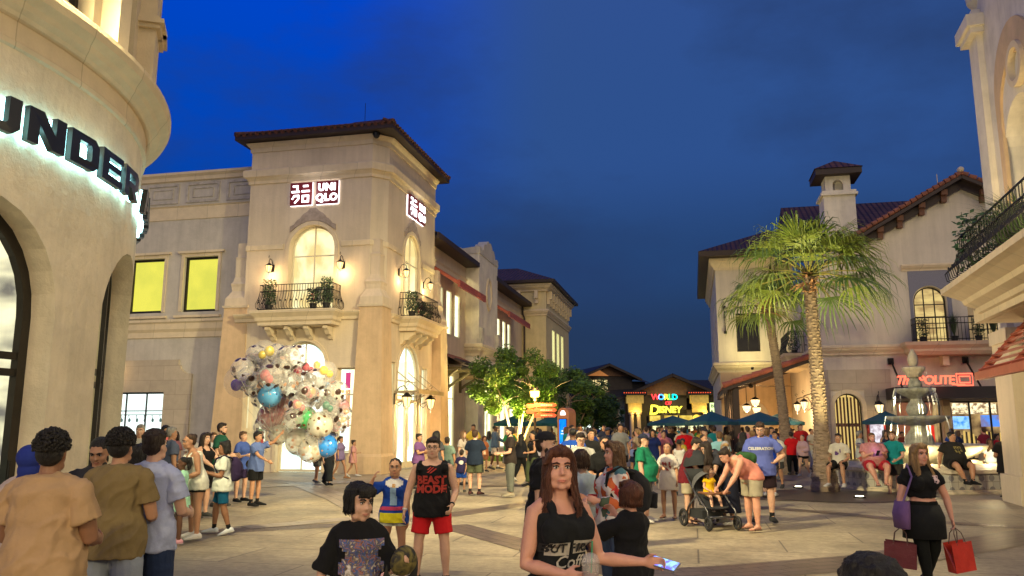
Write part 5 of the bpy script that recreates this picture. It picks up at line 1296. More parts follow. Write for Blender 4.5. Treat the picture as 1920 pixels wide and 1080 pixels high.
# ================================================================ VEGETATION
TRUNK = mat('palm_trunk', (.30, .22, .15), .9, 6, .35, 25, .6, stretch=(1, 1, 3))
FROND = mat('palm_frond', (.17, .26, .035), .5, 5, .4, c2=(.26, .31, .05))
FROND2 = mat('palm_frond_dark', (.09, .16, .03), .55, 5, .4)
PETI = mat('palm_stalk', (.34, .30, .07), .6, 6, .3)
DEADP = mat('palm_boot', (.42, .22, .11), .9, 9, .4)
def palm(label, x, y, h, seed, lean=(0, 0), rr0=.27, rr1=.15, L=1.0, nf=34, wind=.35):
 rr = random.Random(seed)
 t = thing('palm_tree', label, 'palm tree', (x, y, 0), group='fan palms beside the fountain'); X = W[t]
 m = MB(); pts = []; rs = []
 for i in range(46):
  k = i / 45; z = k * h
  pts.append(Vector((lean[0] * k * k, lean[1] * k * k, z)))
  base = rr1 + (rr0 - rr1) * max(0, 1 - k * 3.2) ** 1.5 + (rr0 - rr1) * .25 * (1 - k)
  rs.append(base * (1.06 if i % 2 else .97) * (1.12 if k > .93 else 1))
 m.tube(pts, rs, 14);
 # leaf scar ridges
 for i in range(int(h / .085)):
  z = .3 + i * .085; k = z / h
  if k > .97: break
  base = rr1 + (rr0 - rr1) * max(0, 1 - k * 3.2) ** 1.5 + (rr0 - rr1) * .25 * (1 - k)
  c = Vector((lean[0] * k * k, lean[1] * k * k, z)); a0 = rr.uniform(0, 6.28)
  for j in range(5):
   a = a0 + j * 1.2566 + rr.uniform(-.3, .3); d = Vector((cos(a), sin(a), 0)); s_ = Vector((-sin(a), cos(a), 0))
   m.add([c + d * base * .93 - s_ * .07, c + d * base * .93 + s_ * .07, c + d * (base + .025) + s_ * .05 + Vector((0, 0, .05)), c + d * (base + .025) - s_ * .05 + Vector((0, 0, .05)), c + d * base * .9 + Vector((0, 0, .10))],
    [(0, 1, 2, 3), (3, 2, 4), (0, 3, 4), (1, 4, 2)])
 m.build('trunk', TRUNK, t, X, smooth=False)
 top = Vector((lean[0], lean[1], h))
 b = MB()
 for i in range(60):
  a = rr.uniform(0, 6.28); z = rr.uniform(-.5, .1); d = Vector((cos(a), sin(a), 0)); c = top + Vector((0, 0, z)); s_ = Vector((-sin(a), cos(a), 0)) * .05
  e = c + d * rr.uniform(.2, .32) + Vector((0, 0, rr.uniform(-.05, .2)))
  b.add([c + d * .1 - s_, c + d * .1 + s_, e + s_ * .6, e - s_ * .6], [(0, 1, 2, 3)])
 for i in range(5):
  a = rr.uniform(0, 6.28); d = Vector((cos(a), sin(a), 0)); b.tube([top + d * .1 + Vector((0, 0, -.2)), top + d * .35 + Vector((0, 0, -.22)), top + d * .52 + Vector((0, 0, -.34))], [.05, .035, .01], 6)
 b.build('old_leaf_base', DEADP, t, X)
 m = MB(); pt = MB()
 for i in range(nf):
  g = i / nf
  a = i * 2.39996 + rr.uniform(-.2, .2); el = 1.35 - g * 1.55 + rr.uniform(-.12, .12)
  Lp = L * rr.uniform(.75, 1.0) * (.62 + .25 * g)
  d = Vector((cos(a) * cos(el), sin(a) * cos(el), sin(el)))
  d = (d + Vector((wind * .3, 0, 0))).normalized()
  P = [top + Vector((0, 0, .05)), top + d * Lp * .5 + Vector((0, 0, .02)), top + d * Lp + Vector((0, 0, -.12 * Lp))]
  pt.tube(P, [.026, .020, .014], 5)
  o = P[2]; f = (P[2] - P[1]).normalized(); side = f.cross(Vector((0, 0, 1)))
  if side.length < .05: side = Vector((1, 0, 0))
  side.normalize(); up = side.cross(f).normalized()
  n = 20; mi = 0 if rr.random() < .6 else 1
  for j in range(n):
   th = (j / (n - 1) - .5) * 2.9 + rr.uniform(-.05, .05)
   dd = (f * cos(th) + side * sin(th)).normalized()
   ln = L * rr.uniform(.55, .72) * (1 - .18 * abs(th) / 1.8)
   w = .027
   s1 = dd.cross(up).normalized() * w
   A = o; B = o + dd * ln * .45 + up * .02;
   sag = Vector((wind * .25, 0, -1))
   C = o + dd * ln * .78 + sag * ln * .08; E = o + dd * ln * .97 + sag * ln * .27;
   F2 = o + dd * ln * 1.02 + sag * ln * rr.uniform(.40, .75) + Vector((rr.uniform(-.05, .05), rr.uniform(-.05, .05), 0))
   m.add([A - s1 * .3, A + s1 * .3, B + s1, B - s1, C + s1 * .85, C - s1 * .85, E + s1 * .5, E - s1 * .5, F2], [(0, 1, 2, 3), (3, 2, 4, 5), (5, 4, 6, 7), (7, 6, 8)], mi)
 pt.build('leaf_stalk', PETI, t, X, smooth=True)
 m.build('crown', [FROND, FROND2], t, X)
 return t
palm('taller looking fan palm with a ridged trunk standing nearest, in front of the gabled restaurant', east(1548, 21.9, 925), 21.9, 5.8, 3, (-.08, 0), .33, .145, 1.88, 38, .5)
palm('slimmer fan palm behind and left of the ridged one, beside the patio roof', east(1478, 29.6, 890), 29.6, 6.05, 8, (-.45, 0), .33, .135, 1.55, 30, .15)
BARK = mat('smooth_bark', (.38, .27, .16), .7, 6, .35, 20, .3)
LEAFA = mat('leaf_bright', (.17, .25, .03), .5, 4, .4, c2=(.09, .17, .02))
LEAFB = mat('leaf_dark', (.045, .095, .02), .6, 4, .4)
def tree(label, x, y, h, w, z0, n, seed, mats_, stems=4, cat='tree', grp='street trees along the left range', leaf=.10):
 rr = random.Random(seed); t = thing('street_tree', label, cat, (x, y, 0), group=grp); X = W[t]
 tr = MB(); cl = []
 for i in range(stems):
  a = 2 * pi * i / stems + rr.uniform(-.3, .3); sp = w * rr.uniform(.18, .34)
  p = [Vector((cos(a) * .08, sin(a) * .08, 0)), Vector((cos(a) * sp * .25, sin(a) * sp * .25, z0 * .5)), Vector((cos(a) * sp * .7, sin(a) * sp * .7, z0 * 1.15)), Vector((cos(a) * sp * 1.3, sin(a) * sp * 1.3, h * .72))]
  tr.tube(p, [.075, .06, .045, .02], 7)
  for j in range(5):
   q = p[2].lerp(p[3], rr.random()); aa = rr.uniform(0, 6.28); e = q + Vector((cos(aa) * w * .25, sin(aa) * w * .25, rr.uniform(.2, .6)))
   tr.tube([q, q.lerp(e, .5) + Vector((0, 0, .08)), e], [.025, .018, .008], 5)
 tr.build('trunk', BARK, t, X, smooth=True)
 for i in range(46):
  a = rr.uniform(0, 6.28); u = rr.random() ** .5; zz = rr.random()
  rad = w * .5 * (sin(pi * min(1, .12 + zz * .80)) ** .6) * u
  cl.append((Vector((cos(a) * rad, sin(a) * rad, z0 + (h - z0) * zz)), rr.uniform(.28, .55) * w * .25, rr.random()))
 m = MB()
 for i in range(n):
  c, s, k = cl[rr.randrange(len(cl))]
  d = Vector((rr.gauss(0, 1), rr.gauss(0, 1), rr.gauss(0, .8))).normalized() * s * rr.random() ** .4
  p = c + d; u = Vector((rr.gauss(0, 1), rr.gauss(0, 1), rr.gauss(0, .6))).normalized(); v = u.orthogonal().normalized(); l = leaf * rr.uniform(.6, 1.2)
  m.add([p - u * l, p + v * l * .45, p + u * l, p - v * l * .45], [(0, 1, 2, 3)], 0 if k < .6 else 1)
 m.build('crown', mats_, t, X)
tree('bright green multi-stemmed tree glowing in the lamplight before the left range', east(968, 38), 38, 5.0, 4.4, 2.3, 17000, 2, [LEAFA, mat('leaf_mid', (.09, .17, .02), .55, 4, .4)], 5)
tree('darker green tree just right of the glowing one behind the kiosk', east(1066, 50), 50, 5.0, 4.2, 2.0, 8000, 5, [LEAFB, mat('leaf_mid', (.06, .12, .02), .55)], 4, leaf=.13)
tree('shadowy dark tree further down the street left of the lodge building', east(1100, 62), 62, 5.2, 4.4, 2.0, 7000, 7, [LEAFB, LEAFB], 4, leaf=.15)
tree('dark low tree in front of the low shop row', east(1136, 68), 68, 3.7, 3.0, 1.7, 3500, 9, [LEAFB, LEAFB], 3, leaf=.16)
t = thing('planter', 'low kerbed planter bed of grassy plants under the bright green tree', 'planter', (east(955, 38), 38, 0)); X = W[t]
b = MB(); b.lathe([(1.9, 0), (1.9, .16), (1.75, .18), (1.7, .1)], (0, 0), 30); b.build('kerb', CAST, t, X)
b = MB(); rr = random.Random(3)
for i in range(1600):
 a = rr.uniform(0, 6.28); q = 1.65 * rr.random() ** .5; p = Vector((q * cos(a), q * sin(a), .08)); e = p + Vector((rr.uniform(-.12, .12), rr.uniform(-.12, .12), rr.uniform(.2, .45))); b.add([p + Vector((.012, 0, 0)), p - Vector((.012, 0, 0)), e], [(0, 1, 2)])
b.build('grass_tuft', LEAFA, t, X)
# ================================================================ STREET FURNITURE
UMB = mat('teal_canvas', (.01, .11, .12), .8, 3, .15, 20, .1); UMB2 = mat('deep_teal_canvas', (.008, .075, .12), .8, 3, .15, 20, .1)
def umbrella(label, px, Y, r, z, dark=False):
 t = thing('patio_umbrella', label, 'umbrella', (east(px, Y), Y, 0), rnd.uniform(0, .4), 'teal patio umbrellas'); X = W[t]
 b = MB(); b.tube([(0, 0, 0), (0, 0, z + .42)], .025, 8); b.build('pole', mat('umbrella_pole', (.12, .09, .06), .5), t, X)
 b = MB(); b.lathe([(.28, 0), (.28, .05), (.05, .09), (.04, .3)], (0, 0), 16); b.build('base', IRON, t, X)
 b = MB(); n = 8; rings = []
 for k in range(5):
  u = k / 4; rings.append([Vector((r * u * cos(2 * pi * i / n / 2) * (1 if i % 2 == 0 else .955), r * u * sin(2 * pi * i / n / 2) * (1 if i % 2 == 0 else .955), z + .42 * (1 - u) ** 1.1 - (0 if i % 2 == 0 else .02 * u))) for i in range(2 * n)])
 rings.append([p + Vector((0, 0, -.14)) for p in rings[-1]])
 vs = [p for q in rings for p in q]; fs = []
 for k in range(5):
  for i in range(2 * n): j = (i + 1) % (2 * n); fs.append((k * 2 * n + i, k * 2 * n + j, (k + 1) * 2 * n + j, (k + 1) * 2 * n + i))
 b.add(vs, fs); b.build('canopy', UMB2 if dark else UMB, t, X)
 b = MB()
 for i in range(n): a = 2 * pi * i / n; b.bar((0, 0, z + .37), (r * .96 * cos(a), r * .96 * sin(a), z - .02), .015)
 b.build('rib', IRON, t, X)
umbrella('bright teal umbrella left of the lamp post under the green tree', 965, 43, 1.15, 1.88)
umbrella('bright teal umbrella between the lamp post and the kiosk', 1034, 45, 1.2, 1.88)
umbrella('leftmost deep teal umbrella in front of the far shop entrance', 1262, 46, 1.5, 1.90, True)
umbrella('deep teal umbrella overlapping the leftmost one at the patio corner', 1335, 34, 1.1, 1.92, True)
umbrella('deep teal umbrella standing before the slatted patio screen', 1425, 35, 1.25, 1.92, True)
umbrella('deep teal umbrella whose tip shows right of the slim palm', 1462, 39, 1.15, 1.92, True)
umbrella('small deep teal umbrella by the restaurant entrance behind the fountain', 1662, 34.5, 1.0, 1.94, True)
# lamp post with finger signs
Y = 35.0; t = thing('lamp_post', 'street lamp with two glowing yellow lanterns above red finger signs', 'street lamp', (east(1003, Y), Y, 0)); X = W[t]
b = MB(); b.lathe([(.16, 0), (.16, .2), (.09, .35), (.055, .5), (.05, 2.75), (.08, 2.8), (.04, 2.9), (.03, 3.35)], (0, 0), 12); b.bar((-.12, 0, 2.95), (.12, 0, 2.95), .04); b.build('post', mat('post_brown', (.06, .04, .02), .6), t, X)
for x in (-.11, .11):
 b = MB(); b.lathe([(.07, 2.97), (.10, 3.2), (.09, 3.22)], (x, 0), 8); b.build('lamp_glass', glow('amber_lamp', (1, .55, .1), 9), t, X)
 b = MB(); b.lathe([(.12, 3.22), (.07, 3.32), (.015, 3.42)], (x, 0), 8); b.build('lamp_cap', IRON, t, X)
lamp(X @ Vector((0, -.25, 3.1)), 600, (1, .62, .18), .12)
for i in range(3):
 z = 2.62 - i * .22
 b = MB(); b.extrude([(-.02, z - .085), (.86, z - .085), (.95, z), (.86, z + .085), (-.02, z + .085)], lambda x, d, zz: Vector((x, d, zz)), -.08, -.05); f = b.build('finger_sign', mat('finger_red', (.55, .10, .05), .5), t, X)
 b = MB()
 for k in range(7): b.box(.25 + k * .075, .30 + k * .075, -.086, -.082, z - .025, z + .025)
 b.build('lettering', mat('pale_letter', (.8, .6, .45), .5), f, X)
for i in range(2):
 z = 2.58 - i * .24; b = MB(); b.extrude([(-.34, z - .09), (-.02, z - .09), (-.02, z + .09), (-.34, z + .09), (-.40, z)], lambda x, d, zz: Vector((x, d, zz)), -.06, -.03); b.build('finger_sign', mat('finger_red', (.55, .10, .05), .5), t, X)
# orange information kiosk with blue screen
Y = 33.0; t = thing('information_kiosk', 'tall orange-brown kiosk with rounded top and a glowing blue screen', 'kiosk', (east(1062, Y), Y, 0), R(-30)); X = W[t]
KO = mat('kiosk_orange', (.50, .19, .09), .6, 3, .12)
b = MB(); fn = lambda x, d, z: Vector((x, d, z)); b.extrude([(-.26, 0), (-.26, 2.2)] + [(-.26 * cos(pi * i / 12), 2.2 + .26 * sin(pi * i / 12)) for i in range(1, 12)] + [(.26, 2.2), (.26, 0)], fn, -.3, .35); b.build('housing', KO, t, X)
b = MB(); b.box(-.17, .17, -.325, -.302, .5, 2.02); s = b.build('screen_frame', mat('kiosk_frame', (.03, .03, .03), .4), t, X)
b = MB(); b.box(-.15, .15, -.34, -.328, .53, 1.99); b.build('screen', glow('blue_screen', (.01, .28, 1.0), 1.5, (.0, .12, .8), 2), s, X)
b = MB(); b.box(-.08, .08, -.345, -.342, 1.4, 1.44); b.box(-.05, .05, -.345, -.342, 1.5, 1.56); b.box(-.12, .12, -.345, -.342, 1.0, 1.03); b.build('screen_text', glow('screen_white', (.8, .95, 1), 1.3), s, X)
b = MB(); b.extrude([(-.11, 2.16), (-.11, 2.25), (-.05, 2.34), (.05, 2.34), (.11, 2.25), (.11, 2.16)], fn, -.325, -.302); b.build('top_light', glow('kiosk_white', (1, .95, .9), 2.5), t, X)
# bollard light in the planter, small outdoor glow lights in the paving
for px, py, lb in ((1497, 916, 'left'), (1612, 935, 'right')):
 Yq = depth_of_feet(py); x = east(px, Yq, py)
 t = thing('ground_light', 'small bright in-ground uplight %s of the ridged palm trunk' % lb, 'uplight', (x, Yq, .02)); X = W[t]
 b = MB(); b.lathe([(.14, 0), (.14, .03), (.11, .035)], (0, 0), 16); b.build('housing', IRON, t, X)
 b = MB(); b.lathe([(.09, .036), (.09, .045)], (0, 0), 16); b.build('lamp_glass', glow('uplight', (1, .9, .6), 9), t, X)
 l = bpy.data.lights.new('uplight', 'SPOT'); l.energy = 1500; l.spot_size = R(62); l.spot_blend = .6; l.color = (1, .85, .4); l.shadow_soft_size = .06
 o = bpy.data.objects.new('uplight', l); COL.objects.link(o); o.location = X @ Vector((0, 0, .08))
 tg = Vector((east(1520, 21.9), 21.9, 5.8)) if lb == 'right' else Vector((east(1455, 27), 26.5, 5.6)); o.rotation_euler = (tg - o.location).to_track_quat('-Z', 'Y').to_euler()
# menu case by the entrance
t = gthing('menu_case', 'red framed glowing menu case on the restaurant wall left of the door', 'sign', 7.75, 38.05, 1.2)
b = MB(); b.box(7.4, 8.15, 37.95, 38.14, .9, 2.0); b.build('case_frame', mat('case_red', (.45, .03, .03), .5), t, G)
b = MB(); b.box(7.5, 8.05, 37.93, 37.949, 1.0, 1.9); b.build('case_screen', glow('case_white', (.9, .85, .9), 1.0, (.5, .4, .45), 6), t, G)
# ------------------------------------------------------------- FOUNTAIN
FX, FY = east(1722, 23.6), 23.6
STN = mat('wet_grey_stone', (.40, .40, .33), .6, 5, .45, 18, .6); STC = mat('cream_fountain_stone', (.64, .56, .42), .7, 4, .35, 14, .5)
WATER = glass('falling_water', (.95, .98, 1.0), .5, .12)
t = thing('fountain', 'three-tiered carved stone fountain with pineapple finial and tiled octagonal seat wall', 'fountain', (FX, FY, 0), R(10)); X = W[t]
def prof(b, pts, n=32, wob=0, wn=8): b.lathe(pts, (0, 0), n, 0, wob, wn)
b = MB(); prof(b, [(.06, 3.42), (.10, 3.46), (.13, 3.55), (.135, 3.66), (.11, 3.78), (.06, 3.88), (.02, 3.96)], 16, .08, 8); b.build('finial', STC, t, X, smooth=True)
def tier(z, r, nm):
 b = MB(); prof(b, [(.12, z - .22), (.2, z - .2), (r * .7, z - .1), (r * .92, z - .02), (r, z + .06), (r * .97, z + .09), (r * .9, z + .03), (.1, z + .0)], 48, .07, 12); b.build(nm, STN if z < 3.1 else STC, t, X, smooth=True)
tier(3.34, .30, 'top_bowl'); tier(2.72, .52, 'middle_bowl'); tier(1.92, .82, 'lower_bowl')
for z0, h, r in ((2.78, .42, .17), (2.0, .58, .25), (1.0, .8, .34)):
 b = MB(); prof(b, [(r * .8, z0), (r * 1.0, z0 + h * .12), (r * 1.15, z0 + h * .3), (r, z0 + h * .55), (r * .62, z0 + h * .78), (r * .6, z0 + h * .88), (r * .85, z0 + h)], 24, .05, 10); b.build('baluster', STN, t, X, smooth=True)
b = MB(); prof(b, [(.5, .55), (.7, .62), (1.35, .92), (1.62, 1.10), (1.66, 1.2), (1.58, 1.22), (1.45, 1.06), (.3, 1.0)], 64, .06, 16); b.build('scalloped_basin', STC, t, X, smooth=True)
# seat wall: octagon
OC = 2.45
def octp(r, z): return [Vector((r * cos(pi / 8 + pi / 4 * i) / cos(pi / 8), r * sin(pi / 8 + pi / 4 * i) / cos(pi / 8), z)) for i in range(8)]
def octring(b, prs):
 vs = [p for r, z in prs for p in octp(r, z)]; fs = []
 for k in range(len(prs) - 1):
  for i in range(8): j = (i + 1) % 8; fs.append((k * 8 + i, k * 8 + j, (k + 1) * 8 + j, (k + 1) * 8 + i))
 b.add(vs, fs)
b = MB(); octring(b, [(OC + .08, 0), (OC + .08, .06), (OC, .08), (OC, .50), (OC + .07, .51), (OC + .07, .6), (OC - .1, .62), (OC - .55, .72), (OC - .6, .5), (1.0, .45)]); b.build('seat_wall', STC, t, X)
m, nt, bb = nodes('patterned_tile'); L = nt.links
tc = N(nt, 'ShaderNodeTexCoord'); br = N(nt, 'ShaderNodeTexBrick'); br.offset = 0; br.inputs['Scale'].default_value = 1; br.inputs['Brick Width'].default_value = .2; br.inputs['Row Height'].default_value = .2; br.inputs['Mortar Size'].default_value = .006
br.inputs['Color1'].default_value = (.50, .47, .40, 1); br.inputs['Color2'].default_value = (.36, .36, .34, 1); br.inputs['Mortar'].default_value = (.2, .18, .15, 1)
L.new(tc.outputs['UV'], br.inputs['Vector'])
ck = N(nt, 'ShaderNodeTexWave', Scale=2.5, bands_direction='DIAGONAL'); ck.wave_type = 'RINGS'; ck.rings_direction = 'Z'; L.new(tc.outputs['UV'], ck.inputs['Vector'])
vr = N(nt, 'ShaderNodeTexVoronoi', Scale=3.4); vr.inputs['Randomness'].default_value = 0; L.new(tc.outputs['UV'], vr.inputs['Vector'])
lt = N(nt, 'ShaderNodeMath', operation='LESS_THAN'); lt.inputs[1].default_value = .28; L.new(vr.outputs[0], lt.inputs[0])
mx = N(nt, 'ShaderNodeMix', data_type='RGBA'); mx.inputs[7].default_value = (.20, .19, .20, 1); L.new(lt.outputs[0], mx.inputs[0]); L.new(br.outputs[0], mx.inputs[6]); L.new(mx.outputs[2], bb.inputs['Base Color']); bb.inputs['Roughness'].default_value = .35
b = MB()
P0, P1 = octp(OC + .006, .10), octp(OC + .006, .48)
for i in range(8):
 j = (i + 1) % 8; l = (P0[j] - P0[i]).length; b.poly([P0[i], P0[j], P1[j], P1[i]], 0, [(0, 0), (l, 0), (l, .38), (0, .38)])
b.build('tile_facing', m, t, X)
b = MB(); rr = random.Random(6)
for (z, r, n) in ((2.80, .54, 16), (1.98, .85, 26), (3.42, .31, 6)):
 for i in range(n):
  a = rr.uniform(0, 6.28); d = Vector((cos(a), sin(a), 0)); dz = {2.80: .75, 1.98: .8, 3.42: .6}[z]
  b.tube([d * r * 1.02 + Vector((0, 0, z)), d * (r + .08) + Vector((0, 0, z - dz * .3)), d * (r + .13) + Vector((0, 0, z - dz * .65)), d * (r + .16) + Vector((0, 0, z - dz))], [.007, .006, .005, .003], 4)
b.build('water_stream', WATER, t, X)
for a in (-1.2, -2.2, 0.2):
 lamp(X @ Vector((1.9 * cos(a), 1.9 * sin(a), .85)), 48, (1, .8, .4), .08)
b = MB(); octring(b, [(1.82, .64), (.4, .645)]); b.build('water_surface', mat('pool_water', (.05, .06, .05), .08, 3, .2, 6, .3), t, X)
# ------------------------------------------------------------- BALLOONS
def balloon_mat(name, c, spot, alpha, sc=7.0, th=.30):
 m, nt, b = nodes(name); L = nt.links
 tc = N(nt, 'ShaderNodeTexCoord'); vo = N(nt, 'ShaderNodeTexVoronoi', Scale=sc); vo.inputs['Randomness'].default_value = .7; L.new(tc.outputs['Object'], vo.inputs['Vector'])
 no = N(nt, 'ShaderNodeTexNoise', Scale=14.0); L.new(tc.outputs['Object'], no.inputs['Vector'])
 ad = N(nt, 'ShaderNodeMath', operation='MULTIPLY_ADD'); ad.inputs[1].default_value = .22; L.new(no.outputs[0], ad.inputs[0]); L.new(vo.outputs[0], ad.inputs[2])
 lt = N(nt, 'ShaderNodeMath', operation='LESS_THAN'); lt.inputs[1].default_value = th; L.new(ad.outputs[0], lt.inputs[0])
 mx = N(nt, 'ShaderNodeMix', data_type='RGBA'); mx.inputs[6].default_value = c + (1,); L.new(lt.outputs[0], mx.inputs[0])
 m2 = N(nt, 'ShaderNodeMix', data_type='RGBA'); m2.inputs[6].default_value = spot + (1,); m2.inputs[7].default_value = (.55, .32, .22, 1)
 hs = N(nt, 'ShaderNodeMath', operation='GREATER_THAN'); hs.inputs[1].default_value = .6; L.new(vo.outputs['Color'], hs.inputs[0]); L.new(hs.outputs[0], m2.inputs[0]); L.new(m2.outputs[2], mx.inputs[7])
 L.new(mx.outputs[2], b.inputs['Base Color']); b.inputs['Roughness'].default_value = .12; b.inputs['Coat Weight'].default_value = .6
 aa = N(nt, 'ShaderNodeMath', operation='MAXIMUM'); aa.inputs[1].default_value = alpha; L.new(lt.outputs[0], aa.inputs[0]); L.new(aa.outputs[0], b.inputs['Alpha'])
 return m
BM = dict(clear=balloon_mat('balloon_clear_spotted', (.85, .82, .80), (.05, .025, .02), .27, 4.6, .48), white=balloon_mat('balloon_white_spotted', (.78, .74, .64), (.16, .07, .03), .58, 7.0, .38),
  blue=balloon_mat('balloon_sky_blue', (.12, .42, .80), (.04, .06, .25), .85, 8, .32), bright=balloon_mat('balloon_bright_blue', (.04, .28, .85), (.03, .05, .3), .92, 8, .32),
  green=balloon_mat('balloon_green', (.08, .52, .16), (.25, .09, .03), .88, 7, .36), pink=balloon_mat('balloon_pink', (.62, .30, .30), (.30, .08, .08), .55, 6, .34), bare=balloon_mat('balloon_bare', (.7, .68, .7), (.5, .5, .5), .16, 7, .0))
INNER = dict(purple=(.10, .02, .42), red=(.6, .02, .06), yellow=(.75, .55, .02), black=(.02, .02, .02), slate=(.18, .28, .42), dgreen=(.01, .16, .10), rose=(.72, .28, .34))
BY = 19.6
HANDX, HANDZ = east(512, BY), 1.55
bl = [  # px, py, radius px, kind, inner
(452,715,34,'bare','purple'),(481,667,23,'clear','black'),(497,660,25,'bare','yellow'),(455,692,24,'clear','black'),(478,684,26,'clear','black'),(507,674,27,'clear',None),(540,672,27,'clear','black'),(558,668,24,'clear',None),
(470,700,20,'clear',None),(520,664,22,'clear','black'),(490,745,22,'clear','black'),(568,755,22,'clear',None),(550,785,21,'clear','black'),(610,740,20,'clear',None),(522,815,20,'white',None),(645,775,17,'clear',None),(590,820,20,'clear','black'),(497,735,20,'clear',None),
(462,712,24,'clear','black'),(480,722,27,'clear','black'),(505,706,27,'clear','red'),(528,690,25,'clear','black'),(553,700,27,'clear','red'),(578,690,20,'bare','red'),(597,686,19,'bare','yellow'),(613,697,22,'bare','yellow'),
(506,741,25,'blue',None),(545,723,28,'clear',None),(572,718,24,'clear','black'),(592,712,24,'clear','black'),(607,719,25,'bare','slate'),(585,742,23,'clear','red'),(632,735,24,'clear',None),(620,748,22,'bare','dgreen'),(530,752,20,'bare','yellow'),
(510,782,30,'pink','black'),(540,765,25,'pink',None),(560,760,22,'clear','red'),(500,800,26,'clear',None),(533,797,28,'white',None),(573,783,23,'green',None),(597,765,25,'clear','black'),(618,762,20,'bare','dgreen'),(640,764,18,'pink','rose'),
(600,797,27,'white',None),(627,797,25,'clear','red'),(560,828,27,'white',None),(583,843,26,'white',None),(612,836,23,'bright',None),(622,780,23,'clear','black'),(553,740,24,'clear',None),(575,735,22,'clear','red'),(640,790,18,'clear',None),(522,720,22,'clear','black')]
WN = {'clear': 'clear dark-patched balloon', 'bare': 'transparent balloon', 'pink': 'pinkish balloon', 'blue': 'sky blue spotted balloon', 'bright': 'bright blue balloon', 'green': 'green spotted balloon', 'white': 'off-white brown-spotted balloon'}
IN2 = {'purple': 'purple', 'red': 'red', 'yellow': 'yellow', 'black': 'black', 'slate': 'slate', 'dgreen': 'dark green', 'rose': 'rose'}
order = sorted(range(len(bl)), key=lambda i: bl[i][1])
ORD = 'first second third fourth fifth sixth seventh eighth ninth tenth'.split()
rows = [order[i:i + 6] for i in range(0, len(order), 6)]; place = {}
for ri, row in enumerate(rows):
 for ci, i in enumerate(sorted(row, key=lambda q: bl[q][0])): place[i] = '%s from left in the %s row down' % (ORD[ci], ORD[ri])
for i, (px, py, rp, kind, inner) in enumerate(bl):
 Yb = BY + rnd.uniform(-.55, .55); x = east(px, Yb, py); z = height_at(py, Yb); r = rp / 1500 * Yb * .90
 t = thing('balloon', WN[kind] + ((' with %s ones inside' % IN2[inner]) if inner else '') + ', ' + place[i], 'balloon', (x, Yb, z - r), rnd.uniform(0, 6), 'bunch of party balloons'); X = W[t]; X = Matrix.Translation((x, Yb, z)) @ Matrix.Rotation(rnd.uniform(0, 6), 4, 'Z')
 b = MB(); b.ell((0, 0, 0), (r, r, r * 1.02), 28, 18); ob = b.build('balloon_skin', BM[kind], t, X, smooth=True)
 b = MB(); b.lathe([(.008, -r * 1.0), (.02, -r * 1.06), (.012, -r * 1.09)], (0, 0), 8); b.build('knot', BM[kind], t, X)
 if inner:
  b = MB(); cs = ((-r * .34, -r * .1, r * .1), (r * .2, -r * .2, -r * .22), (r * .5, -r * .1, r * .34)) if inner != 'black' else ((-r * .4, -r * .6, r * .2), (r * .45, -r * .5, r * .35), (.0, -r * .75, -r * .35))
  # an uneven cluster of plain little balloons
  q = (.42, .34, .31) if inner != 'black' else (.24, .2, .13)
  for c_, k in list(zip(cs, q))[:2 if inner != 'black' else 3]: b.ell(c_, (r * k, r * k * (.9 if inner != 'black' else .6), r * k * 1.08), 14, 10)
  b.build('inner_balloon', mat('inner_' + inner, INNER[inner], .2, coat=.4), t, X, smooth=True)
 b = MB(); A = Vector((x, Yb, z - r * 1.08)); B = Vector((HANDX, BY - .05, HANDZ)); M_ = A.lerp(B, .5) + Vector((0, 0, -.08)); b.tube([A, M_, B], .0025, 4)
 b.build('string', mat('balloon_string', (.5, .48, .42), .6), t)
# ================================================================ PEOPLE
def vec(*a): return Vector(a)
SK = dict(fair=(.56, .33, .23), pale=(.62, .40, .30), tan=(.42, .22, .13), brown=(.25, .12, .065), dark=(.12, .055, .03), rosy=(.60, .30, .21))
def skin(k): return mat('skin_' + k, SK[k], .5, 9, .12, 60, .12, spec=.4, sss=.08)
def hairm(k):
 c = dict(black=(.012, .010, .009), brown=(.055, .028, .015), lbrown=(.14, .075, .035), blonde=(.34, .21, .09), grey=(.3, .28, .25), dark=(.025, .015, .010), auburn=(.10, .035, .018))[k]
 return mat('hair_' + k, c, .5, 30, .5, 60, .8, stretch=(1, 1, .25), spec=.35)
def cloth(c, nm=None, **k):
 c = tuple(round(x, 3) for x in c)
 return mat(nm or 'fabric_%d_%d_%d' % tuple(int(x * 255) for x in c), c, .88, 5, .14, 9, .35, sheen=.03, spec=.15, fine=220, **k)
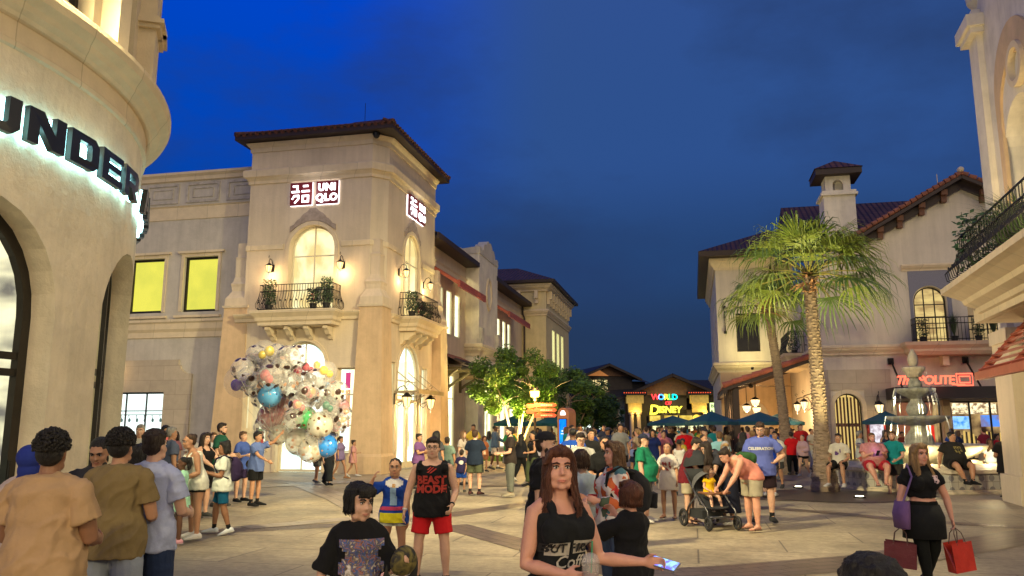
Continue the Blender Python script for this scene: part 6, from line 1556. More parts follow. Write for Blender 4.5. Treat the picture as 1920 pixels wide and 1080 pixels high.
def floral(name='floral_fabric'):
 if name in MC: return MC[name]
 m, nt, b = nodes(name); L = nt.links; co = coords(nt, (1, 1, 1))
 nz = N(nt, 'ShaderNodeTexNoise', Scale=9.0, Detail=2.0); L.new(co, nz.inputs['Vector'])
 mxv = N(nt, 'ShaderNodeMix', data_type='RGBA'); mxv.inputs[0].default_value = .12; L.new(co, mxv.inputs[6]); L.new(nz.outputs['Color'], mxv.inputs[7])
 vo = N(nt, 'ShaderNodeTexVoronoi', Scale=13.0); L.new(mxv.outputs[2], vo.inputs['Vector'])
 sp = N(nt, 'ShaderNodeSeparateColor'); L.new(vo.outputs['Color'], sp.inputs[0])
 cr = N(nt, 'ShaderNodeValToRGB'); cr.color_ramp.interpolation = 'CONSTANT'
 el = cr.color_ramp.elements; el[0].position = 0; el[0].color = (.62, .56, .50, 1); el[1].position = .38; el[1].color = (.55, .04, .03, 1)
 for p, c in ((.55, (.05, .14, .16, 1)), (.68, (.62, .56, .50, 1)), (.80, (.55, .12, .03, 1)), (.9, (.06, .09, .05, 1))): e = el.new(p); e.color = c
 L.new(sp.outputs[0], cr.inputs[0]); L.new(cr.outputs[0], b.inputs['Base Color']); b.inputs['Roughness'].default_value = .85
 MC[name] = m; return m
def graphic(name, base, cols, sc=14, seed=0):
 if name in MC: return MC[name]
 m, nt, b = nodes(name); L = nt.links; co = coords(nt, (1, 1, 1))
 nz = N(nt, 'ShaderNodeTexNoise', Scale=float(sc), Detail=4.0, Distortion=1.5); L.new(co, nz.inputs['Vector'])
 cr = N(nt, 'ShaderNodeValToRGB'); cr.color_ramp.interpolation = 'LINEAR'; el = cr.color_ramp.elements
 el[0].position = .30; el[0].color = base + (1,); el[1].position = .72; el[1].color = cols[-1] + (1,)
 for i, c in enumerate(cols[:-1]): e = el.new(.38 + .3 * i / len(cols)); e.color = c + (1,)
 L.new(nz.outputs[0], cr.inputs[0]); L.new(cr.outputs[0], b.inputs['Base Color']); b.inputs['Roughness'].default_value = .8
 MC[name] = m; return m
PEND = []   # (object, voxel, smooth, wrinkle)
DECALS = [] # (shirt object, parent, frame, kind, ...)
TORSO = [(-.075, .066, .058, .0), (-.04, .090, .072, .0), (.0, .094, .074, .002), (.05, .090, .066, .0), (.10, .081, .058, .002), (.15, .084, .060, .004), (.20, .093, .066, .004), (.24, .096, .062, .0), (.262, .084, .052, -.004), (.285, .056, .042, -.006), (.305, .036, .036, -.004)]
TORSO_F = [(-.075, .072, .060, .0), (-.04, .100, .076, -.004), (.0, .104, .078, -.004), (.05, .090, .066, .0), (.10, .074, .055, .004), (.15, .076, .058, .008), (.20, .084, .070, .012), (.24, .085, .058, .004), (.262, .074, .048, -.004), (.285, .049, .038, -.006), (.305, .032, .033, -.004)]
def lerp_tab(tab, f):
 if f <= tab[0][0]: return tab[0][1:]
 for a, b in zip(tab[:-1], tab[1:]):
  if f <= b[0]:
   k = (f - a[0]) / (b[0] - a[0]); return tuple(a[i] * (1 - k) + b[i] * k for i in (1, 2, 3))
 return tab[-1][1:]
ARMS = dict(down=((.16, .02, -1), (.06, .22, -1)), down2=((.14, -.10, -1), (.05, .12, -1)), out=((.34, .0, -1), (.15, .25, -1)), folded=((.18, .30, -1), (-.95, .55, .12)), phone=((.12, .45, -1), (-.40, .95, .35)),
   front=((.2, .18, -1), (-.35, 1, -.15)), up=((.25, .75, .15), (.0, .55, .9)), high=((.25, .8, .5), (.05, .6, .8)), hip=((.62, -.12, -.8), (-.72, .45, -.45)), reach=((.1, .75, -.75), (-.05, .9, -.45)), reachd=((.08, .5, -1), (-.05, .6, -.8)),
   back=((.2, -.35, -1), (-.2, -.3, -1)), ear=((.75, .25, -.35), (-.45, .3, .95)), fist=((.30, -.02, -1), (-.1, .75, -.62)), bag=((.24, .04, -1), (.12, .12, -1)), carry=((.14, .1, -1), (-.2, 1, .25)), lap=((.22, .2, -1), (-.35, .9, -.4)), prop=((.30, -.30, -1), (.12, -.1, -1)))
LEGS = dict(stand=(((.085, .02, -1), (.0, -.03, -1)),) * 2, wide=(((.14, .02, -1), (.06, -.03, -1)),) * 2, walk=(((.02, .42, -1), (.02, .12, -1)), ((.02, -.18, -1), (.02, -.62, -1))), walk2=(((.02, -.18, -1), (.02, -.62, -1)), ((.02, .42, -1), (.02, .12, -1))),
   step=(((.03, .22, -1), (.02, .05, -1)), ((.03, -.1, -1), (.02, -.3, -1))), cross=(((-.05, .18, -1), (-.10, .02, -1)), ((.0, -.05, -1), (-.12, -.55, -1))), sit=(((.18, 1, -.12), (.02, .12, -1)),) * 2, sitx=(((.22, 1, -.12), (-.30, .35, -1)),) * 2, sitd=(((.2, 1, -.2), (.05, .0, -1)),) * 2,
   lean=(((.03, .25, -1), (.0, .15, -1)),) * 2, kid=(((.15, .9, -.35), (.1, .35, -1)),) * 2)
def person(label, px=None, Y=None, top=800, face=0, feet=None, h=None, x=None, sk='fair', hair=('short', 'dark'), topc=('tee', (.1, .1, .1)), bot=('shorts', (.1, .1, .1)), shoe=(.05, .05, .05), b=1.0, fem=False, lean=0, yaw=0, nod=0, armL='down', armR='down', legs='stand',
  vox=None, seat=None, beard=None, extra=(), group=None, decals=(), curl=.5, belly=0, socks=None, hs=1.0, z0=0, twist=0, neck=1.0):
 if feet is not None: Y = depth_of_feet(feet)
 if x is None: x = east(px, Y)
 if h is None:
  h = max(.9, height_at(top, Y)) / (1 - .36 * (1 - cos(R(lean)))) * .985
 if vox is None: vox = .0075 if Y < 6.8 else .011 if Y < 11 else .014 if Y < 17 else .018 if Y < 25 else .024
 near = Y < 12
 t = thing('person', label, 'person', (x, Y, z0), R(face), group); fr = W[t]
 child = h < 1.4; hsz = (h / 1.75) ** .55 * hs * (1.0 if not child else 1.0)
 TT = TORSO_F if fem else TORSO
 X = Vector((1, 0, 0)); Z = Vector((0, 0, 1))
 def spdir(f):
  k = min(1, max(0, (f + .0) / .12)); a = R(lean) * k
  return Vector((0, -sin(a), cos(a)))
 # leg geometry first, to know the pelvis height
 def dirv(d, sx): return Vector((d[0] * sx, -d[1], d[2])).normalized()
 LG = LEGS[legs] if isinstance(legs, str) else legs
 tl, sl_ = .245 * h, .235 * h
 hipw = .052 * h * (1 + (b - 1) * .5)
 ends = []
 for sx, (a, c) in ((-1, LG[0]), (1, LG[1])):
  k = dirv(a, sx) * tl; e = k + dirv(c, sx) * sl_; ends.append((k, e))
 low = min(e.z for k, e in ends)
 pz = (-low + .045 * h) + .02 * h
 if seat is not None: pz = seat + .07 * h + .02 * b
 P0 = Vector((0, 0, pz))
 if seat is not None: P0.y = .0
 def axis(f):
  # integrate the spine
  p = P0.copy(); n = 8; u = f / n
  if f <= 0: return P0 + Z * f * h
  for i in range(n): p += spdir(u * (i + .5)) * u * h
  return p
 U = spdir(1); Fw = Vector((0, U.z * -1, U.y)) if False else Vector((0, -cos(R(lean)), -sin(R(lean))))
 bw = lambda f: 1 + (b - 1) * (1.0 if f < .2 else .55)
 def tring(f, e=0, fx=1.0, fy=1.0):
  a, d, o = lerp_tab(TT, f); u = spdir(f); fw = Vector((0, -u.z, u.y)) if u.z >= 0 else Vector((0, -u.z, u.y))
  fw = Vector((0, -u.z, u.y)); c = axis(f) + fw * (o * h + (belly * .03 * h * max(0, 1 - abs(f - .09) / .14)))
  q = bw(f)
  return (c, X * ((a * h * q) * fx + e), fw * ((d * h * (q ** 1.25) + belly * .03 * h * max(0, 1 - abs(f - .09) / .14)) * fy + e))
 sh = .100 * h * ((1.10 if not child else 1.0) if not fem else .90) * (1 + (b - 1) * .35)
 shoulders = {sx: axis(.247) + X * sx * sh + spdir(.3) * 0 for sx in (-1, 1)}
 ua, fa = .165 * h, .140 * h
 AR = {-1: armR, 1: armL}; arm = {}
 for sx in (-1, 1):
  A = ARMS[AR[sx]] if isinstance(AR[sx], str) else AR[sx]
  def dv(d): return (X * d[0] * sx + Fw * d[1] + U * d[2]).normalized() if lean < 25 else Vector((d[0] * sx, -d[1], d[2])).normalized()
  s0 = shoulders[sx]; el = s0 + dv(A[0]) * ua; wr = el + dv(A[1]) * fa
  arm[sx] = (s0, el, wr, dv(A[0]), dv(A[1]))
 am = 1 + (b - 1) * .7; lm = 1 + (b - 1) * .75
 legp = {}
 for sx, (k, e) in ((-1, ends[0]), (1, ends[1])):
  hp = P0 + X * sx * hipw; legp[sx] = (hp, hp + k, hp + e)
 skm = skin(sk)
 # ---- body: one continuous surface
 B = MB()
 def trap(m_, q_):
  for sx in (-1, 1): m_.tube([axis(.288) + X * sx * .022 * h, axis(.272) + X * sx * .055 * h, arm[sx][0] + U * .002 * h], [.024 * h + q_, .026 * h + q_, .027 * h * am + q_], 10)
 trap(B, -.002 * h)
 B.loft([tring(f) for f, *_ in TT], 16)
 nb = axis(.295); hd = (U + Fw * .10).normalized()
 k = hsz
 hdir = hd
 headc = nb + hdir * (.030 * h + .092 * k)
 B.tube([nb - U * .03 * h, headc - U * .03 * k], [.033 * h * (am ** .5) * neck, .031 * h * neck], 10)
 if fem and not child:
  for sx in (-1, 1):
   c, ax_, ay_ = tring(.19); B.ell(c + X * sx * .045 * h * bw(.2) + ay_.normalized() * .052 * h * bw(.2), (.040 * h * bw(.2), .030 * h * bw(.2), .040 * h * bw(.2)))
 for sx in (-1, 1):
  s0, el, wr, d1, d2 = arm[sx]
  B.tube([s0 + X * sx * -.03 * h, s0, s0.lerp(el, .35), s0.lerp(el, .75), el, el.lerp(wr, .3), el.lerp(wr, .75), wr], [.026 * h * am, .031 * h * am, .030 * h * am, .026 * h * am, .0235 * h * am, .0245 * h * am, .018 * h * am ** .5, .0145 * h], 10, rnd_end=True)
  # hand
  n = (X * -sx - d2 * (X * -sx).dot(d2))
  if n.length < .3: n = (Fw - d2 * Fw.dot(d2))
  n.normalize(); sd = d2.cross(n).normalized()
  hk = h / 1.75 * (1.04 if not fem else .95) * (1.05 if child else 1)
  if fem is None: pass
  pc = wr + d2 * .045 * hk
  B.loft([(wr + d2 * q * hk, sd * w_ * hk, n * th * hk) for q, w_, th in ((-.01, .022, .017), (.015, .028, .017), (.05, .040, .015), (.085, .042, .013), (.095, .036, .010))], 10)
  fwd_ = sd if sd.dot(Fw) > 0 else -sd
  for j, (o, l) in enumerate(((.031, .070), (.0105, .080), (-.010, .075), (-.030, .058))):
   r0 = wr + d2 * .085 * hk + fwd_ * o * hk; c1 = (d2 + n * curl * .6).normalized(); c2 = (d2 * (1 - curl) + n * curl * 1.5).normalized(); c3 = (d2 * (1 - curl * 1.6) + n * curl * 1.6).normalized()
   p1 = r0 + c1 * l * .45 * hk; p2 = p1 + c2 * l * .33 * hk; p3 = p2 + c3 * l * .25 * hk
   B.tube([r0 - d2 * .012 * hk, p1, p2, p3], [.0095 * hk, .0092 * hk, .0085 * hk, .0072 * hk], 7, rnd_end=True)
  tb = wr + d2 * .025 * hk + fwd_ * .026 * hk; p1 = tb + (d2 * .7 + fwd_ * .65 + n * .45).normalized() * .042 * hk; p2 = p1 + (d2 * .85 + n * .5 + fwd_ * .1).normalized() * .034 * hk
  B.tube([tb, p1, p2], [.014 * hk, .0115 * hk, .0085 * hk], 7, rnd_end=True)
  hp, kn, an = legp[sx]
  B.tube([hp, hp.lerp(kn, .3), hp.lerp(kn, .75), kn, kn.lerp(an, .28), kn.lerp(an, .65), an], [.054 * h * lm, .052 * h * lm, .038 * h * lm, .0335 * h * lm ** .7, .035 * h * lm ** .8, .026 * h * lm ** .6, .021 * h], 12, rnd_end=True)
 # feet
 toe = {}
 for sx in (-1, 1):
  hp, kn, an = legp[sx]; sdir = (an - kn).normalized()
  fd = Vector((.18 * sx, -1, 0)).normalized()
  if sdir.y > .25: fd = (Vector((0, -1, 0)) + Vector((0, 0, -1)) * sdir.y * .9).normalized()
  toe[sx] = fd; up = Vector((0, 0, 1)); up = (up - fd * up.dot(fd)).normalized(); si = fd.cross(up)
  B.loft([(an + fd * q * h - up * d * h, si * w_ * h, up * th * h) for q, d, w_, th in ((-.035, .022, .016, .018), (-.01, .012, .022, .030), (.03, .018, .024, .024), (.07, .028, .028, .015), (.105, .033, .024, .010), (.115, .034, .014, .007))], 10)
 # head
 Hm = Matrix.Rotation(-R(yaw), 3, 'Z') @ Matrix.Rotation(R(nod) + R(lean) * .6, 3, 'X')
 Hm = Matrix.Rotation(R(yaw), 3, 'Z') @ Matrix.Rotation(R(nod + lean * .55), 3, 'X')
 def hp_(x_, y_, z_): return headc + Hm @ Vector((x_ * k, y_ * k, z_ * k))
 def he(c, r, n=14, kk=9): B.ell(hp_(*c), tuple(q * k for q in r), n, kk, 0, Hm)
 he((0, .012, .030), (.078, .094, .086)); he((0, -.020, -.030), (.064, .066, .080)); he((0, -.010, -.02), (.070, .076, .07))
 he((0, -.064, -.094), (.026, .020, .019)); he((0, -.072, .030), (.056, .018, .016))
 for sx in (-1, 1):
  he((.034 * sx, -.050, -.032), (.031, .030, .036)); he((.074 * sx, .012, -.008), (.010, .018, .030)); he((.038 * sx, -.030, -.078), (.029, .038, .030))
 B.tube([hp_(0, -.080, .018), hp_(0, -.092, -.008), hp_(0, -.100, -.024)], [.008 * k, .010 * k, .0125 * k], 8, rnd_end=True)
 for sx in (-1, 1): he((.012 * sx, -.088, -.028), (.009, .009, .007), 8, 5)
 he((0, -.077, -.060), (.027, .014, .016))
 body = B.build('body', skm, t, fr, True); PEND.append((body, vox, 7 if vox < .009 else 4, 0))
 # face details
 if Y < 24:
  for sx in (-1, 1):
   E = MB(); E.ell(hp_(.031 * sx, -.0745, .010), (.0135 * k, .010 * k, .0085 * k), 12, 8, 0, Hm)
   ey = E.build('eye', mat('eye_white', (.62, .58, .54), .3), t, fr, True)
   if near:
    E = MB(); E.ell(hp_(.031 * sx, -.0825, .010), (.0062 * k, .0035 * k, .0062 * k), 10, 6, 0, Hm); E.build('iris', mat('iris_dark', (.03, .015, .008), .15), ey, fr, True)
    E = MB(); E.tube([hp_(.017 * sx, -.0835, .016), hp_(.031 * sx, -.087, .021), hp_(.046 * sx, -.078, .014)], .0030 * k, 6); E.build('eyelid', mat('lash_dark', (.03, .018, .014), .6), ey, fr, True)
   E = MB(); E.tube([hp_(.013 * sx, -.0925, .028), hp_(.030 * sx, -.0935, .036), hp_(.052 * sx, -.078, .030)], [.0045 * k, .0052 * k, .003 * k], 6)
   E.build('eyebrow', hairm(hair[1] if hair[1] in ('black', 'brown', 'dark', 'lbrown', 'auburn') else 'lbrown'), t, fr, True)
  E = MB(); E.tube([hp_(-.022, -.084, -.0585), hp_(0, -.0925, -.0575), hp_(.022, -.084, -.0585)], [.002 * k, .0048 * k, .002 * k], 7, rnd_end=True); E.tube([hp_(-.018, -.083, -.0640), hp_(0, -.0915, -.0655), hp_(.018, -.083, -.0640)], [.002 * k, .0054 * k, .002 * k], 7, rnd_end=True)
  E.build('lips', mat('lips_' + sk, tuple(a * q for a, q in zip(SK[sk], (.90, .62, .62))), .5), t, fr, True)
 # ---- hair
 hst, hc = hair[0], hair[1]; hm = hairm(hc) if hc in ('black', 'brown', 'lbrown', 'blonde', 'grey', 'dark', 'auburn') else None
 rr = random.Random(int(abs(x) * 991 + Y * 77)); Hb = MB(); Hs = MB(); hv = max(vox * .9, .008)
 def hh(c, r, n=14, kk=9): Hb.ell(hp_(*c), tuple(q * k for q in r), n, kk, 0, Hm)
 def strands(n, a0, a1, length, r=.016, rad=.088, wave=.012, ztop=.06, out=.0):
  M_ = Hb
  if near: n, r, M_ = int(n * 4.5), r * .36, Hs
  for i in range(n):
   a = R(a0 + (a1 - a0) * (i + rr.uniform(.0, 1.0)) / n); jr = rr.uniform(.90, 1.07) if near else 1   # 0 = back, +-90 sides, +-150 face front
   cx, cy = sin(a), cos(a); L = length * rr.uniform(.85, 1.05); pts = []; rs = []
   for j in range(7):
    u = j / 6; z = ztop - L * u
    q = rad * jr * (.86 + .14 * min(1, u * 4)) + out * u; w_ = wave * sin(u * 9 + (i // 5 if near else i)) + (rr.uniform(-.003, .003) if near else 0)
    base = hp_(0, 0, 0); fall = Vector((cx * (q * k * 1.0) + w_ * k, cy * (q * 1.08) * k + .010 * k, 0))
    rotd = Matrix.Rotation(R(yaw), 3, 'Z') @ fall
    top_ = headc + rotd + Z * z * k
    if z < -.13:  # follow the shoulders / back outward
     push = min(1, (-.13 - z) / .08); dr = Vector((rotd.x, rotd.y, 0)).normalized(); top_ += dr * .028 * k * push * (1.2 if abs(cy) > .5 else .3)
    if lean > 25: top_ += Vector((0, -.02 * u, 0))
    pts.append(top_); rs.append(r * k * (1.0 if u < .8 else (1.25 - u) * 2.0) * (.8 + .2 * rr.random()))
   M_.tube(pts, rs, 5 if near else 7, rnd_end=not near)
 if hst in ('short', 'side', 'bowl', 'long', 'bob', 'pony', 'bun', 'tied', 'curly', 'fade', 'dreads', 'cap', 'cappony'):
  hf = dict(fade=.96, short=1.03, tied=.99, cap=.97).get(hst, 1.05)
  hh((0, .026, .046), (.082 * hf, .094 * hf, .080 * hf)); hh((0, .048, .0), (.076 * hf, .064, .075 * hf))
  if hst not in ('fade', 'cap', 'tied'): hh((0, -.045, .092), (.060, .045, .030))
  if hst in ('short', 'bowl', 'fade', 'side'):
   for sx in (-1, 1): hh((.070 * sx, .012, .03), (.014, .035, .035))
 if hst in ('short', 'side'):
  for i in range(60 if near else 24):
   a = rr.uniform(0, 2 * pi); e = rr.uniform(.2, 1.5); c = ((.080 * cos(a) * cos(e)), .02 + .092 * sin(a) * cos(e), .052 + .078 * sin(e))
   if c[1] < -.05 and c[2] < .075: continue
   hh(c, (.016, .020, .010), 7, 5)
 if hst == 'curly':
  for i in range(1300 if near else 60):
   a = i * 2.39996; zz = rr.uniform(-.75, 1); q = sqrt(max(0, 1 - zz * zz)); j = rr.uniform(.90, 1.08) if near else 1; c = (.094 * q * cos(a) * j, .022 + .108 * q * sin(a) * j, .055 + .092 * zz * j)
   if c[1] < -.045 and c[2] < .07: continue
   if c[2] < .0 and c[1] < .03: continue
   if c[2] < .02: c = (c[0] * .86, c[1] * .86, c[2])
   s_ = rr.uniform(.006, .0115) if near else .015; hh(c, (s_, s_, s_), 7, 5)
 if hst == 'bowl':
  strands(34, -128, 128, .15, .013, .086, .003, .075)
  for i in range(9): u = -1 + i / 4; Hb.tube([hp_(u * .03, -.04, .115), hp_(u * .055, -.085, .085), hp_(u * .060, -.098 + abs(u) * .018, .042)], [.014 * k, .014 * k, .006 * k], 6, rnd_end=True)
 if hst == 'long':
  strands(40 if near else 20, -118, 118, .46 if near else .42, .016, .086, .010, .07, .02)
  for sx in (-1, 1):
   for i in range(3): strands(3, sx * 112, sx * 140, .40 - .05 * i, .013, .086, .012, .06, .015)
  for sx in (-1, 1):
   for i in range(4): Hb.tube([hp_(sx * .004, -.05 + .02 * i, .126 - .004 * i), hp_(sx * .05, -.062 + .02 * i, .098), hp_(sx * .083, -.035 + .02 * i, .03)], [.016 * k, .017 * k, .014 * k], 6, rnd_end=True)
 if hst == 'bob':
  strands(34, -124, 124, .24, .016, .090, .008, .07, .012)
  for sx in (-1, 1):
   for i in range(4): Hb.tube([hp_(sx * .004, -.05 + .02 * i, .126 - .004 * i), hp_(sx * .05, -.066 + .02 * i, .10), hp_(sx * .085, -.04 + .02 * i, .03)], [.016 * k, .018 * k, .016 * k], 6, rnd_end=True)
 if hst in ('pony', 'cappony'):
  Hb.tube([hp_(0, .10, .06), hp_(0, .15, .05), hp_(.01, .165, -.03), hp_(.01, .14, -.14)], [.018 * k, .03 * k, .03 * k, .012 * k], 8, rnd_end=True)
 if hst == 'bun': hh((0, .10, .09), (.036, .034, .034))
 if hst == 'dreads':
  for i in range(26):
   a = R(-110 + 220 * i / 25); Hb.tube([hp_(.05 * sin(a), .05 * cos(a), .10), hp_(.085 * sin(a), .02 + .09 * cos(a), .05), hp_(.095 * sin(a) + rr.uniform(-.01, .01), .03 + .10 * cos(a), -.07 - rr.random() * .05)], [.011 * k, .011 * k, .008 * k], 6, rnd_end=True)
  hh((0, .06, .11), (.05, .05, .04))
 if hst == 'puffs':
  hh((0, .02, .042), (.080, .092, .078)); strands(8, -40, 40, .2, .014, .1, .01, .08)
  Hb.tube([hp_(0, .07, .09), hp_(.03, .13, .09), hp_(.05, .15, 0), hp_(.04, .13, -.10)], [.02 * k, .035 * k, .03 * k, .012 * k], 8, rnd_end=True)
 if hst == 'buzz': hh((0, .022, .040), (.082, .098, .083))
 if hst == 'hijab':
  hh((0, .020, .030), (.094, .108, .102)); hh((0, .01, -.07), (.082, .092, .09))
  Hb.loft([(headc - U * .10 * k, X * .075 * k, Vector((0, .075 * k, 0))), (headc - U * .17 * k, X * .13 * k, Vector((0, .10 * k, 0))), (headc - U * .23 * k, X * .17 * k, Vector((0, .12 * k, 0)))], 16)
  hm = cloth(hair[1])
 if Hb.v:
  ho = Hb.build('headscarf' if hst == 'hijab' else 'hair', hm, t, fr, True)
  if Hs.v: Hs.build('strands', hm, ho, fr, True)
  if not (hst == 'curly' and near): PEND.append((ho, hv if near else vox, 1, -.005 if hst not in ('hijab', 'buzz', 'fade') and near else 0))
 if len(hair) > 2 or hst in ('cap', 'cappony'):
  cc = hair[2]; back = hair[3] if len(hair) > 3 else False
  cm = MB(); cm.ell(hp_(0, .012, .050), (.088 * k, .106 * k, .084 * k), 20, 12, 0, Hm)
  # keep only the upper half of the dome
  keep = MB(); thr = .045
  for f in cm.f:
   vs = [Vector(cm.v[i]) for i in f]
   if all((Hm.transposed() @ (v - headc)).z > thr * k for v in vs): keep.add(vs, [tuple(range(len(vs)))])
  sgn = 1 if back else -1; n = 11; ar = [(-1 + 2 * i / (n - 1)) for i in range(n)]
  inn = [hp_(.080 * u, .012 + sgn * (.100 * sqrt(max(0, 1 - u * u * .8))) - .0, .055) for u in ar]; out = [hp_(.078 * u, .012 + sgn * (.085 + .095 * sqrt(max(0, 1 - u * u))), .050 - .02 * (1 - u * u) * (1 if not back else 1.4)) for u in ar]
  fs = [(i, i + 1, n + i + 1, n + i) for i in range(n - 1)]
  co = keep.build('cap', cloth(cc), t, fr, True)
  bm_ = MB(); bm_.add(inn + out, fs); bm_.add([p + Hm @ Vector((0, 0, -.006 * k)) for p in inn + out], [f[::-1] for f in fs]); bm_.build('cap_brim', cloth(hair[4] if len(hair) > 4 else cc), co, fr)
 if beard:
  bd = MB()
  def be(c, r): bd.ell(hp_(*c), tuple(q * k for q in r), 10, 7, 0, Hm)
  be((0, -.068, -.104), (.030, .022, .024)); be((0, -.055, -.112), (.045, .03, .02))
  for sx in (-1, 1): be((.046 * sx, -.045, -.088), (.020, .032, .030)); be((.060 * sx, -.012, -.05), (.012, .022, .042)); be((.018 * sx, -.0905, -.050), (.015, .007, .005))
  bo = bd.build('beard', hairm(beard), t, fr, True); PEND.append((bo, max(.008, vox * .8), 1, 0))
 # ---- clothes
 kind, tc = topc[0], topc[1]; tm = tc if isinstance(tc, bpy.types.Material) else cloth(tc)
 e = .008 * h + .003 + max(0, vox - .012) * .6
 S = MB(); hem = dict(crop=.10, dress=-.30, long=-.05, robe=-.2, smock=-.16).get(kind, -.078)
 if seat is not None or lean > 40: hem = max(hem, -.03)
 topf = .300 if kind in ('tee', 'long', 'polo', 'crop', 'robe', 'shirt', 'smock', 'open') else .262
 if kind in ('tank', 'cami'): topf = .240
 fl = [hem] + [f for f in (-.03, 0, .03, .07, .10, .13, .16, .20, .22, .24, .262, .285) if hem < f < topf] + [topf]
 def tr2(f):
  loose = .012 * h * (1 if f < .12 else .4)
  if fem and kind in ('tank', 'cami', 'crop'): loose = .004
  if f < -.03 or kind in ('dress', 'smock', 'robe'):
   ff = max(f, -.02); c, ax_, ay_ = tring(ff, e + loose); dz = max(0, -.02 - f)
   c = c - Z * dz * h; return (c, ax_ * (1 + dz * .9), ay_ * (1 + dz * .9))
  c, ax_, ay_ = tring(f, e + loose)
  if f < .035:
   mw = hipw + .054 * h * lm + .014 * h + .009 + (abs(ends[0][0].x) * .12); md = .054 * h * lm + .016 * h + .010; k_ = 1 if f < .01 else .6
   if ax_.length < mw: ax_ = ax_.normalized() * (ax_.length * (1 - k_) + mw * k_)
   if ay_.length < md: ay_ = ay_.normalized() * (ay_.length * (1 - k_) + md * k_)
  return (c, ax_ * (1.12 if f > .29 else 1), ay_ * (1.06 if f > .29 else 1))
 if not fem or child:
  pass
 S.loft([tr2(f) for f in fl], 20)
 if fem and not child:
  for sx in (-1, 1):
   c, ax_, ay_ = tring(.19); S.ell(c + X * sx * .045 * h * bw(.2) + ay_.normalized() * .052 * h * bw(.2), ((.042 * h) * bw(.2) + e * .8, .029 * h * bw(.2) + e * .8, .040 * h * bw(.2) + e * .8))
 slv = dict(tee=.62, polo=.62, crop=.45, dress=.5, shirt=.66, smock=.7, long=2, robe=2, open=2).get(kind, 0)
 if len(topc) > 2: slv = topc[2]
 for sx in (-1, 1):
  s0, el, wr, d1, d2 = arm[sx]; q = .034 * h * am
  if slv:
   m1 = min(slv, 1); P_ = [s0 - X * sx * .05 * h + U * .004 * h, s0, s0.lerp(el, m1 * .5), s0.lerp(el, m1)]; Rr_ = [q * .72 + e * .5, q * .84 + e * .6, q * .9 + e * 1.2, q * .86 + e * (2.0 if kind != 'crop' else 1.0)]
   if slv > 1:
    m2 = slv - 1; P_ += [el.lerp(wr, m2 * .5), el.lerp(wr, m2 * .96)]; Rr_[-1] = .025 * h * am + e * 1.1; Rr_ += [.024 * h * am + e, .019 * h + e * .8]
   S.tube(P_, Rr_, 12)
  elif kind in ('tank', 'cami', 'sleeveless'):
   wS = .018 * h if kind == 'sleeveless' else .011 * h
   xo = sh * (.86 if kind == 'sleeveless' else .62)
   cF, aF, bF = tring(.225, e); cT = axis(.298); cB = cF
   pts = [cF + X * sx * xo * .9 + bF * .92, axis(.255) + X * sx * xo * .95 + Fw * (.046 * h * bw(.26) + e), axis(.276) + X * sx * xo * .86 + Fw * .005 + U * e * .5, axis(.255) + X * sx * xo * .95 - Fw * (.050 * h * bw(.26) + e), cF + X * sx * xo * .9 - bF * .92]
   S.tube(pts, wS, 8)
 if kind in ('polo', 'shirt'):
  c = axis(.292); S.tube([c + Vector((cos(a) * .040 * h, sin(a) * .040 * h, 0)) + U * .006 * h for a in [2 * pi * i / 10 for i in range(11)]], .010 * h, 6)
 nm = {'dress': 'dress', 'tank': 'tank_top', 'cami': 'tank_top', 'sleeveless': 'sleeveless_shirt', 'polo': 'polo_shirt', 'shirt': 'shirt', 'crop': 'crop_top', 'open': 'cardigan', 'smock': 'shirt', 'robe': 'tunic', 'long': 'long_sleeved_top'}.get(kind, 't_shirt')
 if slv: trap(S, e * .7)
 so = S.build(nm, tm, t, fr, True); PEND.append((so, vox * 1.1, 5 if near else 2, .011 if near else .006 if Y < 18 else 0))
 for d in decals: DECALS.append((so, fr, h, pz, b) + tuple(d))
 # bottoms
 kb, bc = bot[0], bot[1]; bmt = bc if isinstance(bc, bpy.types.Material) else cloth(bc)
 Q = MB(); e2 = .010 * h + .003 + max(0, vox - .012) * .5
 Q.loft([tring(f, e2 * (.8 if f < .01 else .3)) for f in (-.06, -.03, 0, .04, .075)], 16)
 if kb in ('skirt', 'miniskirt'):
  ln = .34 if kb == 'skirt' else .15; kc = (legp[-1][1] + legp[1][1]) / 2 - P0
  if bot[2:] : ln = bot[2]
  def sr(u):
   c = P0 + kc.normalized() * (u * h); w_ = .11 * h * bw(0) * (1 + u * .9) + abs(legp[1][1].x) * u * .8
   return (c, X * w_, kc.normalized().cross(X) * w_ * .82)
  Q.loft([sr(-.03), sr(ln * .3), sr(ln * .65), sr(ln)], 22)
 else:
  fr_ = {'shorts': .80, 'short': .42, 'bike': .85, 'trousers': 1.95, 'wide': 1.9, 'leggings': 1.94, 'capri': 1.5, 'jeans': 1.93}[kb]
  loose = {'shorts': 1.2, 'short': 1.2, 'bike': .55, 'trousers': 1.0, 'wide': 2.6, 'leggings': .3, 'capri': 1.0, 'jeans': 1.1}[kb]
  for sx in (-1, 1):
   hp, kn, an = legp[sx]; q = min(1, fr_)
   P_ = [hp + Z * .01 * h, hp.lerp(kn, q * .35), hp.lerp(kn, q * .7), hp.lerp(kn, q)]; base = [.054, .052, .042, .036 if q > .9 else .042]
   Rr_ = [.054 * h * lm + e2, .053 * h * lm + e2 * loose, .044 * h * lm + e2 * loose * 1.2, (.036 if q > .85 else .044) * h * lm + e2 * loose * 1.3]
   if fr_ > 1:
    q2 = fr_ - 1; P_ += [kn.lerp(an, q2 * .35), kn.lerp(an, q2 * .7), kn.lerp(an, q2)]; Rr_ += [.035 * h * lm ** .8 + e2 * loose, .028 * h * lm ** .6 + e2 * loose * 1.15, .023 * h + e2 * loose * 1.2]
   Q.tube(P_, Rr_, 14)
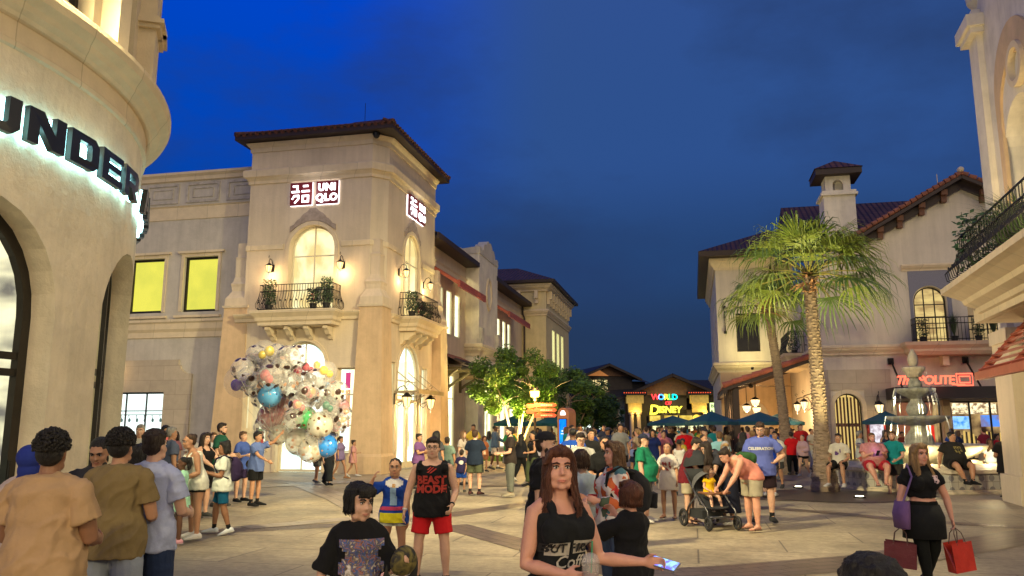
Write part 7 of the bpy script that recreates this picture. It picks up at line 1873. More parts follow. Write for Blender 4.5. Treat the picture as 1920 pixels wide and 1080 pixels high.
 nm = {'skirt': 'skirt', 'miniskirt': 'skirt', 'shorts': 'shorts', 'short': 'shorts', 'bike': 'shorts', 'leggings': 'leggings', 'jeans': 'jeans'}.get(kb, 'trousers')
 qo = Q.build(nm, bmt, t, fr, True); PEND.append((qo, vox * 1.15, 2, .0081 if near and kb not in ('leggings', 'bike') else .0031 if Y < 18 else 0))
 # shoes
 if shoe is not None:
  sandal = shoe == 'sandal'
  for sx in (-1, 1):
   hp, kn, an = legp[sx]; fd = toe[sx]; up = Vector((0, 0, 1)); up = (up - fd * up.dot(fd)).normalized(); si = fd.cross(up); s = MB()
   if sandal:
    s.loft([(an + fd * q * h - up * .040 * h, si * w_ * h, up * .005 * h) for q, w_ in ((-.045, .014), (-.03, .022), (.03, .024), (.08, .030), (.115, .024), (.125, .012))], 10); s.tube([an + fd * .06 * h + si * .03 * h - up * .04 * h, an + fd * .06 * h + up * -.008 * h, an + fd * .06 * h - si * .03 * h - up * .04 * h], .007 * h, 6)
   else:
    s.loft([(an + fd * q * h - up * d * h, si * w_ * h, up * th * h) for q, d, w_, th in ((-.048, .026, .012, .012), (-.042, .022, .022, .024), (-.015, .014, .028, .032), (.03, .020, .029, .027), (.07, .028, .033, .019), (.108, .033, .029, .014), (.128, .036, .016, .009))], 12)
   ob = s.build('sandal' if sandal else 'shoe', mat('sandal_brown', (.10, .055, .03), .7) if sandal else cloth(shoe), t, fr, True)
   if not sandal:
    s = MB(); s.loft([(an + fd * q * h - up * (.044 if j else .0385) * h, si * w_ * h, up * .003 * h) for j in (0,) for q, w_ in ((-.052, .014), (-.04, .026), (.03, .031), (.07, .036), (.11, .031), (.134, .014))], 12)
    s.build('sole', mat('sole_pale', (.5, .48, .44), .8) if sum(shoe) > .25 else mat('sole_dark', (.03, .03, .03), .8), ob, fr, True)
   if socks is not None:
    s = MB(); s.tube([an - up * .01 * h, an.lerp(kn, .2)], .0245 * h, 10); s.build('sock', cloth(socks), t, fr, True)
 out = dict(t=t, fr=fr, h=h, k=k, arm=arm, head=headc, Hm=Hm, hp=hp_, Y=Y, x=x, axis=axis, tring=tring, U=U, Fw=Fw, P0=P0)
 for ex in extra: ex(out)
 return out
def glasses(o):
 g = MB(); hp_ = o['hp']; k = o['k']
 for sx in (-1, 1):
  c = [hp_(.032 * sx + .024 * cos(a), -.094 - .004 * 0, .006 + .017 * sin(a)) for a in [2 * pi * i / 14 for i in range(15)]]
  g.tube(c, .0018 * k, 5); g.tube([hp_(.056 * sx, -.09, .012), hp_(.077 * sx, 0, .012)], .002 * k, 5)
 g.tube([hp_(-.009, -.097, .01), hp_(.009, -.097, .01)], .002 * k, 5)
 g.build('glasses', mat('glasses_dark', (.02, .02, .02), .3), o['t'], o['fr'])
def watch(side, c=(.7, .7, .7)):
 def f(o):
  s0, el, wr, d1, d2 = o['arm'][side]; h = o['h']; g = MB(); g.tube([wr - d2 * .03 * h / 1.75, wr - d2 * .01 * h / 1.75], .018 * h, 10); g.build('wristwatch', cloth(c), o['t'], o['fr'], True)
 return f
def wpos(o, side, fwd=.09):
 s0, el, wr, d1, d2 = o['arm'][side]; return o['fr'] @ (wr + d2 * fwd * o['h'] / 1.75)
def backpack(o, label, c, sc=1.0):
 t = thing('backpack', label, 'backpack', o['fr'] @ (o['axis'](.12) - o['Fw'] * .1), o['t'].rotation_euler.z); fr = o['fr']; h = o['h']; m = MB()
 ax = o['axis']; Fw = o['Fw']; X = Vector((1, 0, 0)); bk = .075 * h + .02
 rings = []
 for f, w_, d in ((.03, .10, .05), (.06, .135, .085), (.14, .14, .10), (.22, .13, .085), (.27, .10, .055), (.285, .06, .03)):
  rings.append((ax(f) - Fw * (bk + d * sc * .75), X * w_ * sc, Fw * d * sc))
 m.loft(rings, 16); rr = [(ax(.06) - Fw * (bk + .19 * sc), X * .09 * sc, Fw * .03 * sc), (ax(.15) - Fw * (bk + .2 * sc), X * .09 * sc, Fw * .03 * sc)]
 m.loft(rr, 12); ob = m.build('pack', cloth(c), t, fr, True); PEND.append((ob, .014, 2, .006))
 for sx in (-1, 1):
  s = MB(); y = .085 * h
  s.tube([ax(.27) + X * sx * .065 * h - Fw * bk, ax(.305) + X * sx * .068 * h, ax(.27) + X * sx * .07 * h + Fw * (y - .005), ax(.2) + X * sx * .075 * h + Fw * (y + .018), ax(.1) + X * sx * .10 * h + Fw * .05 * h, ax(.06) + X * sx * .105 * h - Fw * bk * .7], .014, 6, flat=((1, 0, 0), 1.8)); s.build('strap', cloth(tuple(q * .6 for q in c)), t, fr, True)
 return t
def decal_text(s, size, f, c, x=0, side=1, bold=.01, shear=0, space=1): return ('text', s, size, f, c, x, side, bold, shear, space)
def decal_poly(pts, f, c, x=0, side=1): return ('poly', pts, 0, f, c, x, side)
def finalize():
 for o, v, sm, wr in PEND:
  m = o.modifiers.new('r', 'REMESH'); m.mode = 'VOXEL'; m.voxel_size = v; m.use_smooth_shade = True
  s = o.modifiers.new('s', 'SMOOTH'); s.factor = .5; s.iterations = sm
 txt = []
 for d in DECALS:
  if d[5] == 'text':
   c = text_obj(d[6], d[7], 0, d[12], d[13], d[14]); c.resolution_u = 2
   o = bpy.data.objects.new('tmp', c); COL.objects.link(o); txt.append(o)
  else: txt.append(None)
 dg = bpy.context.evaluated_depsgraph_get()
 for o in [q for q in bpy.data.objects if q.type == 'FONT' and q not in txt]:
  me = bpy.data.meshes.new_from_object(o.evaluated_get(dg)); n = bpy.data.objects.new(o.name.split('.')[0], me); COL.objects.link(n); n.parent = o.parent; n.matrix_local = o.matrix_local.copy(); cv = o.data; bpy.data.objects.remove(o); bpy.data.curves.remove(cv)
 for o, v, sm, wr in PEND:
  me = bpy.data.meshes.new_from_object(o.evaluated_get(dg)); me.name = o.data.name
  mt = o.data.materials[0]
  o.modifiers.clear(); o.data = me
  if not me.materials: me.materials.append(mt)
  me.polygons.foreach_set('use_smooth', [True] * len(me.polygons))
  if wr:
   sd = Vector((hash(o.name) % 97, hash(o.name) % 31, 3)) if False else Vector((len(me.vertices) % 97, 5, 3))
   nn = [v_.normal.copy() for v_ in me.vertices]
   for v_, n in zip(me.vertices, nn):
    if wr < 0:
     p = v_.co; v_.co = p + n * -wr * (noise.noise(Vector((p.x * 70, p.y * 70, p.z * 14))) + .6 * noise.noise(Vector((p.x * 150, p.y * 150, p.z * 20)))); continue
    p = v_.co; a = noise.noise(Vector((p.x * 7, p.y * 7, p.z * 4.5)) + sd) ; a2 = 1 - abs(noise.noise(Vector((p.x * 9 + p.z * 6, p.y * 9, p.z * 6)) + sd)) * 3.0; a2 = max(a2, -.4) + .4 * noise.noise(Vector((p.x * 30, p.y * 30, p.z * 18)) + sd)
    q = a * 1.3 + a2 * .9; q = min(q, .1) if wr in (.0081, .0031) else max(q, -.35); v_.co = p + n * wr * q
 for d, o in zip(DECALS, txt):
  so, fr, h, pz, b = d[:5]; f, c, xx, side = d[8], d[9], d[10], d[11]
  pm = W[so.parent] if so.parent else I4
  bvh = BVHTree.FromPolygons([v.co.copy() for v in so.data.vertices], [tuple(p.vertices) for p in so.data.polygons])
  if o is not None:
   me = bpy.data.meshes.new_from_object(o.evaluated_get(dg)); vs = [(v.co.x, v.co.y) for v in me.vertices]; fs = [tuple(p.vertices) for p in me.polygons]
   cv = o.data; bpy.data.objects.remove(o); bpy.data.curves.remove(cv); bpy.data.meshes.remove(me)
  else:
   vs = []; fs = []
   for pl in d[6]:
    # fine grid of the polygon: fan of small quads by subdividing a bounding strip
    k0 = len(vs); vs += pl; fs.append(tuple(range(k0, k0 + len(pl))))
  y0 = 1.0; out = []
  zc = pz + f * h
  for (u, v) in vs:
   X_ = (u * (1 if side > 0 else -1)) * 1 + xx; org = Vector((X_, -side * y0, zc + v))
   hit = bvh.ray_cast(org, Vector((0, side, 0)))
   y = hit[0].y if hit[0] is not None else 0
   out.append(Vector((X_, y - side * (.010 if d[5] == 'text' else .006), zc + v)))
  m = MB(); m.add(out, fs)
  mt = c if isinstance(c, bpy.types.Material) else cloth(c, 'ink_%d_%d_%d' % tuple(int(q * 255) for q in c))
  # decals are ink on the shirt: a child of the shirt
  me = bpy.data.meshes.new('print'); me.from_pydata([tuple(p) for p in m.v], [], m.f); me.materials.append(mt); ob = bpy.data.objects.new('printed_lettering' if d[5] == 'text' else 'printed_graphic', me)
  COL.objects.link(ob); ob.parent = so
def gridpoly(x0, x1, z0, z1, n=6, fn=None):
 # a patch of ink split into small quads so that it hugs the cloth
 out = []
 for i in range(n):
  for j in range(n):
   a, b = x0 + (x1 - x0) * i / n, x0 + (x1 - x0) * (i + 1) / n; c, d = z0 + (z1 - z0) * j / n, z0 + (z1 - z0) * (j + 1) / n
   if fn is None or fn((a + b) / 2, (c + d) / 2): out.append([(a, c), (b, c), (b, d), (a, d)])
 return out
# ================================================================ WHO STANDS WHERE
BLKC = (.009, .009, .010); WHT = (.62, .60, .57); NAVY = (.012, .02, .055); KHAKI = (.33, .28, .19); OLIVE = (.07, .08, .045); REDC = (.55, .015, .02)
P = person
# --- group at the left front
P('man in a tan polo with curly black hair seen from behind at the left edge', 100, 4.85, 800, 176, sk='brown', hair=('curly', 'black'), topc=('polo', (.40, .26, .14)), bot=('trousers', (.02, .02, .03)), b=1.32, belly=.6, armL='front', armR='front', yaw=16)
P('woman in a royal blue headscarf half hidden behind the man in tan', 62, 6.1, 828, 185, sk='tan', hair=('hijab', (.02, .035, .22)), topc=('robe', (.45, .36, .32)), bot=('skirt', (.1, .08, .08)), fem=True, b=1.05)
P('bearded man in a black graphic shirt looking down between the tan and olive shirts', 192, 6.6, 812, 14, sk='tan', hair=('buzz', 'black'), beard='black', topc=('tee', (.035, .035, .038)), bot=('trousers', (.02, .02, .025)), b=1.1, armL='phone', armR='phone', nod=26, yaw=-8,
decals=(('poly', gridpoly(-.10, .12, -.11, .10, 7, lambda u, v: (u * u + v * v * 1.2) < .013), 0, .19, graphic('print_blue_orange', (.03, .12, .25), ((.5, .2, .12), (.1, .3, .4), (.5, .45, .4)), 18), 0, 1),))
P('man in an olive brown polo with curly black hair and pale jeans seen from behind', 229, 5.95, 798, 184, sk='tan', hair=('curly', 'black'), topc=('polo', (.20, .145, .065)), bot=('jeans', (.24, .27, .33)), b=1.06, armL='front', armR='front', belly=.3)
P('man in a light blue button shirt and dark jeans seen from behind', 292, 6.3, 797, 168, sk='fair', hair=('short', 'dark'), topc=('shirt', (.36, .40, .58)), bot=('jeans', (.018, .03, .075)), b=1.06, armL='front', armR='front')
P('woman with long black hair squeezed between the olive and light blue shirts', 262, 7.4, 828, 180, sk='tan', hair=('long', 'black'), topc=('tee', BLKC), bot=('trousers', BLKC), fem=True)
# --- family by the paving band
P('girl in a mint green top and pink clogs hugging herself', None, top=862, x=east(348, 12.1), Y=12.1, h=1.25, face=-62, sk='dark', hair=('puffs', 'black'), topc=('smock', (.36, .68, .48)), bot=('short', (.62, .66, .6)), shoe=(.60, .30, .36), armL='folded', armR='folded', fem=True, vox=.011)
P('woman in a white vest and black shorts bending to the girl in mint', 376, 12.6, 838, -50, sk='tan', hair=('tied', 'brown'), topc=('tank', (.60, .60, .52)), bot=('short', BLKC), shoe=WHT, armL='front', armR='down', fem=True, lean=16, b=1.1, h=1.62, vox=.011, extra=(watch(1, (.8, .8, .8)),))
o = P('woman in a white T-shirt and teal bike shorts with locs and white trainers', 424, feet=1003, top=824, face=-72, sk='brown', hair=('dreads', 'black'), topc=('tee', (.60, .64, .58)), bot=('bike', (.006, .085, .17)), shoe=(.55, .58, .62), socks=BLKC, armL='carry', armR='carry', fem=True, b=1.12, legs='step')
backpack(o, 'dark purple patterned backpack on the woman in teal shorts', (.025, .015, .05), 1.05)
P('woman in a blue polo with tied brown hair waiting behind the balloon seller', 457, feet=943, top=806, face=62, sk='fair', hair=('bun', 'lbrown'), topc=('polo', (.05, .09, .32)), bot=('shorts', BLKC), shoe=BLKC, armL='carry', armR='carry', fem=True, b=1.05)
v = P('balloon seller in a blue polo with one arm raised to the strings', 484, feet=951, top=806, face=74, sk='tan', hair=('side', 'black'), topc=('polo', (.10, .15, .36)), bot=('shorts', BLKC), shoe=BLKC, socks=BLKC, armL=((.3, .9, .35), (.1, .8, .9)), armR='reach', b=1.0)
t = thing('waist_bag', 'black waist bag on the balloon seller', 'bag', v['fr'] @ (v['P0'] + Vector((0, .16, .0))), v['t'].rotation_euler.z)
m = MB(); m.ell(v['P0'] + Vector((.02, .14, .03)), (.15, .09, .10), 16, 10); m.build('pouch', cloth((.03, .028, .025)), t, v['fr'], True); m = MB(); m.loft([v['tring'](.045, .034), v['tring'](.065, .034)], 20, cap=False); m.build('strap', cloth(BLKC), t, v['fr'])
P('bearded man in a dark green T-shirt looking toward the balloons', 416, 17.5, 789, 84, sk='fair', hair=('short', 'dark'), beard='dark', topc=('tee', (.012, .07, .045)), bot=('shorts', (.08, .08, .08)), armL='front', armR='front')
P('woman in a black vest with wavy dark hair pushing forward left of the green shirt', 386, 15.5, 808, 66, sk='fair', hair=('bob', 'dark'), topc=('tank', BLKC), bot=('shorts', BLKC), armL='reach', armR='reach', fem=True, b=1.15)
P('fair haired woman in a white top between the black vest and the green shirt', 402, 19, 808, 30, sk='fair', hair=('pony', 'lbrown'), topc=('tee', (.50, .53, .55)), bot=('shorts', (.1, .1, .14)), fem=True)
P('child in a pale patterned shirt against the wing wall', 366, 22, 812, 10, sk='fair', hair=('short', 'brown'), topc=('tee', (.55, .5, .45)), bot=('shorts', (.3, .28, .22)), h=1.5)
P('man in a slate blue shirt turned away near the wing shop window', 322, 15.5, 797, 130, sk='tan', hair=('short', 'grey'), topc=('tee', (.09, .11, .17)), bot=('trousers', (.05, .05, .06)), b=1.15)
P('dark haired man just behind the slate blue shirt', 311, 17.5, 794, 60, sk='tan', hair=('short', 'black'), topc=('tee', (.5, .12, .12)), bot=('trousers', (.05, .05, .06)))
P('grey haired person whose head shows over the light blue shirt', 264, 15.5, 792, 10, sk='fair', hair=('short', 'grey'), topc=('tee', (.4, .38, .34)), bot=('trousers', (.05, .05, .06)))
P('person in a pink top at the wall behind the slate blue shirt', 330, 21, 806, -20, sk='fair', hair=('bob', 'brown'), topc=('tee', (.5, .2, .2)), bot=('trousers', (.05, .05, .06)), fem=True)
# --- behind the balloons
P('person in black flared trousers striding past below the balloons', 618, feet=911, top=808, face=52, sk='fair', hair=('short', 'dark'), topc=('tee', (.02, .02, .025)), bot=('wide', (.015, .018, .022)), shoe=BLKC, legs='walk')
P('person in dark shorts walking at the left of the flared trousers', 597, feet=907, top=812, face=62, sk='tan', hair=('short', 'brown'), topc=('tee', (.03, .03, .03)), bot=('shorts', (.10, .10, .10)), shoe=(.1, .1, .1), legs='step')
P('person in denim shorts walking at the right of the flared trousers', 640, feet=899, top=815, face=70, sk='tan', hair=('pony', 'brown'), topc=('tee', (.2, .15, .3)), bot=('short', (.13, .18, .3)), shoe=(.35, .18, .08), legs='walk2', fem=True)
P('child in a pink dress running past the corner buttress', 664, feet=894, top=823, face=96, sk='tan', hair=('bun', 'dark'), topc=('smock', (.52, .26, .24)), bot=('skirt', (.52, .26, .24), .12), shoe=(.55, .55, .55), legs='walk', fem=True, armL='carry')
# --- walking toward the camera
o = P('boy in an oversized black graphic shirt glancing aside in the front', 678, 4.95, 905, 14, sk='fair', hair=('bowl', 'black'), topc=('smock', (.009, .009, .011), .95), bot=('shorts', (.05, .05, .06)), b=.94, yaw=30, nod=8, armL=((.35, .15, -1), (.25, .9, .38)), armR='out', hs=1.08,
 decals=(('poly', gridpoly(-.13, .15, -.30, .05, 16, lambda u, v: abs(u - .02) < .12 + .02 * sin(v * 40)), 0, .20, graphic('print_collage', (.02, .02, .02), ((.32, .12, .06), (.03, .10, .30), (.10, .06, .04), (.62, .56, .50)), 24), 0, 1),))
hp = wpos(o, 1, .12) + Vector((-.03, .02, -.02))
t = thing('held_cap', 'black curved-brim cap with yellow print carried in the hand of the boy in black', 'cap', hp, R(20)); X = W[t]
m = MB(); m.lathe([(.086, -.02), (.084, .0), (.072, .025), (.045, .042), (.012, .048)], (0, 0), 24); m.build('crown', graphic('cap_print', (.012, .012, .012), ((.015, .015, .015), (.10, .08, .02), (.22, .18, .05)), 12), t, X @ Matrix.Rotation(R(100), 4, 'X') @ Matrix.Rotation(R(25), 4, 'Y'), True)
m = MB(); n = 12; pts = [(.11 * cos(pi * i / n), -.11 * sin(pi * i / n)) for i in range(n + 1)]; po = [(.125 * cos(pi * i / n), -.09 - .12 * sin(pi * i / n)) for i in range(n + 1)]
for i in range(n): m.add([(pts[i][0], pts[i][1], -.015), (pts[i + 1][0], pts[i + 1][1], -.015), (po[i + 1][0], po[i + 1][1], -.03), (po[i][0], po[i][1], -.03), (pts[i][0], pts[i][1], -.021), (pts[i + 1][0], pts[i + 1][1], -.021), (po[i + 1][0], po[i + 1][1], -.036), (po[i][0], po[i][1], -.036)], [(0, 1, 2, 3), (7, 6, 5, 4), (3, 2, 6, 7)])
m.build('brim', cloth((.03, .03, .03)), t, X @ Matrix.Rotation(R(100), 4, 'X') @ Matrix.Rotation(R(25), 4, 'Y'))
yl, wt, pk = (.62, .55, .02), (.62, .60, .58), (.45, .05, .12)
P('girl in a blue costume T-shirt with a white collar and yellow hem, touching her neck', 743, 9.5, 866, 2, sk='tan', hair=('tied', 'dark'), topc=('tee', (.012, .05, .30), .6), bot=('short', (.60, .64, .55)), shoe=(.55, .30, .32), fem=True, armR='ear', armL='down2', h=1.32, vox=.0095, hs=1.05,
decals=(('poly', gridpoly(-.16, .13, -.14, -.03, 10), 0, .035, yl, 0, 1), ('poly', gridpoly(-.16, .14, -.02, .02, 10), 0, .05, pk, 0, 1), ('poly', gridpoly(-.10, .10, -.05, .06, 9, lambda u, v: u * u / .0100 + v * v / .003 < 1), 0, .262, wt, 0, 1), ('poly', gridpoly(-.04, .04, -.17, .03, 8, lambda u, v: abs(u + .01 + v * .08) < .04), 0, .205, (.22, .34, .48), 0, 1), ('poly', gridpoly(-.02, .02, -.02, .02, 4), 0, .24, (.45, .25, .08), 0, 1)))
P('man in a sleeveless black shirt with red lettering, red shorts and glasses walking forward', 813, 9.1, 815, -2, sk='fair', hair=('short', 'dark'), topc=('sleeveless', (.011, .010, .011)), bot=('shorts', REDC), shoe=BLKC, b=1.10, neck=1.15, armL='fist', armR='out', legs='wide', extra=(glasses, watch(1, (.02, .02, .02)), watch(-1, (.6, .6, .6))),
decals=(decal_text('BEAST', .115, .165, (.35, .04, .03), 0, 1, .006), decal_text('MODE', .115, .105, (.35, .04, .03), 0, 1, .006), ('poly', [[(-.05, -.03), (.02, .03), (.03, .025), (-.03, -.03)], [(-.02, -.035), (.05, .02), (.06, .01), (.0, -.035)], [(-.05, .0), (-.01, .035), (0, .03), (-.03, .0)]], 0, .235, (.35, .04, .03), 0, 1)))
P('woman in a purple T-shirt standing by the tower entrance', 786, 22.5, 811, 62, sk='tan', hair=('bun', 'dark'), topc=('tee', (.16, .07, .20)), bot=('trousers', BLKC), fem=True, b=1.1, armL='phone', armR='phone')
P('dark haired person half hidden behind the glasses-wearing man', 818, 21, 806, 160, sk='tan', hair=('bob', 'black'), topc=('tee', (.05, .05, .06)), bot=('trousers', BLKC), fem=True)
P('person in a grey-green shirt right behind the man in red shorts', 839, 22, 818, 175, sk='tan', hair=('short', 'dark'), topc=('tee', (.14, .20, .17)), bot=('trousers', BLKC))
P('man in a navy polo and olive shorts with black socks, seen from behind', 891, feet=930, top=804, face=160, sk='fair', hair=('short', 'brown'), topc=('polo', (.012, .02, .04)), bot=('shorts', OLIVE), shoe=(.05, .02, .02), socks=BLKC, b=1.14, armL='front', armR='front')
P('child in a navy shirt and bright blue shorts beside the navy polo', 866, feet=924, top=843, face=176, sk='tan', hair=('short', 'dark'), topc=('tee', (.02, .015, .06)), bot=('shorts', (.01, .05, .28)), shoe=(.05, .05, .05), armR='back', decals=(('poly', gridpoly(-.06, .06, -.05, .05, 5, lambda u, v: (u * u + v * v) < .003), 0, .17, WHT, 0, -1),))
P('woman with strawberry blonde hair in a pale floral top near the left wall', 868, 24, 805, 60, sk='fair', hair=('long', 'lbrown'), topc=('tee', (.40, .34, .30)), bot=('shorts', (.3, .25, .2)), fem=True)
P('man in a denim shirt and cream shorts with a dark bag, under the tree', 928, feet=881, top=795, face=96, sk='dark', hair=('buzz', 'black'), topc=('long', (.06, .10, .17)), bot=('shorts', (.56, .50, .42)), shoe=(.1, .1, .1), socks=WHT, armL='reach', armR='down', legs='step')
P('woman with long dark hair and a pale blue bag left of the denim shirt', 917, feet=880, top=807, face=160, sk='tan', hair=('long', 'black'), topc=('tank', (.25, .42, .52)), bot=('shorts', (.05, .05, .05)), fem=True)
P('child in an orange top by the left wall', 908, 31, 822, 30, sk='tan', hair=('bob', 'auburn'), topc=('tee', (.5, .16, .06)), bot=('shorts', (.3, .12, .06)), fem=True, h=1.35)
P('man in a black T-shirt and grey trousers with pale-soled shoes standing in profile', 957, feet=933, top=797, face=-82, sk='fair', hair=('side', 'black'), beard='black', topc=('tee', (.028, .02, .018)), bot=('trousers', (.115, .12, .105)), shoe=(.28, .24, .18), b=.95, armL='front', armR='front', decals=())
P('woman with very long black hair in dark clothes walking away', 977, 26, 810, 140, sk='tan', hair=('long', 'black'), topc=('long', (.015, .015, .018)), bot=('trousers', BLKC), shoe=WHT, fem=True, legs='walk')
P('woman in a black top and wide olive trousers', 1000, feet=913, top=806, face=-70, sk='tan', hair=('pony', 'black'), topc=('tank', BLKC), bot=('wide', (.06, .075, .035)), shoe=BLKC, fem=True, armL='front', armR='down', legs='step')
P('bald man in a pale lilac T-shirt behind the woman in olive trousers', 1013, 27, 804, 170, sk='brown', hair=('buzz', 'black'), topc=('tee', (.45, .42, .50)), bot=('trousers', (.05, .05, .06)))
# --- centre front
o = P('bearded man with a backwards black cap and black T-shirt in profile', 1022, 7.6, 803, 74, sk='fair', hair=('cap', 'dark', (.018, .018, .02), True, (.40, .33, .22)), beard='dark', topc=('tee', BLKC), bot=('jeans', (.03, .04, .07)), b=1.22, belly=.3)
o = P('woman with long auburn hair in a black vest holding an iced drink and a phone', 1046, 4.35, 851, 26, sk='rosy', hair=('long', 'auburn'), topc=('tank', (.012, .013, .014)), bot=('trousers', (.008, .013, .012)), fem=True, b=.96, armR=((.22, .02, -1), (-.52, .85, -.12)), armL=((.26, .22, -.95), (.80, .60, -.05)), yaw=-20, nod=-3, curl=.55, h=1.60, vox=.0065,
 decals=(('poly', gridpoly(-.125, -.012, -.03, .035, 5), 0, .135, (.42, .38, .32), 0, 1), ('poly', gridpoly(.006, .135, -.022, .045, 5), 0, .135, (.42, .38, .32), 0, 1), decal_text('BUT FIRST', .062, .138, (.03, .03, .03), .0, 1, .002, .0, 1.05), decal_text('Coffee', .085, .095, (.42, .38, .32), .02, 1, .001, .45)))
c = wpos(o, -1, .105); f = o['fr'].to_3x3()
c = c + Vector((.045, -.02, 0))
t = thing('iced_drink', 'tall clear plastic cup of dark purple iced drink with a domed lid', 'drink', c + Vector((0, 0, -.09))); X = W[t]
m = MB(); m.lathe([(.032, -.01), (.035, 0), (.043, .16), (.045, .165)], (0, 0), 24); m.build('cup', mat('clear_plastic', (.7, .65, .6), .12, alpha=.35, coat=.5), t, X, True)
m = MB(); m.lathe([(.030, .005), (.0385, .12)], (0, 0), 24); m.build('drink', mat('purple_drink', (.09, .02, .06), .2, 20, .5, c2=(.28, .12, .07)), t, X, True)
m = MB(); m.lathe([(.047, .165), (.044, .18), (.034, .205), (.012, .215)], (0, 0), 24); m.build('lid', MC['clear_plastic'], t, X, True); m = MB(); m.tube([(0, 0, .05), (.01, 0, .27)], .004, 6); m.build('straw', mat('green_straw', (.02, .25, .12), .4), t, X)
p = wpos(o, 1, .12)
t = thing('phone', 'smartphone with a glowing violet-blue screen in the outstretched hand of the nearest woman', 'phone', p, R(-20)); X = W[t] @ Matrix.Rotation(R(28), 4, 'X') @ Matrix.Rotation(R(70), 4, 'Z')
m = MB(); m.box(-.038, .038, -.078, .078, -.004, .004); m.build('case', mat('phone_case', (.25, .24, .24), .4), t, X); m = MB(); m.box(-.034, .034, -.073, .073, .0045, .0052); m.build('screen', glow('phone_screen', (.18, .16, 1.0), 1.5, (.35, .7, 1), 30), t, X)
P('boy in a pale blue T-shirt turned away with brown hair', 1090, 8.2, 840, -152, sk='fair', hair=('bowl', 'brown'), topc=('tee', (.42, .50, .54), .9), bot=('shorts', (.02, .04, .15)), b=1.0, yaw=-38, armL='front', armR='front', vox=.0095, hs=1.05)
o = P('woman in a red, white and blue floral cardigan with shoulder length brown-blonde hair in profile', 1152, 7.7, 822, -72, sk='rosy', hair=('bob', 'lbrown'), topc=('open', floral()), bot=('jeans', (.06, .09, .15)), fem=True, b=1.30, armL='carry', armR='carry', vox=.0095,
 decals=(('poly', gridpoly(-.055, .055, -.16, .12, 10, lambda u, v: abs(u) < .03 + .02 * abs(v) / .15), 0, .17, (.60, .53, .50), 0, 1),))
backpack(o, 'large black backpack worn by the woman in the floral cardigan', (.018, .018, .02), 1.2)
o = P('boy in a black T-shirt and red shorts with auburn bowl hair, arms raised', 1180, 5.9, 902, -140, sk='rosy', hair=('bowl', 'auburn'), topc=('tee', BLKC, .75), bot=('shorts', (.6, .01, .01)), b=1.0, yaw=-8, nod=-16, armL=((.25, .7, -.35), (-.1, .5, .9)), armR=((.25, .7, -.5), (-.2, .7, .8)), vox=.0075, hs=1.05)
P('bearded man in a loose black shirt with folded arms facing the camera', 1134, 11.8, 813, -4, sk='tan', hair=('buzz', 'black'), beard='black', topc=('smock', BLKC), bot=('trousers', BLKC), b=1.05, armL='folded', armR='folded')
P('man in glasses and a pale grey T-shirt looking down', 1088, 13.8, 808, 6, sk='fair', hair=('short', 'dark'), topc=('tee', (.38, .37, .34)), bot=('trousers', (.1, .1, .12)), b=1.22, nod=18, extra=(glasses,), armL='phone', armR='phone')
P('man in a bright blue T-shirt with white lettering on the back', 1074, 16.5, 799, 176, sk='dark', hair=('buzz', 'black'), topc=('tee', (.01, .055, .32)), bot=('shorts', (.02, .05, .25)), b=1.1, decals=(decal_text('PUMA', .11, .22, WHT, 0, -1, .006),))
P('man in a black shirt walking beside the bright blue shirt', 1107, 17.5, 801, 20, sk='tan', hair=('short', 'black'), topc=('tee', BLKC), bot=('trousers', BLKC), b=1.1)
P('stout man in a green T-shirt and dark cap standing in profile', 1205, feet=981, top=811, face=66, sk='fair', hair=('cap', 'brown', (.02, .025, .05)), topc=('tee', (.01, .16, .085)), bot=('shorts', (.16, .16, .17)), shoe=(.55, .52, .5), b=1.3, belly=1.2, armL='front', armR='down', extra=(glasses,),
decals=(('poly', gridpoly(-.06, .09, -.10, .08, 8, lambda u, v: noise.noise(Vector((u * 20, v * 26, 1))) > .0), 0, .17, (.25, .42, .22), 0, 1),))
P('teenage girl in a white graphic T-shirt and black shorts holding hands low', 1250, feet=974, top=828, face=-24, sk='tan', hair=('tied', 'brown'), topc=('smock', (.56, .50, .46)), bot=('short', BLKC), shoe='sandal', fem=True, armR='out', armL='down',
decals=(('poly', gridpoly(-.08, .08, -.10, .06, 9, lambda u, v: noise.noise(Vector((u * 22, v * 22, 7))) > -.02), 0, .165, (.28, .06, .06), 0, 1),))
P('man in glasses, maroon polo and khaki shorts bending over the stroller', 1287, feet=984, top=818, face=64, sk='fair', hair=('short', 'dark'), topc=('polo', (.13, .012, .02)), bot=('shorts', (.36, .31, .22)), shoe='sandal', b=1.22, lean=18, nod=26, armL='reach', armR='reach', belly=.6, extra=(glasses,))
P('woman in a navy skirt with long dark hair bowing behind the stroller', 1358, feet=986, top=850, face=-70, sk='fair', hair=('long', 'dark'), topc=('tee', (.03, .03, .04)), bot=('skirt', (.012, .014, .03), .40), shoe=WHT, fem=True, lean=48, armL='reachd', armR='reachd', h=1.62)
o = P('woman in a coral pink top and khaki shorts bent over the stroller', 1404, feet=997, top=862, face=-76, sk='rosy', hair=('bun', 'dark'), topc=('tank', (.58, .22, .17)), bot=('shorts', (.34, .30, .22)), shoe='sandal', fem=True, lean=62, b=1.28, armL='reachd', armR='reachd', h=1.62)
t = thing('shoulder_bag', 'dark green drawstring bag on the back of the woman in coral pink', 'bag', o['fr'] @ (o['axis'](.2) - o['Fw'] * .16), o['t'].rotation_euler.z)
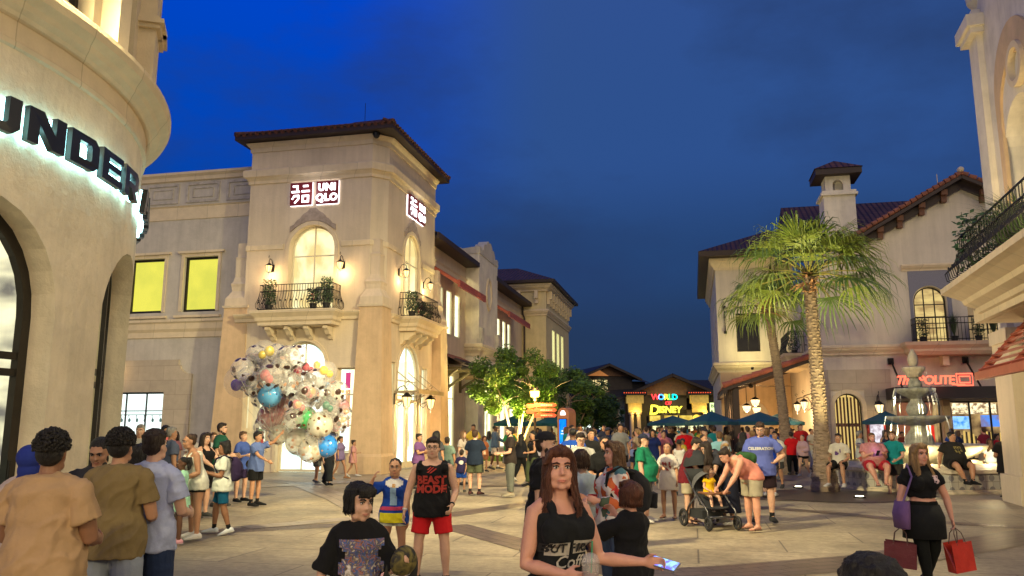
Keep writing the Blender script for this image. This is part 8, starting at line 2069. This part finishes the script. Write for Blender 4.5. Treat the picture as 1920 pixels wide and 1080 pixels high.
m = MB(); c_ = o['axis'](.17) - o['Fw'] * .13; m.ell(c_, (.13, .16, .10), 18, 12); m.ell(c_ + Vector((0, .1, -.02)), (.13, .1, .11), 14, 8); ob = m.build('bag_body', cloth((.03, .085, .03)), t, o['fr'], True); PEND.append((ob, .016, 2, .01)); m = MB(); m.tube([c_ + Vector((.1, -.1, 0)), o['axis'](.26) + Vector((.1, 0, 0)), o['axis'](.15) + o['Fw'] * .15], .01, 6); m.build('strap', cloth((.1, .1, .07)), t, o['fr'])
P('tall bearded man in a violet-blue T-shirt with white lettering, hand on hip', 1424, feet=982, top=813, face=-12, sk='fair', hair=('short', 'brown'), beard='brown', topc=('tee', (.10, .13, .42)), bot=('shorts', (.02, .01, .015)), shoe=(.025, .025, .025), socks=BLKC, b=1.16, armL='hip', armR='front', lean=6, nod=20, yaw=-14, h=1.80,
decals=(decal_text('CELEBRATION', .068, .185, (.6, .6, .6), -.01, 1, .003),))
P('blonde woman with a grey headscarf looking down between the stroller party', 1356, 16.5, 826, -4, sk='fair', hair=('long', 'blonde', (.30, .31, .33)), topc=('tee', (.25, .2, .15)), bot=('trousers', BLKC), fem=True, nod=30, lean=12)
P('woman with dark tied hair in a dark red top beside the maroon polo', 1318, 17.8, 812, 30, sk='tan', hair=('tied', 'dark'), topc=('tee', (.2, .06, .05)), bot=('trousers', BLKC), fem=True)
P('person in a pale cyan shirt with sandy hair behind the grey headscarf', 1348, 19.5, 806, 170, sk='fair', hair=('short', 'lbrown'), topc=('tee', (.20, .40, .45)), bot=('shorts', KHAKI))
P('man in a black top with dark hair left of the violet-blue shirt', 1392, 20, 808, 150, sk='tan', hair=('long', 'black'), topc=('tee', BLKC), bot=('trousers', BLKC), fem=True)
P('man in a royal blue shirt turned away behind the bearded man on the right', 1437, 20, 799, 160, sk='fair', hair=('short', 'lbrown'), topc=('tee', (.01, .05, .42)), bot=('shorts', (.1, .1, .12)), b=1.1, legs='step', shoe=WHT)
P('shaven man in a white vest turned away in the middle of the crowd', 1272, 20.5, 822, 170, sk='brown', hair=('buzz', 'black'), topc=('sleeveless', (.55, .53, .5)), bot=('shorts', (.2, .2, .22)))
P('woman in a coral top and hot pink skirt in the mid crowd', 1243, 26, 806, 10, sk='tan', hair=('tied', 'brown'), topc=('tee', (.58, .18, .18)), bot=('miniskirt', (.6, .02, .18)), fem=True)
P('woman in a navy dress in the mid crowd', 1224, 25, 802, -20, sk='tan', hair=('long', 'dark'), topc=('tee', (.01, .02, .10)), bot=('miniskirt', (.01, .03, .13), .2), fem=True, legs='step')
P('broad man in a bright red T-shirt in the mid crowd', 1283, 27, 799, 170, sk='tan', hair=('short', 'dark'), topc=('tee', (.55, .01, .015)), bot=('shorts', (.05, .05, .06)), b=1.25)
P('person in a grey top with a dark cap in the crowd near the maroon polo', 1320, 22.5, 800, 20, sk='fair', hair=('cap', 'dark', (.03, .03, .04)), topc=('tee', (.2, .2, .2)), bot=('trousers', BLKC))
P('woman in a lavender vest seen from behind in the mid crowd', 1190, 27, 806, 176, sk='tan', hair=('bun', 'dark'), topc=('tank', (.20, .25, .50)), bot=('shorts', NAVY), fem=True)
P('man in a white T-shirt with folded arms beside the slim palm', 1452, 23, 806, -30, sk='tan', hair=('short', 'dark'), topc=('tee', (.60, .56, .48)), bot=('shorts', (.05, .05, .05)), armL='folded', armR='folded', b=1.1, legs='step')
P('man in a red T-shirt with back turned right of the slim palm', 1482, 29, 808, 170, sk='tan', hair=('short', 'dark'), topc=('tee', (.60, .01, .015)), bot=('trousers', BLKC))
P('woman in a pale pink shirt and black shorts striding between the palms', 1503, feet=894, top=812, face=-40, sk='fair', hair=('tied', 'dark'), topc=('long', (.52, .34, .36)), bot=('short', BLKC), shoe=(.4, .38, .35), fem=True, legs='walk', armL='front')
# --- stroller
SX, SY = east(1340, depth_of_feet(994), 994), depth_of_feet(990)
t = thing('stroller', 'black two-seat stroller with a raised dark hood and a grey lower hood', 'stroller', (SX, SY, 0), R(16)); X = W[t]
FRM = mat('stroller_frame', (.10, .10, .11), .35, metal=.7); TY = mat('stroller_tyre', (.015, .015, .016), .7); FAB = cloth((.03, .032, .036)); FAB2 = cloth((.10, .10, .105))
for sx, sy, r in ((-.27, -.42, .12), (.27, -.42, .12), (-.30, .38, .15), (.30, .38, .15)):
 n = 20; w = MB(); w.tube([(sx, sy + (r - .025) * cos(2 * pi * i / n), r + (r - .025) * sin(2 * pi * i / n)) for i in range(n + 1)], .026, 8); wh = w.build('wheel', TY, t, X, True)
 w = MB(); w.tube([(sx - .02, sy, r), (sx + .02, sy, r)], .03, 10)
 for i in range(5): w.bar((sx, sy, r), (sx, sy + (r - .03) * cos(2 * pi * i / 5), r + (r - .03) * sin(2 * pi * i / 5)), .014)
 w.build('hub', FRM, wh, X)
m = MB()
for sx in (-.26, .26): m.tube([(sx, -.42, .12), (sx, -.38, .32), (sx, .05, .62), (sx * .95, .42, .98), (sx * .9, .56, 1.02)], .015, 8); m.tube([(sx, .38, .15), (sx, .25, .35), (sx, -.05, .56)], .015, 8)
m.tube([(-.234, .56, 1.02), (.234, .56, 1.02)], .02, 8); m.tube([(-.26, -.40, .22), (.26, -.40, .22)], .014, 8); m.build('frame', FRM, t, X, True)
m = MB(); m.loft([(Vector((0, -.30, .36)), Vector((.2, 0, 0)), Vector((0, .05, .02))), (Vector((0, -.22, .40)), Vector((.23, 0, 0)), Vector((0, .10, .04))), (Vector((0, -.02, .46)), Vector((.23, 0, 0)), Vector((0, .04, .1))), (Vector((0, .10, .68)), Vector((.22, 0, 0)), Vector((0, .03, .08))), (Vector((0, .16, .84)), Vector((.19, 0, 0)), Vector((0, .02, .04)))], 18); m.build('seat', FAB, t, X, True)
m = MB(); m.box(-.2, .2, -.10, .34, .16, .30); m.build('basket', FAB, t, X)
def hood(cx, cy, cz, r, a0, a1, mt, nm, tilt=0):
 m = MB(); n = 12; k = 8; vs = []
 for j in range(k + 1):
  a = R(a0 + (a1 - a0) * j / k)
  for i in range(n + 1): u = pi * i / n; vs.append(Vector((cx - r * cos(u) * 1.0, cy - r * 1.05 * sin(u) * cos(a), cz + r * sin(u) * sin(a) * 1.1)))
 m.add(vs, [(j * (n + 1) + i, j * (n + 1) + i + 1, (j + 1) * (n + 1) + i + 1, (j + 1) * (n + 1) + i) for j in range(k) for i in range(n)]); return m.build(nm, mt, t, X, True)
hood(0, .05, .66, .27, 62, 178, FAB2, 'lower_hood'); hood(0, .33, 1.0, .27, 10, 170, FAB, 'upper_hood')
m = MB(); m.loft([(Vector((0, .30, .74)), Vector((.2, 0, 0)), Vector((0, .16, 0))), (Vector((0, .33, .98)), Vector((.25, 0, 0)), Vector((0, .24, 0)))], 18); m.build('upper_carrycot', FAB, t, X, True)
m = MB(); m.tube([(-.24, -.08, .60), (-.22, -.30, .60), (0, -.36, .60), (.22, -.30, .60), (.24, -.08, .60)], .022, 8); m.build('bumper_bar', mat('tan_leather', (.22, .09, .04), .6), t, X, True)
m = MB(); m.box(-.18, .18, -.42, -.28, .20, .225); m.build('footrest', FRM, t, X)
kid = P('toddler in a yellow dress sitting in the stroller', x=SX, Y=SY, top=0, h=.86, face=16, sk='fair', hair=('bob', 'brown'), topc=('dress', (.68, .40, .01), .4), bot=('short', (.68, .40, .01)), shoe=(.03, .02, .02), socks=(.35, .2, .12), seat=.52, legs='kid', armL='lap', armR='lap', yaw=40, fem=True, vox=.010, hs=1.12)
# --- fountain sitters
P('woman with long dark hair sitting on the fountain wall nearest the ridged palm', 1549, 22.4, 830, -30, sk='tan', hair=('long', 'black'), topc=('tee', (.2, .25, .3)), bot=('shorts', (.25, .3, .38)), shoe=(.3, .3, .3), fem=True, h=1.62, seat=.58, legs='sitd', armL='lap', armR='lap')
P('man in a dark-printed white T-shirt and black shorts sitting on the fountain wall', 1570, 21.6, 820, -38, sk='tan', hair=('short', 'dark'), topc=('tee', (.58, .54, .44)), bot=('shorts', BLKC), shoe=(.5, .48, .45), h=1.75, seat=.60, legs='sitd', armL='lap', armR='lap', decals=(('poly', gridpoly(-.1, .08, -.08, .08, 7, lambda u, v: noise.noise(Vector((u * 12, v * 12, 2))) > 0), 0, .17, (.12, .06, .2), 0, 1),))
o = P('large bearded man in a pink patterned shirt and red shorts sitting with a phone', 1633, 21.15, 812, -8, sk='rosy', hair=('buzz', 'lbrown'), beard='brown', topc=('tee', graphic('pink_pattern', (.50, .18, .17), ((.55, .30, .28), (.42, .12, .12), (.60, .38, .34)), 30)), bot=('shorts', (.36, .02, .035)), shoe='sandal', h=1.78, seat=.60, legs='sitx', armL='phone', armR='phone', b=1.55, belly=1.6, nod=10)
c = (wpos(o, 1, .1) + wpos(o, -1, .1)) / 2
t = thing('phone', 'dark phone with a violet glow held by the large man in the pink shirt', 'phone', c, 0); X = W[t] @ Matrix.Rotation(R(-50), 4, 'X'); m = MB(); m.box(-.04, .04, -.08, .08, -.005, .005); m.build('case', mat('phone_black', (.02, .02, .02), .3), t, X); m = MB(); m.box(-.035, .035, -.075, .075, .0055, .0065); m.build('screen', MC['phone_screen'], t, X)
lamp(c + Vector((0, .06, .12)), .8, (.5, .3, 1), .05)
P('man in a teal T-shirt and dark shorts perched on the fountain wall', 1672, 21.1, 815, -48, sk='fair', hair=('short', 'lbrown'), beard='lbrown', topc=('tee', (.01, .22, .22)), bot=('shorts', (.04, .035, .03)), shoe='sandal', h=1.76, seat=.66, legs='lean', armL='lap', armR='lap')
P('heavy man in a gold-lettered black T-shirt sitting on the fountain wall', 1782, 21.25, 812, 6, sk='tan', hair=('short', 'black'), topc=('tee', (.02, .021, .023)), bot=('shorts', BLKC), shoe=BLKC, socks=BLKC, h=1.78, seat=.62, legs='sitx', armL='prop', armR='prop', b=1.5, belly=1.4, yaw=30,
decals=(decal_text('STATE', .07, .22, (.35, .30, .10), 0, 1, .002), ('poly', gridpoly(-.1, .1, -.05, .05, 6, lambda u, v: noise.noise(Vector((u * 20, v * 20, 2))) > -.05), 0, .165, (.20, .18, .06), 0, 1)))
P('child in a pale blue top sitting with back turned at the fountain', 1853, 22.6, 836, 160, sk='tan', hair=('long', 'brown'), topc=('tee', (.42, .50, .58)), bot=('short', WHT), h=1.3, seat=.66, legs='sit', fem=True, armL='lap', armR='lap')
P('heavy man in black seen from behind standing between the fountain and the near column', 1884, feet=936, top=806, face=168, sk='tan', hair=('short', 'black'), topc=('smock', BLKC), bot=('shorts', BLKC), shoe=BLKC, b=1.4, armL='front', armR='front')
P('man in a white T-shirt and salmon shorts standing behind the fountain wall', 1610, 25.5, 806, 70, sk='tan', hair=('short', 'grey'), topc=('tee', (.50, .52, .46)), bot=('shorts', (.5, .12, .10)))
P('person in red at the restaurant window behind the heavy man in black', 1866, 29, 812, 60, sk='tan', hair=('short', 'dark'), topc=('tee', (.5, .01, .02)), bot=('trousers', BLKC))
P('dark haired waiter in the restaurant doorway under the small umbrella', 1690, 33, 808, 10, sk='brown', hair=('short', 'black'), topc=('tee', (.15, .03, .02)), bot=('trousers', BLKC))
# --- woman with bags
o = P('blonde woman in a black crop top and leggings striding with shopping bags', 1718, 8.6, 826, -4, sk='rosy', hair=('long', 'blonde'), topc=('crop', (.009, .009, .010)), bot=('leggings', (.007, .008, .007)), shoe=BLKC, fem=True, b=1.06, armL=((.42, .02, -1), (.10, .18, -1)), armR=((.34, .0, -1), (.14, .16, -1)), legs='cross', yaw=14, curl=.75, vox=.0095,
 decals=(('poly', gridpoly(-.03, .045, -.05, .03, 8, lambda u, v: noise.noise(Vector((u * 40, v * 40, 5))) > -.12 and (u * u + v * v) < .0026), 0, .225, (.5, .36, .38), .10, 1),))
m = MB(); m.loft([(o['P0'] + Vector((0, 0, .075)), Vector((.16, 0, 0)), Vector((0, .13, 0))), (o['P0'] + Vector((0, 0, -.05)), Vector((.205, 0, 0)), Vector((0, .16, 0))), (o['P0'] + Vector((-.01, 0, -.26)), Vector((.215, 0, 0)), Vector((0, .17, 0)))], 24); m.build('skirt', cloth((.012, .014, .012)), o['t'], o['fr'], True)
def gift_bag(nm, label, pos, w, d, hh_, rz, c1, c2=None, tilt=0):
 t = thing(nm, label, 'shopping bag', pos, R(rz)); X = W[t] @ Matrix.Rotation(R(tilt), 4, 'Y') @ Matrix.Translation((0, 0, -hh_ - .14))
 m = MB(); v = [(-w / 2, -d / 2, 0), (w / 2, -d / 2, 0), (w / 2, d / 2, 0), (-w / 2, d / 2, 0), (-w / 2, -d / 2, hh_), (w / 2, -d / 2, hh_), (w / 2, d / 2, hh_), (-w / 2, d / 2, hh_), (-w / 2 + .02, 0, hh_ * .6), (w / 2 - .02, 0, hh_ * .6)]
 m.add(v, [(0, 1, 2, 3), (0, 1, 5, 4), (2, 3, 7, 6)], 0); m.add(v, [(1, 2, 6, 9, 5), (1, 2, 9)][:1], 0); m.add(v, [(3, 0, 4, 8, 7)], 1)
 m.build('paper_bag', [mat('paper_' + nm + str(int(c1[0] * 100)), c1, .35, 5, .25, 6, .5), mat('paper_side' + str(int((c2 or c1)[0] * 100)), c2 or c1, .35, 5, .2, 6, .5)], t, X)
 for y in (-d / 2, d / 2):
  m = MB(); m.tube([(-w * .22, y, hh_ - .02), (-w * .18, y * .5, hh_ + .09), (0, 0, hh_ + .145), (w * .18, y * .5, hh_ + .09), (w * .22, y, hh_ - .02)], .005, 6); m.build('handle', mat('cord_dark', (.1, .05, .04), .7), t, X)
gift_bag('shopping_bag', 'maroon paper carrier with a white side panel in the left-hand pair of bags', wpos(o, -1, .10), .30, .16, .25, -28, (.11, .012, .018), (.60, .52, .48), 4)
gift_bag('shopping_bag', 'glossy red paper carrier hanging from the hand on the right', wpos(o, 1, .10), .24, .12, .29, 12, (.50, .035, .02), None, -7)
t = thing('shoulder_bag', 'flat purple tote hanging at the hip of the blonde woman', 'bag', o['fr'] @ (o['P0'] + Vector((-.22, 0, 0))), o['t'].rotation_euler.z); m = MB(); pp = o['P0'] + Vector((-.235, -.02, -.02)); m.loft([(pp + Vector((.02, 0, .13)), Vector((.06, 0, 0)), Vector((0, .13, 0))), (pp + Vector((0, 0, 0)), Vector((.075, 0, 0)), Vector((0, .15, 0))), (pp + Vector((-.0, 0, -.14)), Vector((.06, 0, 0)), Vector((0, .15, 0)))], 16); m.build('bag_body', cloth((.15, .08, .21)), t, o['fr'], True)
m = MB(); sh_ = o['axis'](.30) + Vector((-.13, 0, .0)); m.tube([pp + Vector((.0, -.08, .13)), sh_ + Vector((0, -.10, -.10)), sh_ + Vector((.0, 0, .02)), sh_ + Vector((0, .10, -.1)), pp + Vector((0, .08, .13))], .010, 6, flat=((0, 1, 0), 1.6)); m.build('strap', cloth((.16, .10, .24)), t, o['fr'])
P('child with short black hair whose head pokes into the bottom edge', 1612, 2.05, 1018, 170, sk='tan', hair=('short', 'black'), topc=('tee', BLKC), bot=('shorts', BLKC), h=1.36, hs=1.08)
# --- added plaza lamps just outside the view, put there to brighten walls and paving
for i, (x, y, hh_, e, lb) in enumerate(((-4.5, -2.5, 4.6, 1350, 'behind the viewer on the left'), (5.5, -3.5, 4.8, 1500, 'behind the viewer on the right'), (8.6, 10.8, 5.0, 1700, 'right of the view beside the near balcony'))):
 t = thing('added_plaza_lamp', 'added plaza lamp post with a glowing lantern, ' + lb, 'street lamp', (x, y, 0)); X = W[t]
 b = MB(); b.lathe([(.16, 0), (.16, .25), (.08, .45), (.055, .6), (.05, hh_ - .3), (.09, hh_ - .25), (.04, hh_ - .1)], (0, 0), 12); b.build('post', MC['post_brown'], t, X)
 b = MB(); b.lathe([(.1, hh_ - .1), (.17, hh_ + .25), (.15, hh_ + .28)], (0, 0), 10); b.build('lamp_glass', MC['amber_lamp'], t, X)
 b = MB(); b.lathe([(.2, hh_ + .28), (.1, hh_ + .4), (.02, hh_ + .5)], (0, 0), 10); b.build('lamp_cap', IRON, t, X)
 lamp(X @ Vector((0, 0, hh_ - .35)), e, (1, .80, .42), .2)
# --- far crowd: a few people built, the rest copied with clothes of their own
TOPS = dict(white=WHT, black=BLKC, navy=NAVY, red=(.5, .02, .02), grey=(.2, .2, .2), teal=(.01, .2, .22), pink=(.55, .2, .25), yellow=(.55, .4, .05), green=(.03, .2, .06), blue=(.03, .1, .4), orange=(.5, .16, .04), lilac=(.35, .28, .45), tan=(.4, .3, .2), maroon=(.15, .015, .03), cream=(.55, .48, .36), turquoise=(.08, .4, .4))
BOTS = dict(black=BLKC, denim=(.07, .11, .2), khaki=KHAKI, grey=(.15, .15, .16), white=(.5, .5, .48), navy=NAVY)
SKK = ['fair', 'tan', 'brown', 'dark', 'rosy']
protos = []
spec = [('short', 'dark', 0, 0, 'tee', 'shorts', 'stand'), ('short', 'brown', 0, 175, 'tee', 'trousers', 'walk'), ('long', 'dark', 1, 20, 'tank', 'short', 'step'), ('bun', 'brown', 1, 160, 'tee', 'skirt', 'stand'), ('cap', 'dark', 0, -60, 'polo', 'shorts', 'walk2'), ('bob', 'lbrown', 1, 70, 'tee', 'trousers', 'step'), ('buzz', 'black', 0, 40, 'tee', 'trousers', 'step'), ('pony', 'blonde', 1, -150, 'crop', 'leggings', 'walk')]
for i, (hs_, hc, fm, fc, tk, bk, lg) in enumerate(spec):
 hair_ = (hs_, hc) if hs_ != 'cap' else (hs_, hc, (.05, .05, .07))
 protos.append((P('', x=0, Y=30 + i, top=0, h=1.68 if fm else 1.77, face=fc, sk=SKK[i % 5], hair=hair_, topc=(tk, WHT), bot=(bk, BLKC), shoe=(.2, .2, .2), fem=bool(fm), legs=lg, b=(1.0, 1.15, 1.05, 1.1, 1.2, 1.0, 1.05, .95)[i], vox=.028, armL='front' if i % 2 else 'down', armR='down' if i % 3 else 'front'), tk, bk, fm, fc))
finalize()
KIDN = ('t_shirt', 'tank_top', 'polo_shirt', 'crop_top'); BOTN = ('shorts', 'trousers', 'skirt', 'leggings')
def copy_person(root, loc, rz, sc, label, group, ct, cb, cs):
 r = root.copy(); COL.objects.link(r); r.location = loc; r.rotation_euler = (0, 0, rz); r.scale = (sc, sc, sc); r['label'] = label; r['group'] = group
 def rec(src, par):
  for ch in src.children:
   c = ch.copy(); COL.objects.link(c); c.parent = par; nm = ch.name.split('.')[0]; mt = None
   if nm in KIDN: mt = cloth(ct)
   elif nm in BOTN: mt = cloth(cb)
   elif nm == 'body': mt = skin(cs)
   if mt: c.material_slots[0].link = 'OBJECT'; c.material_slots[0].material = mt
   rec(ch, c)
 rec(root, r); return r
LM = [(900, 'by the left range wall'), (985, 'left of the lamp post'), (1050, 'left of the kiosk'), (1085, 'just right of the kiosk'), (1120, 'before the low bright shops'), (1160, 'under the cyan shop sign'), (1200, 'before the blue awning'), (1235, 'left of the coloured letters'), (1270, 'under the coloured letters'), (1310, 'at the leftmost umbrella'), (1350, 'by the patio corner umbrella'), (1400, 'before the slatted patio screen'), (1450, 'left of the slim palm'), (1500, 'between the two palms'), (1700, 'at the restaurant door'), (1900, 'behind the fountain')]
used = set(); cr = random.Random(21); ncr = 0
spots = []
for k in range(175):
 if k < 60: px, Yq = cr.uniform(1060, 1500), cr.uniform(24, 40)
 elif k < 150: px, Yq = cr.uniform(1050, 1420), cr.uniform(38, 74)
 elif k < 162: px, Yq = cr.uniform(850, 1050), cr.uniform(30, 48)
 elif k < 170: px, Yq = cr.uniform(1440, 1530), cr.uniform(31, 40)
 else: px, Yq = cr.uniform(1620, 1860), cr.uniform(28, 34)
 x = east(px, Yq)
 if any((x - a) ** 2 + (Yq - b_) ** 2 < .36 for a, b_ in spots): continue
 if px > 1530 and px < 1880 and Yq < 27.5: continue
 tt_ = (G.inverted() @ Vector((x, Yq, 0)))
 if tt_.x < -11.0 or (tt_.x > 5.2 and tt_.y > 37.5) or (tt_.x > 1.5 and tt_.y > 49): continue
 spots.append((x, Yq))
for i, (x, Yq) in enumerate(spots):
 o_, tk, bk, fm, fc = protos[i % 8]; px = 960 + x / Yq * 1500 * 1.0149
 for _ in range(60):
  tn = cr.choice(list(TOPS)); bn = cr.choice(list(BOTS)); sc = cr.uniform(.92, 1.03)
  if cr.random() < .1: sc = cr.uniform(.62, .8)
  pl = next((l for q, l in LM if px < q + 12), 'behind the fountain')
  kind = {'tee': 'T-shirt', 'tank': 'vest', 'polo': 'polo', 'crop': 'short top'}[tk]
  lb = '%s %s in a %s %s and %s %s %s' % ('nearer' if Yq < 36 else 'distant', ('woman' if fm else 'man') if sc > .85 else ('girl' if fm else 'boy'), tn, kind, bn, {'short': 'shorts'}.get(bk, bk), pl)
  if lb not in used: break
 used.add(lb)
 args = ((x, Yq, 0), R(fc + cr.uniform(-35, 35)), sc, lb, 'people in the crowd down the street', TOPS[tn], BOTS[bn], cr.choice(SKK))
 if i < 8:
  r = o_['t']; r.location = args[0]; r.rotation_euler = (0, 0, args[1]); r.scale = (sc,) * 3; r['label'] = lb; r['group'] = args[4]
  for c in r.children:
   nm = c.name.split('.')[0]
   mt = cloth(args[5]) if nm in KIDN else cloth(args[6]) if nm in BOTN else None
   if mt: c.material_slots[0].link = 'OBJECT'; c.material_slots[0].material = mt
 else: copy_person(o_['t'], *args)
# ================================================================ SKY, LIGHT, CAMERA
w = bpy.data.worlds.new('World'); scene.world = w; w.use_nodes = True
nt = w.node_tree; L = nt.links; bg = nt.nodes['Background']
tc = N(nt, 'ShaderNodeTexCoord'); sp = N(nt, 'ShaderNodeSeparateXYZ'); L.new(tc.outputs['Generated'], sp.inputs[0])
def ramp(stops):
 r = N(nt, 'ShaderNodeValToRGB'); el = r.color_ramp.elements; el[0].position = stops[0][0]; el[0].color = stops[0][1] + (1,); el[1].position = stops[-1][0]; el[1].color = stops[-1][1] + (1,)
 for p_, c_ in stops[1:-1]: e = el.new(p_); e.color = c_ + (1,)
 r.color_ramp.interpolation = 'EASE'; return r
lf = ramp([(0, (.015, .035, .12)), (.2, (.003, .055, .29)), (.36, (.0, .062, .50)), (.5, (.0, .062, .60)), (.9, (0, .06, .5))])
rt = ramp([(0, (.018, .034, .072)), (.10, (.018, .042, .105)), (.20, (.020, .060, .18)), (.33, (.028, .085, .28)), (.6, (.032, .085, .30)), (.9, (.03, .08, .28))])
for r in (lf, rt): L.new(sp.outputs[2], r.inputs[0])
mr = N(nt, 'ShaderNodeMapRange'); mr.inputs['From Min'].default_value = -.22; mr.inputs['From Max'].default_value = .06; mr.interpolation_type = 'SMOOTHSTEP'; L.new(sp.outputs[0], mr.inputs[0])
mx = N(nt, 'ShaderNodeMix', data_type='RGBA'); L.new(mr.outputs[0], mx.inputs[0]); L.new(lf.outputs[0], mx.inputs[6]); L.new(rt.outputs[0], mx.inputs[7])
mp = N(nt, 'ShaderNodeMapping'); mp.inputs['Scale'].default_value = (1.2, 1.2, 2.6); L.new(tc.outputs['Generated'], mp.inputs[0])
nz = N(nt, 'ShaderNodeTexNoise', Scale=2.6, Detail=7.0, Roughness=.58); L.new(mp.outputs[0], nz.inputs['Vector'])
m2 = N(nt, 'ShaderNodeMapRange'); m2.inputs['From Min'].default_value = .45; m2.inputs['From Max'].default_value = .68; m2.inputs['To Max'].default_value = .6; L.new(nz.outputs[0], m2.inputs[0])
cl = N(nt, 'ShaderNodeMix', data_type='RGBA'); cl.inputs[7].default_value = (.020, .045, .135, 1); L.new(m2.outputs[0], cl.inputs[0]); L.new(mx.outputs[2], cl.inputs[6])
L.new(cl.outputs[2], bg.inputs[0]); bg.inputs[1].default_value = .86
s = bpy.data.lights.new('dusk_key', 'SUN'); s.energy = .95; s.angle = R(50); s.color = (1, .80, .47)
so = bpy.data.objects.new('dusk_key', s); COL.objects.link(so); so.rotation_euler = Vector((-.30, .80, -.52)).to_track_quat('-Z', 'Y').to_euler(); so.location = (0, -10, 20)
cam = bpy.data.cameras.new('camera'); cam.lens = 36 * F_ / 1920; cam.sensor_width = 36; cam.clip_end = 1000; cam.clip_start = .05
co = bpy.data.objects.new('camera', cam); COL.objects.link(co); co.location = (0, 0, H_); co.rotation_euler = (pi / 2 + TH, 0, 0); scene.camera = co
scene.view_settings.view_transform = 'Standard'; scene.view_settings.look = 'None'; scene.view_settings.exposure = .16; scene.view_settings.gamma = 1
cy = scene.cycles; cy.use_denoising = True; cy.max_bounces = 5; cy.diffuse_bounces = 3; cy.glossy_bounces = 3; cy.transparent_max_bounces = 12; cy.transmission_bounces = 4; cy.sample_clamp_indirect = 4; cy.caustics_reflective = False; cy.caustics_refractive = False
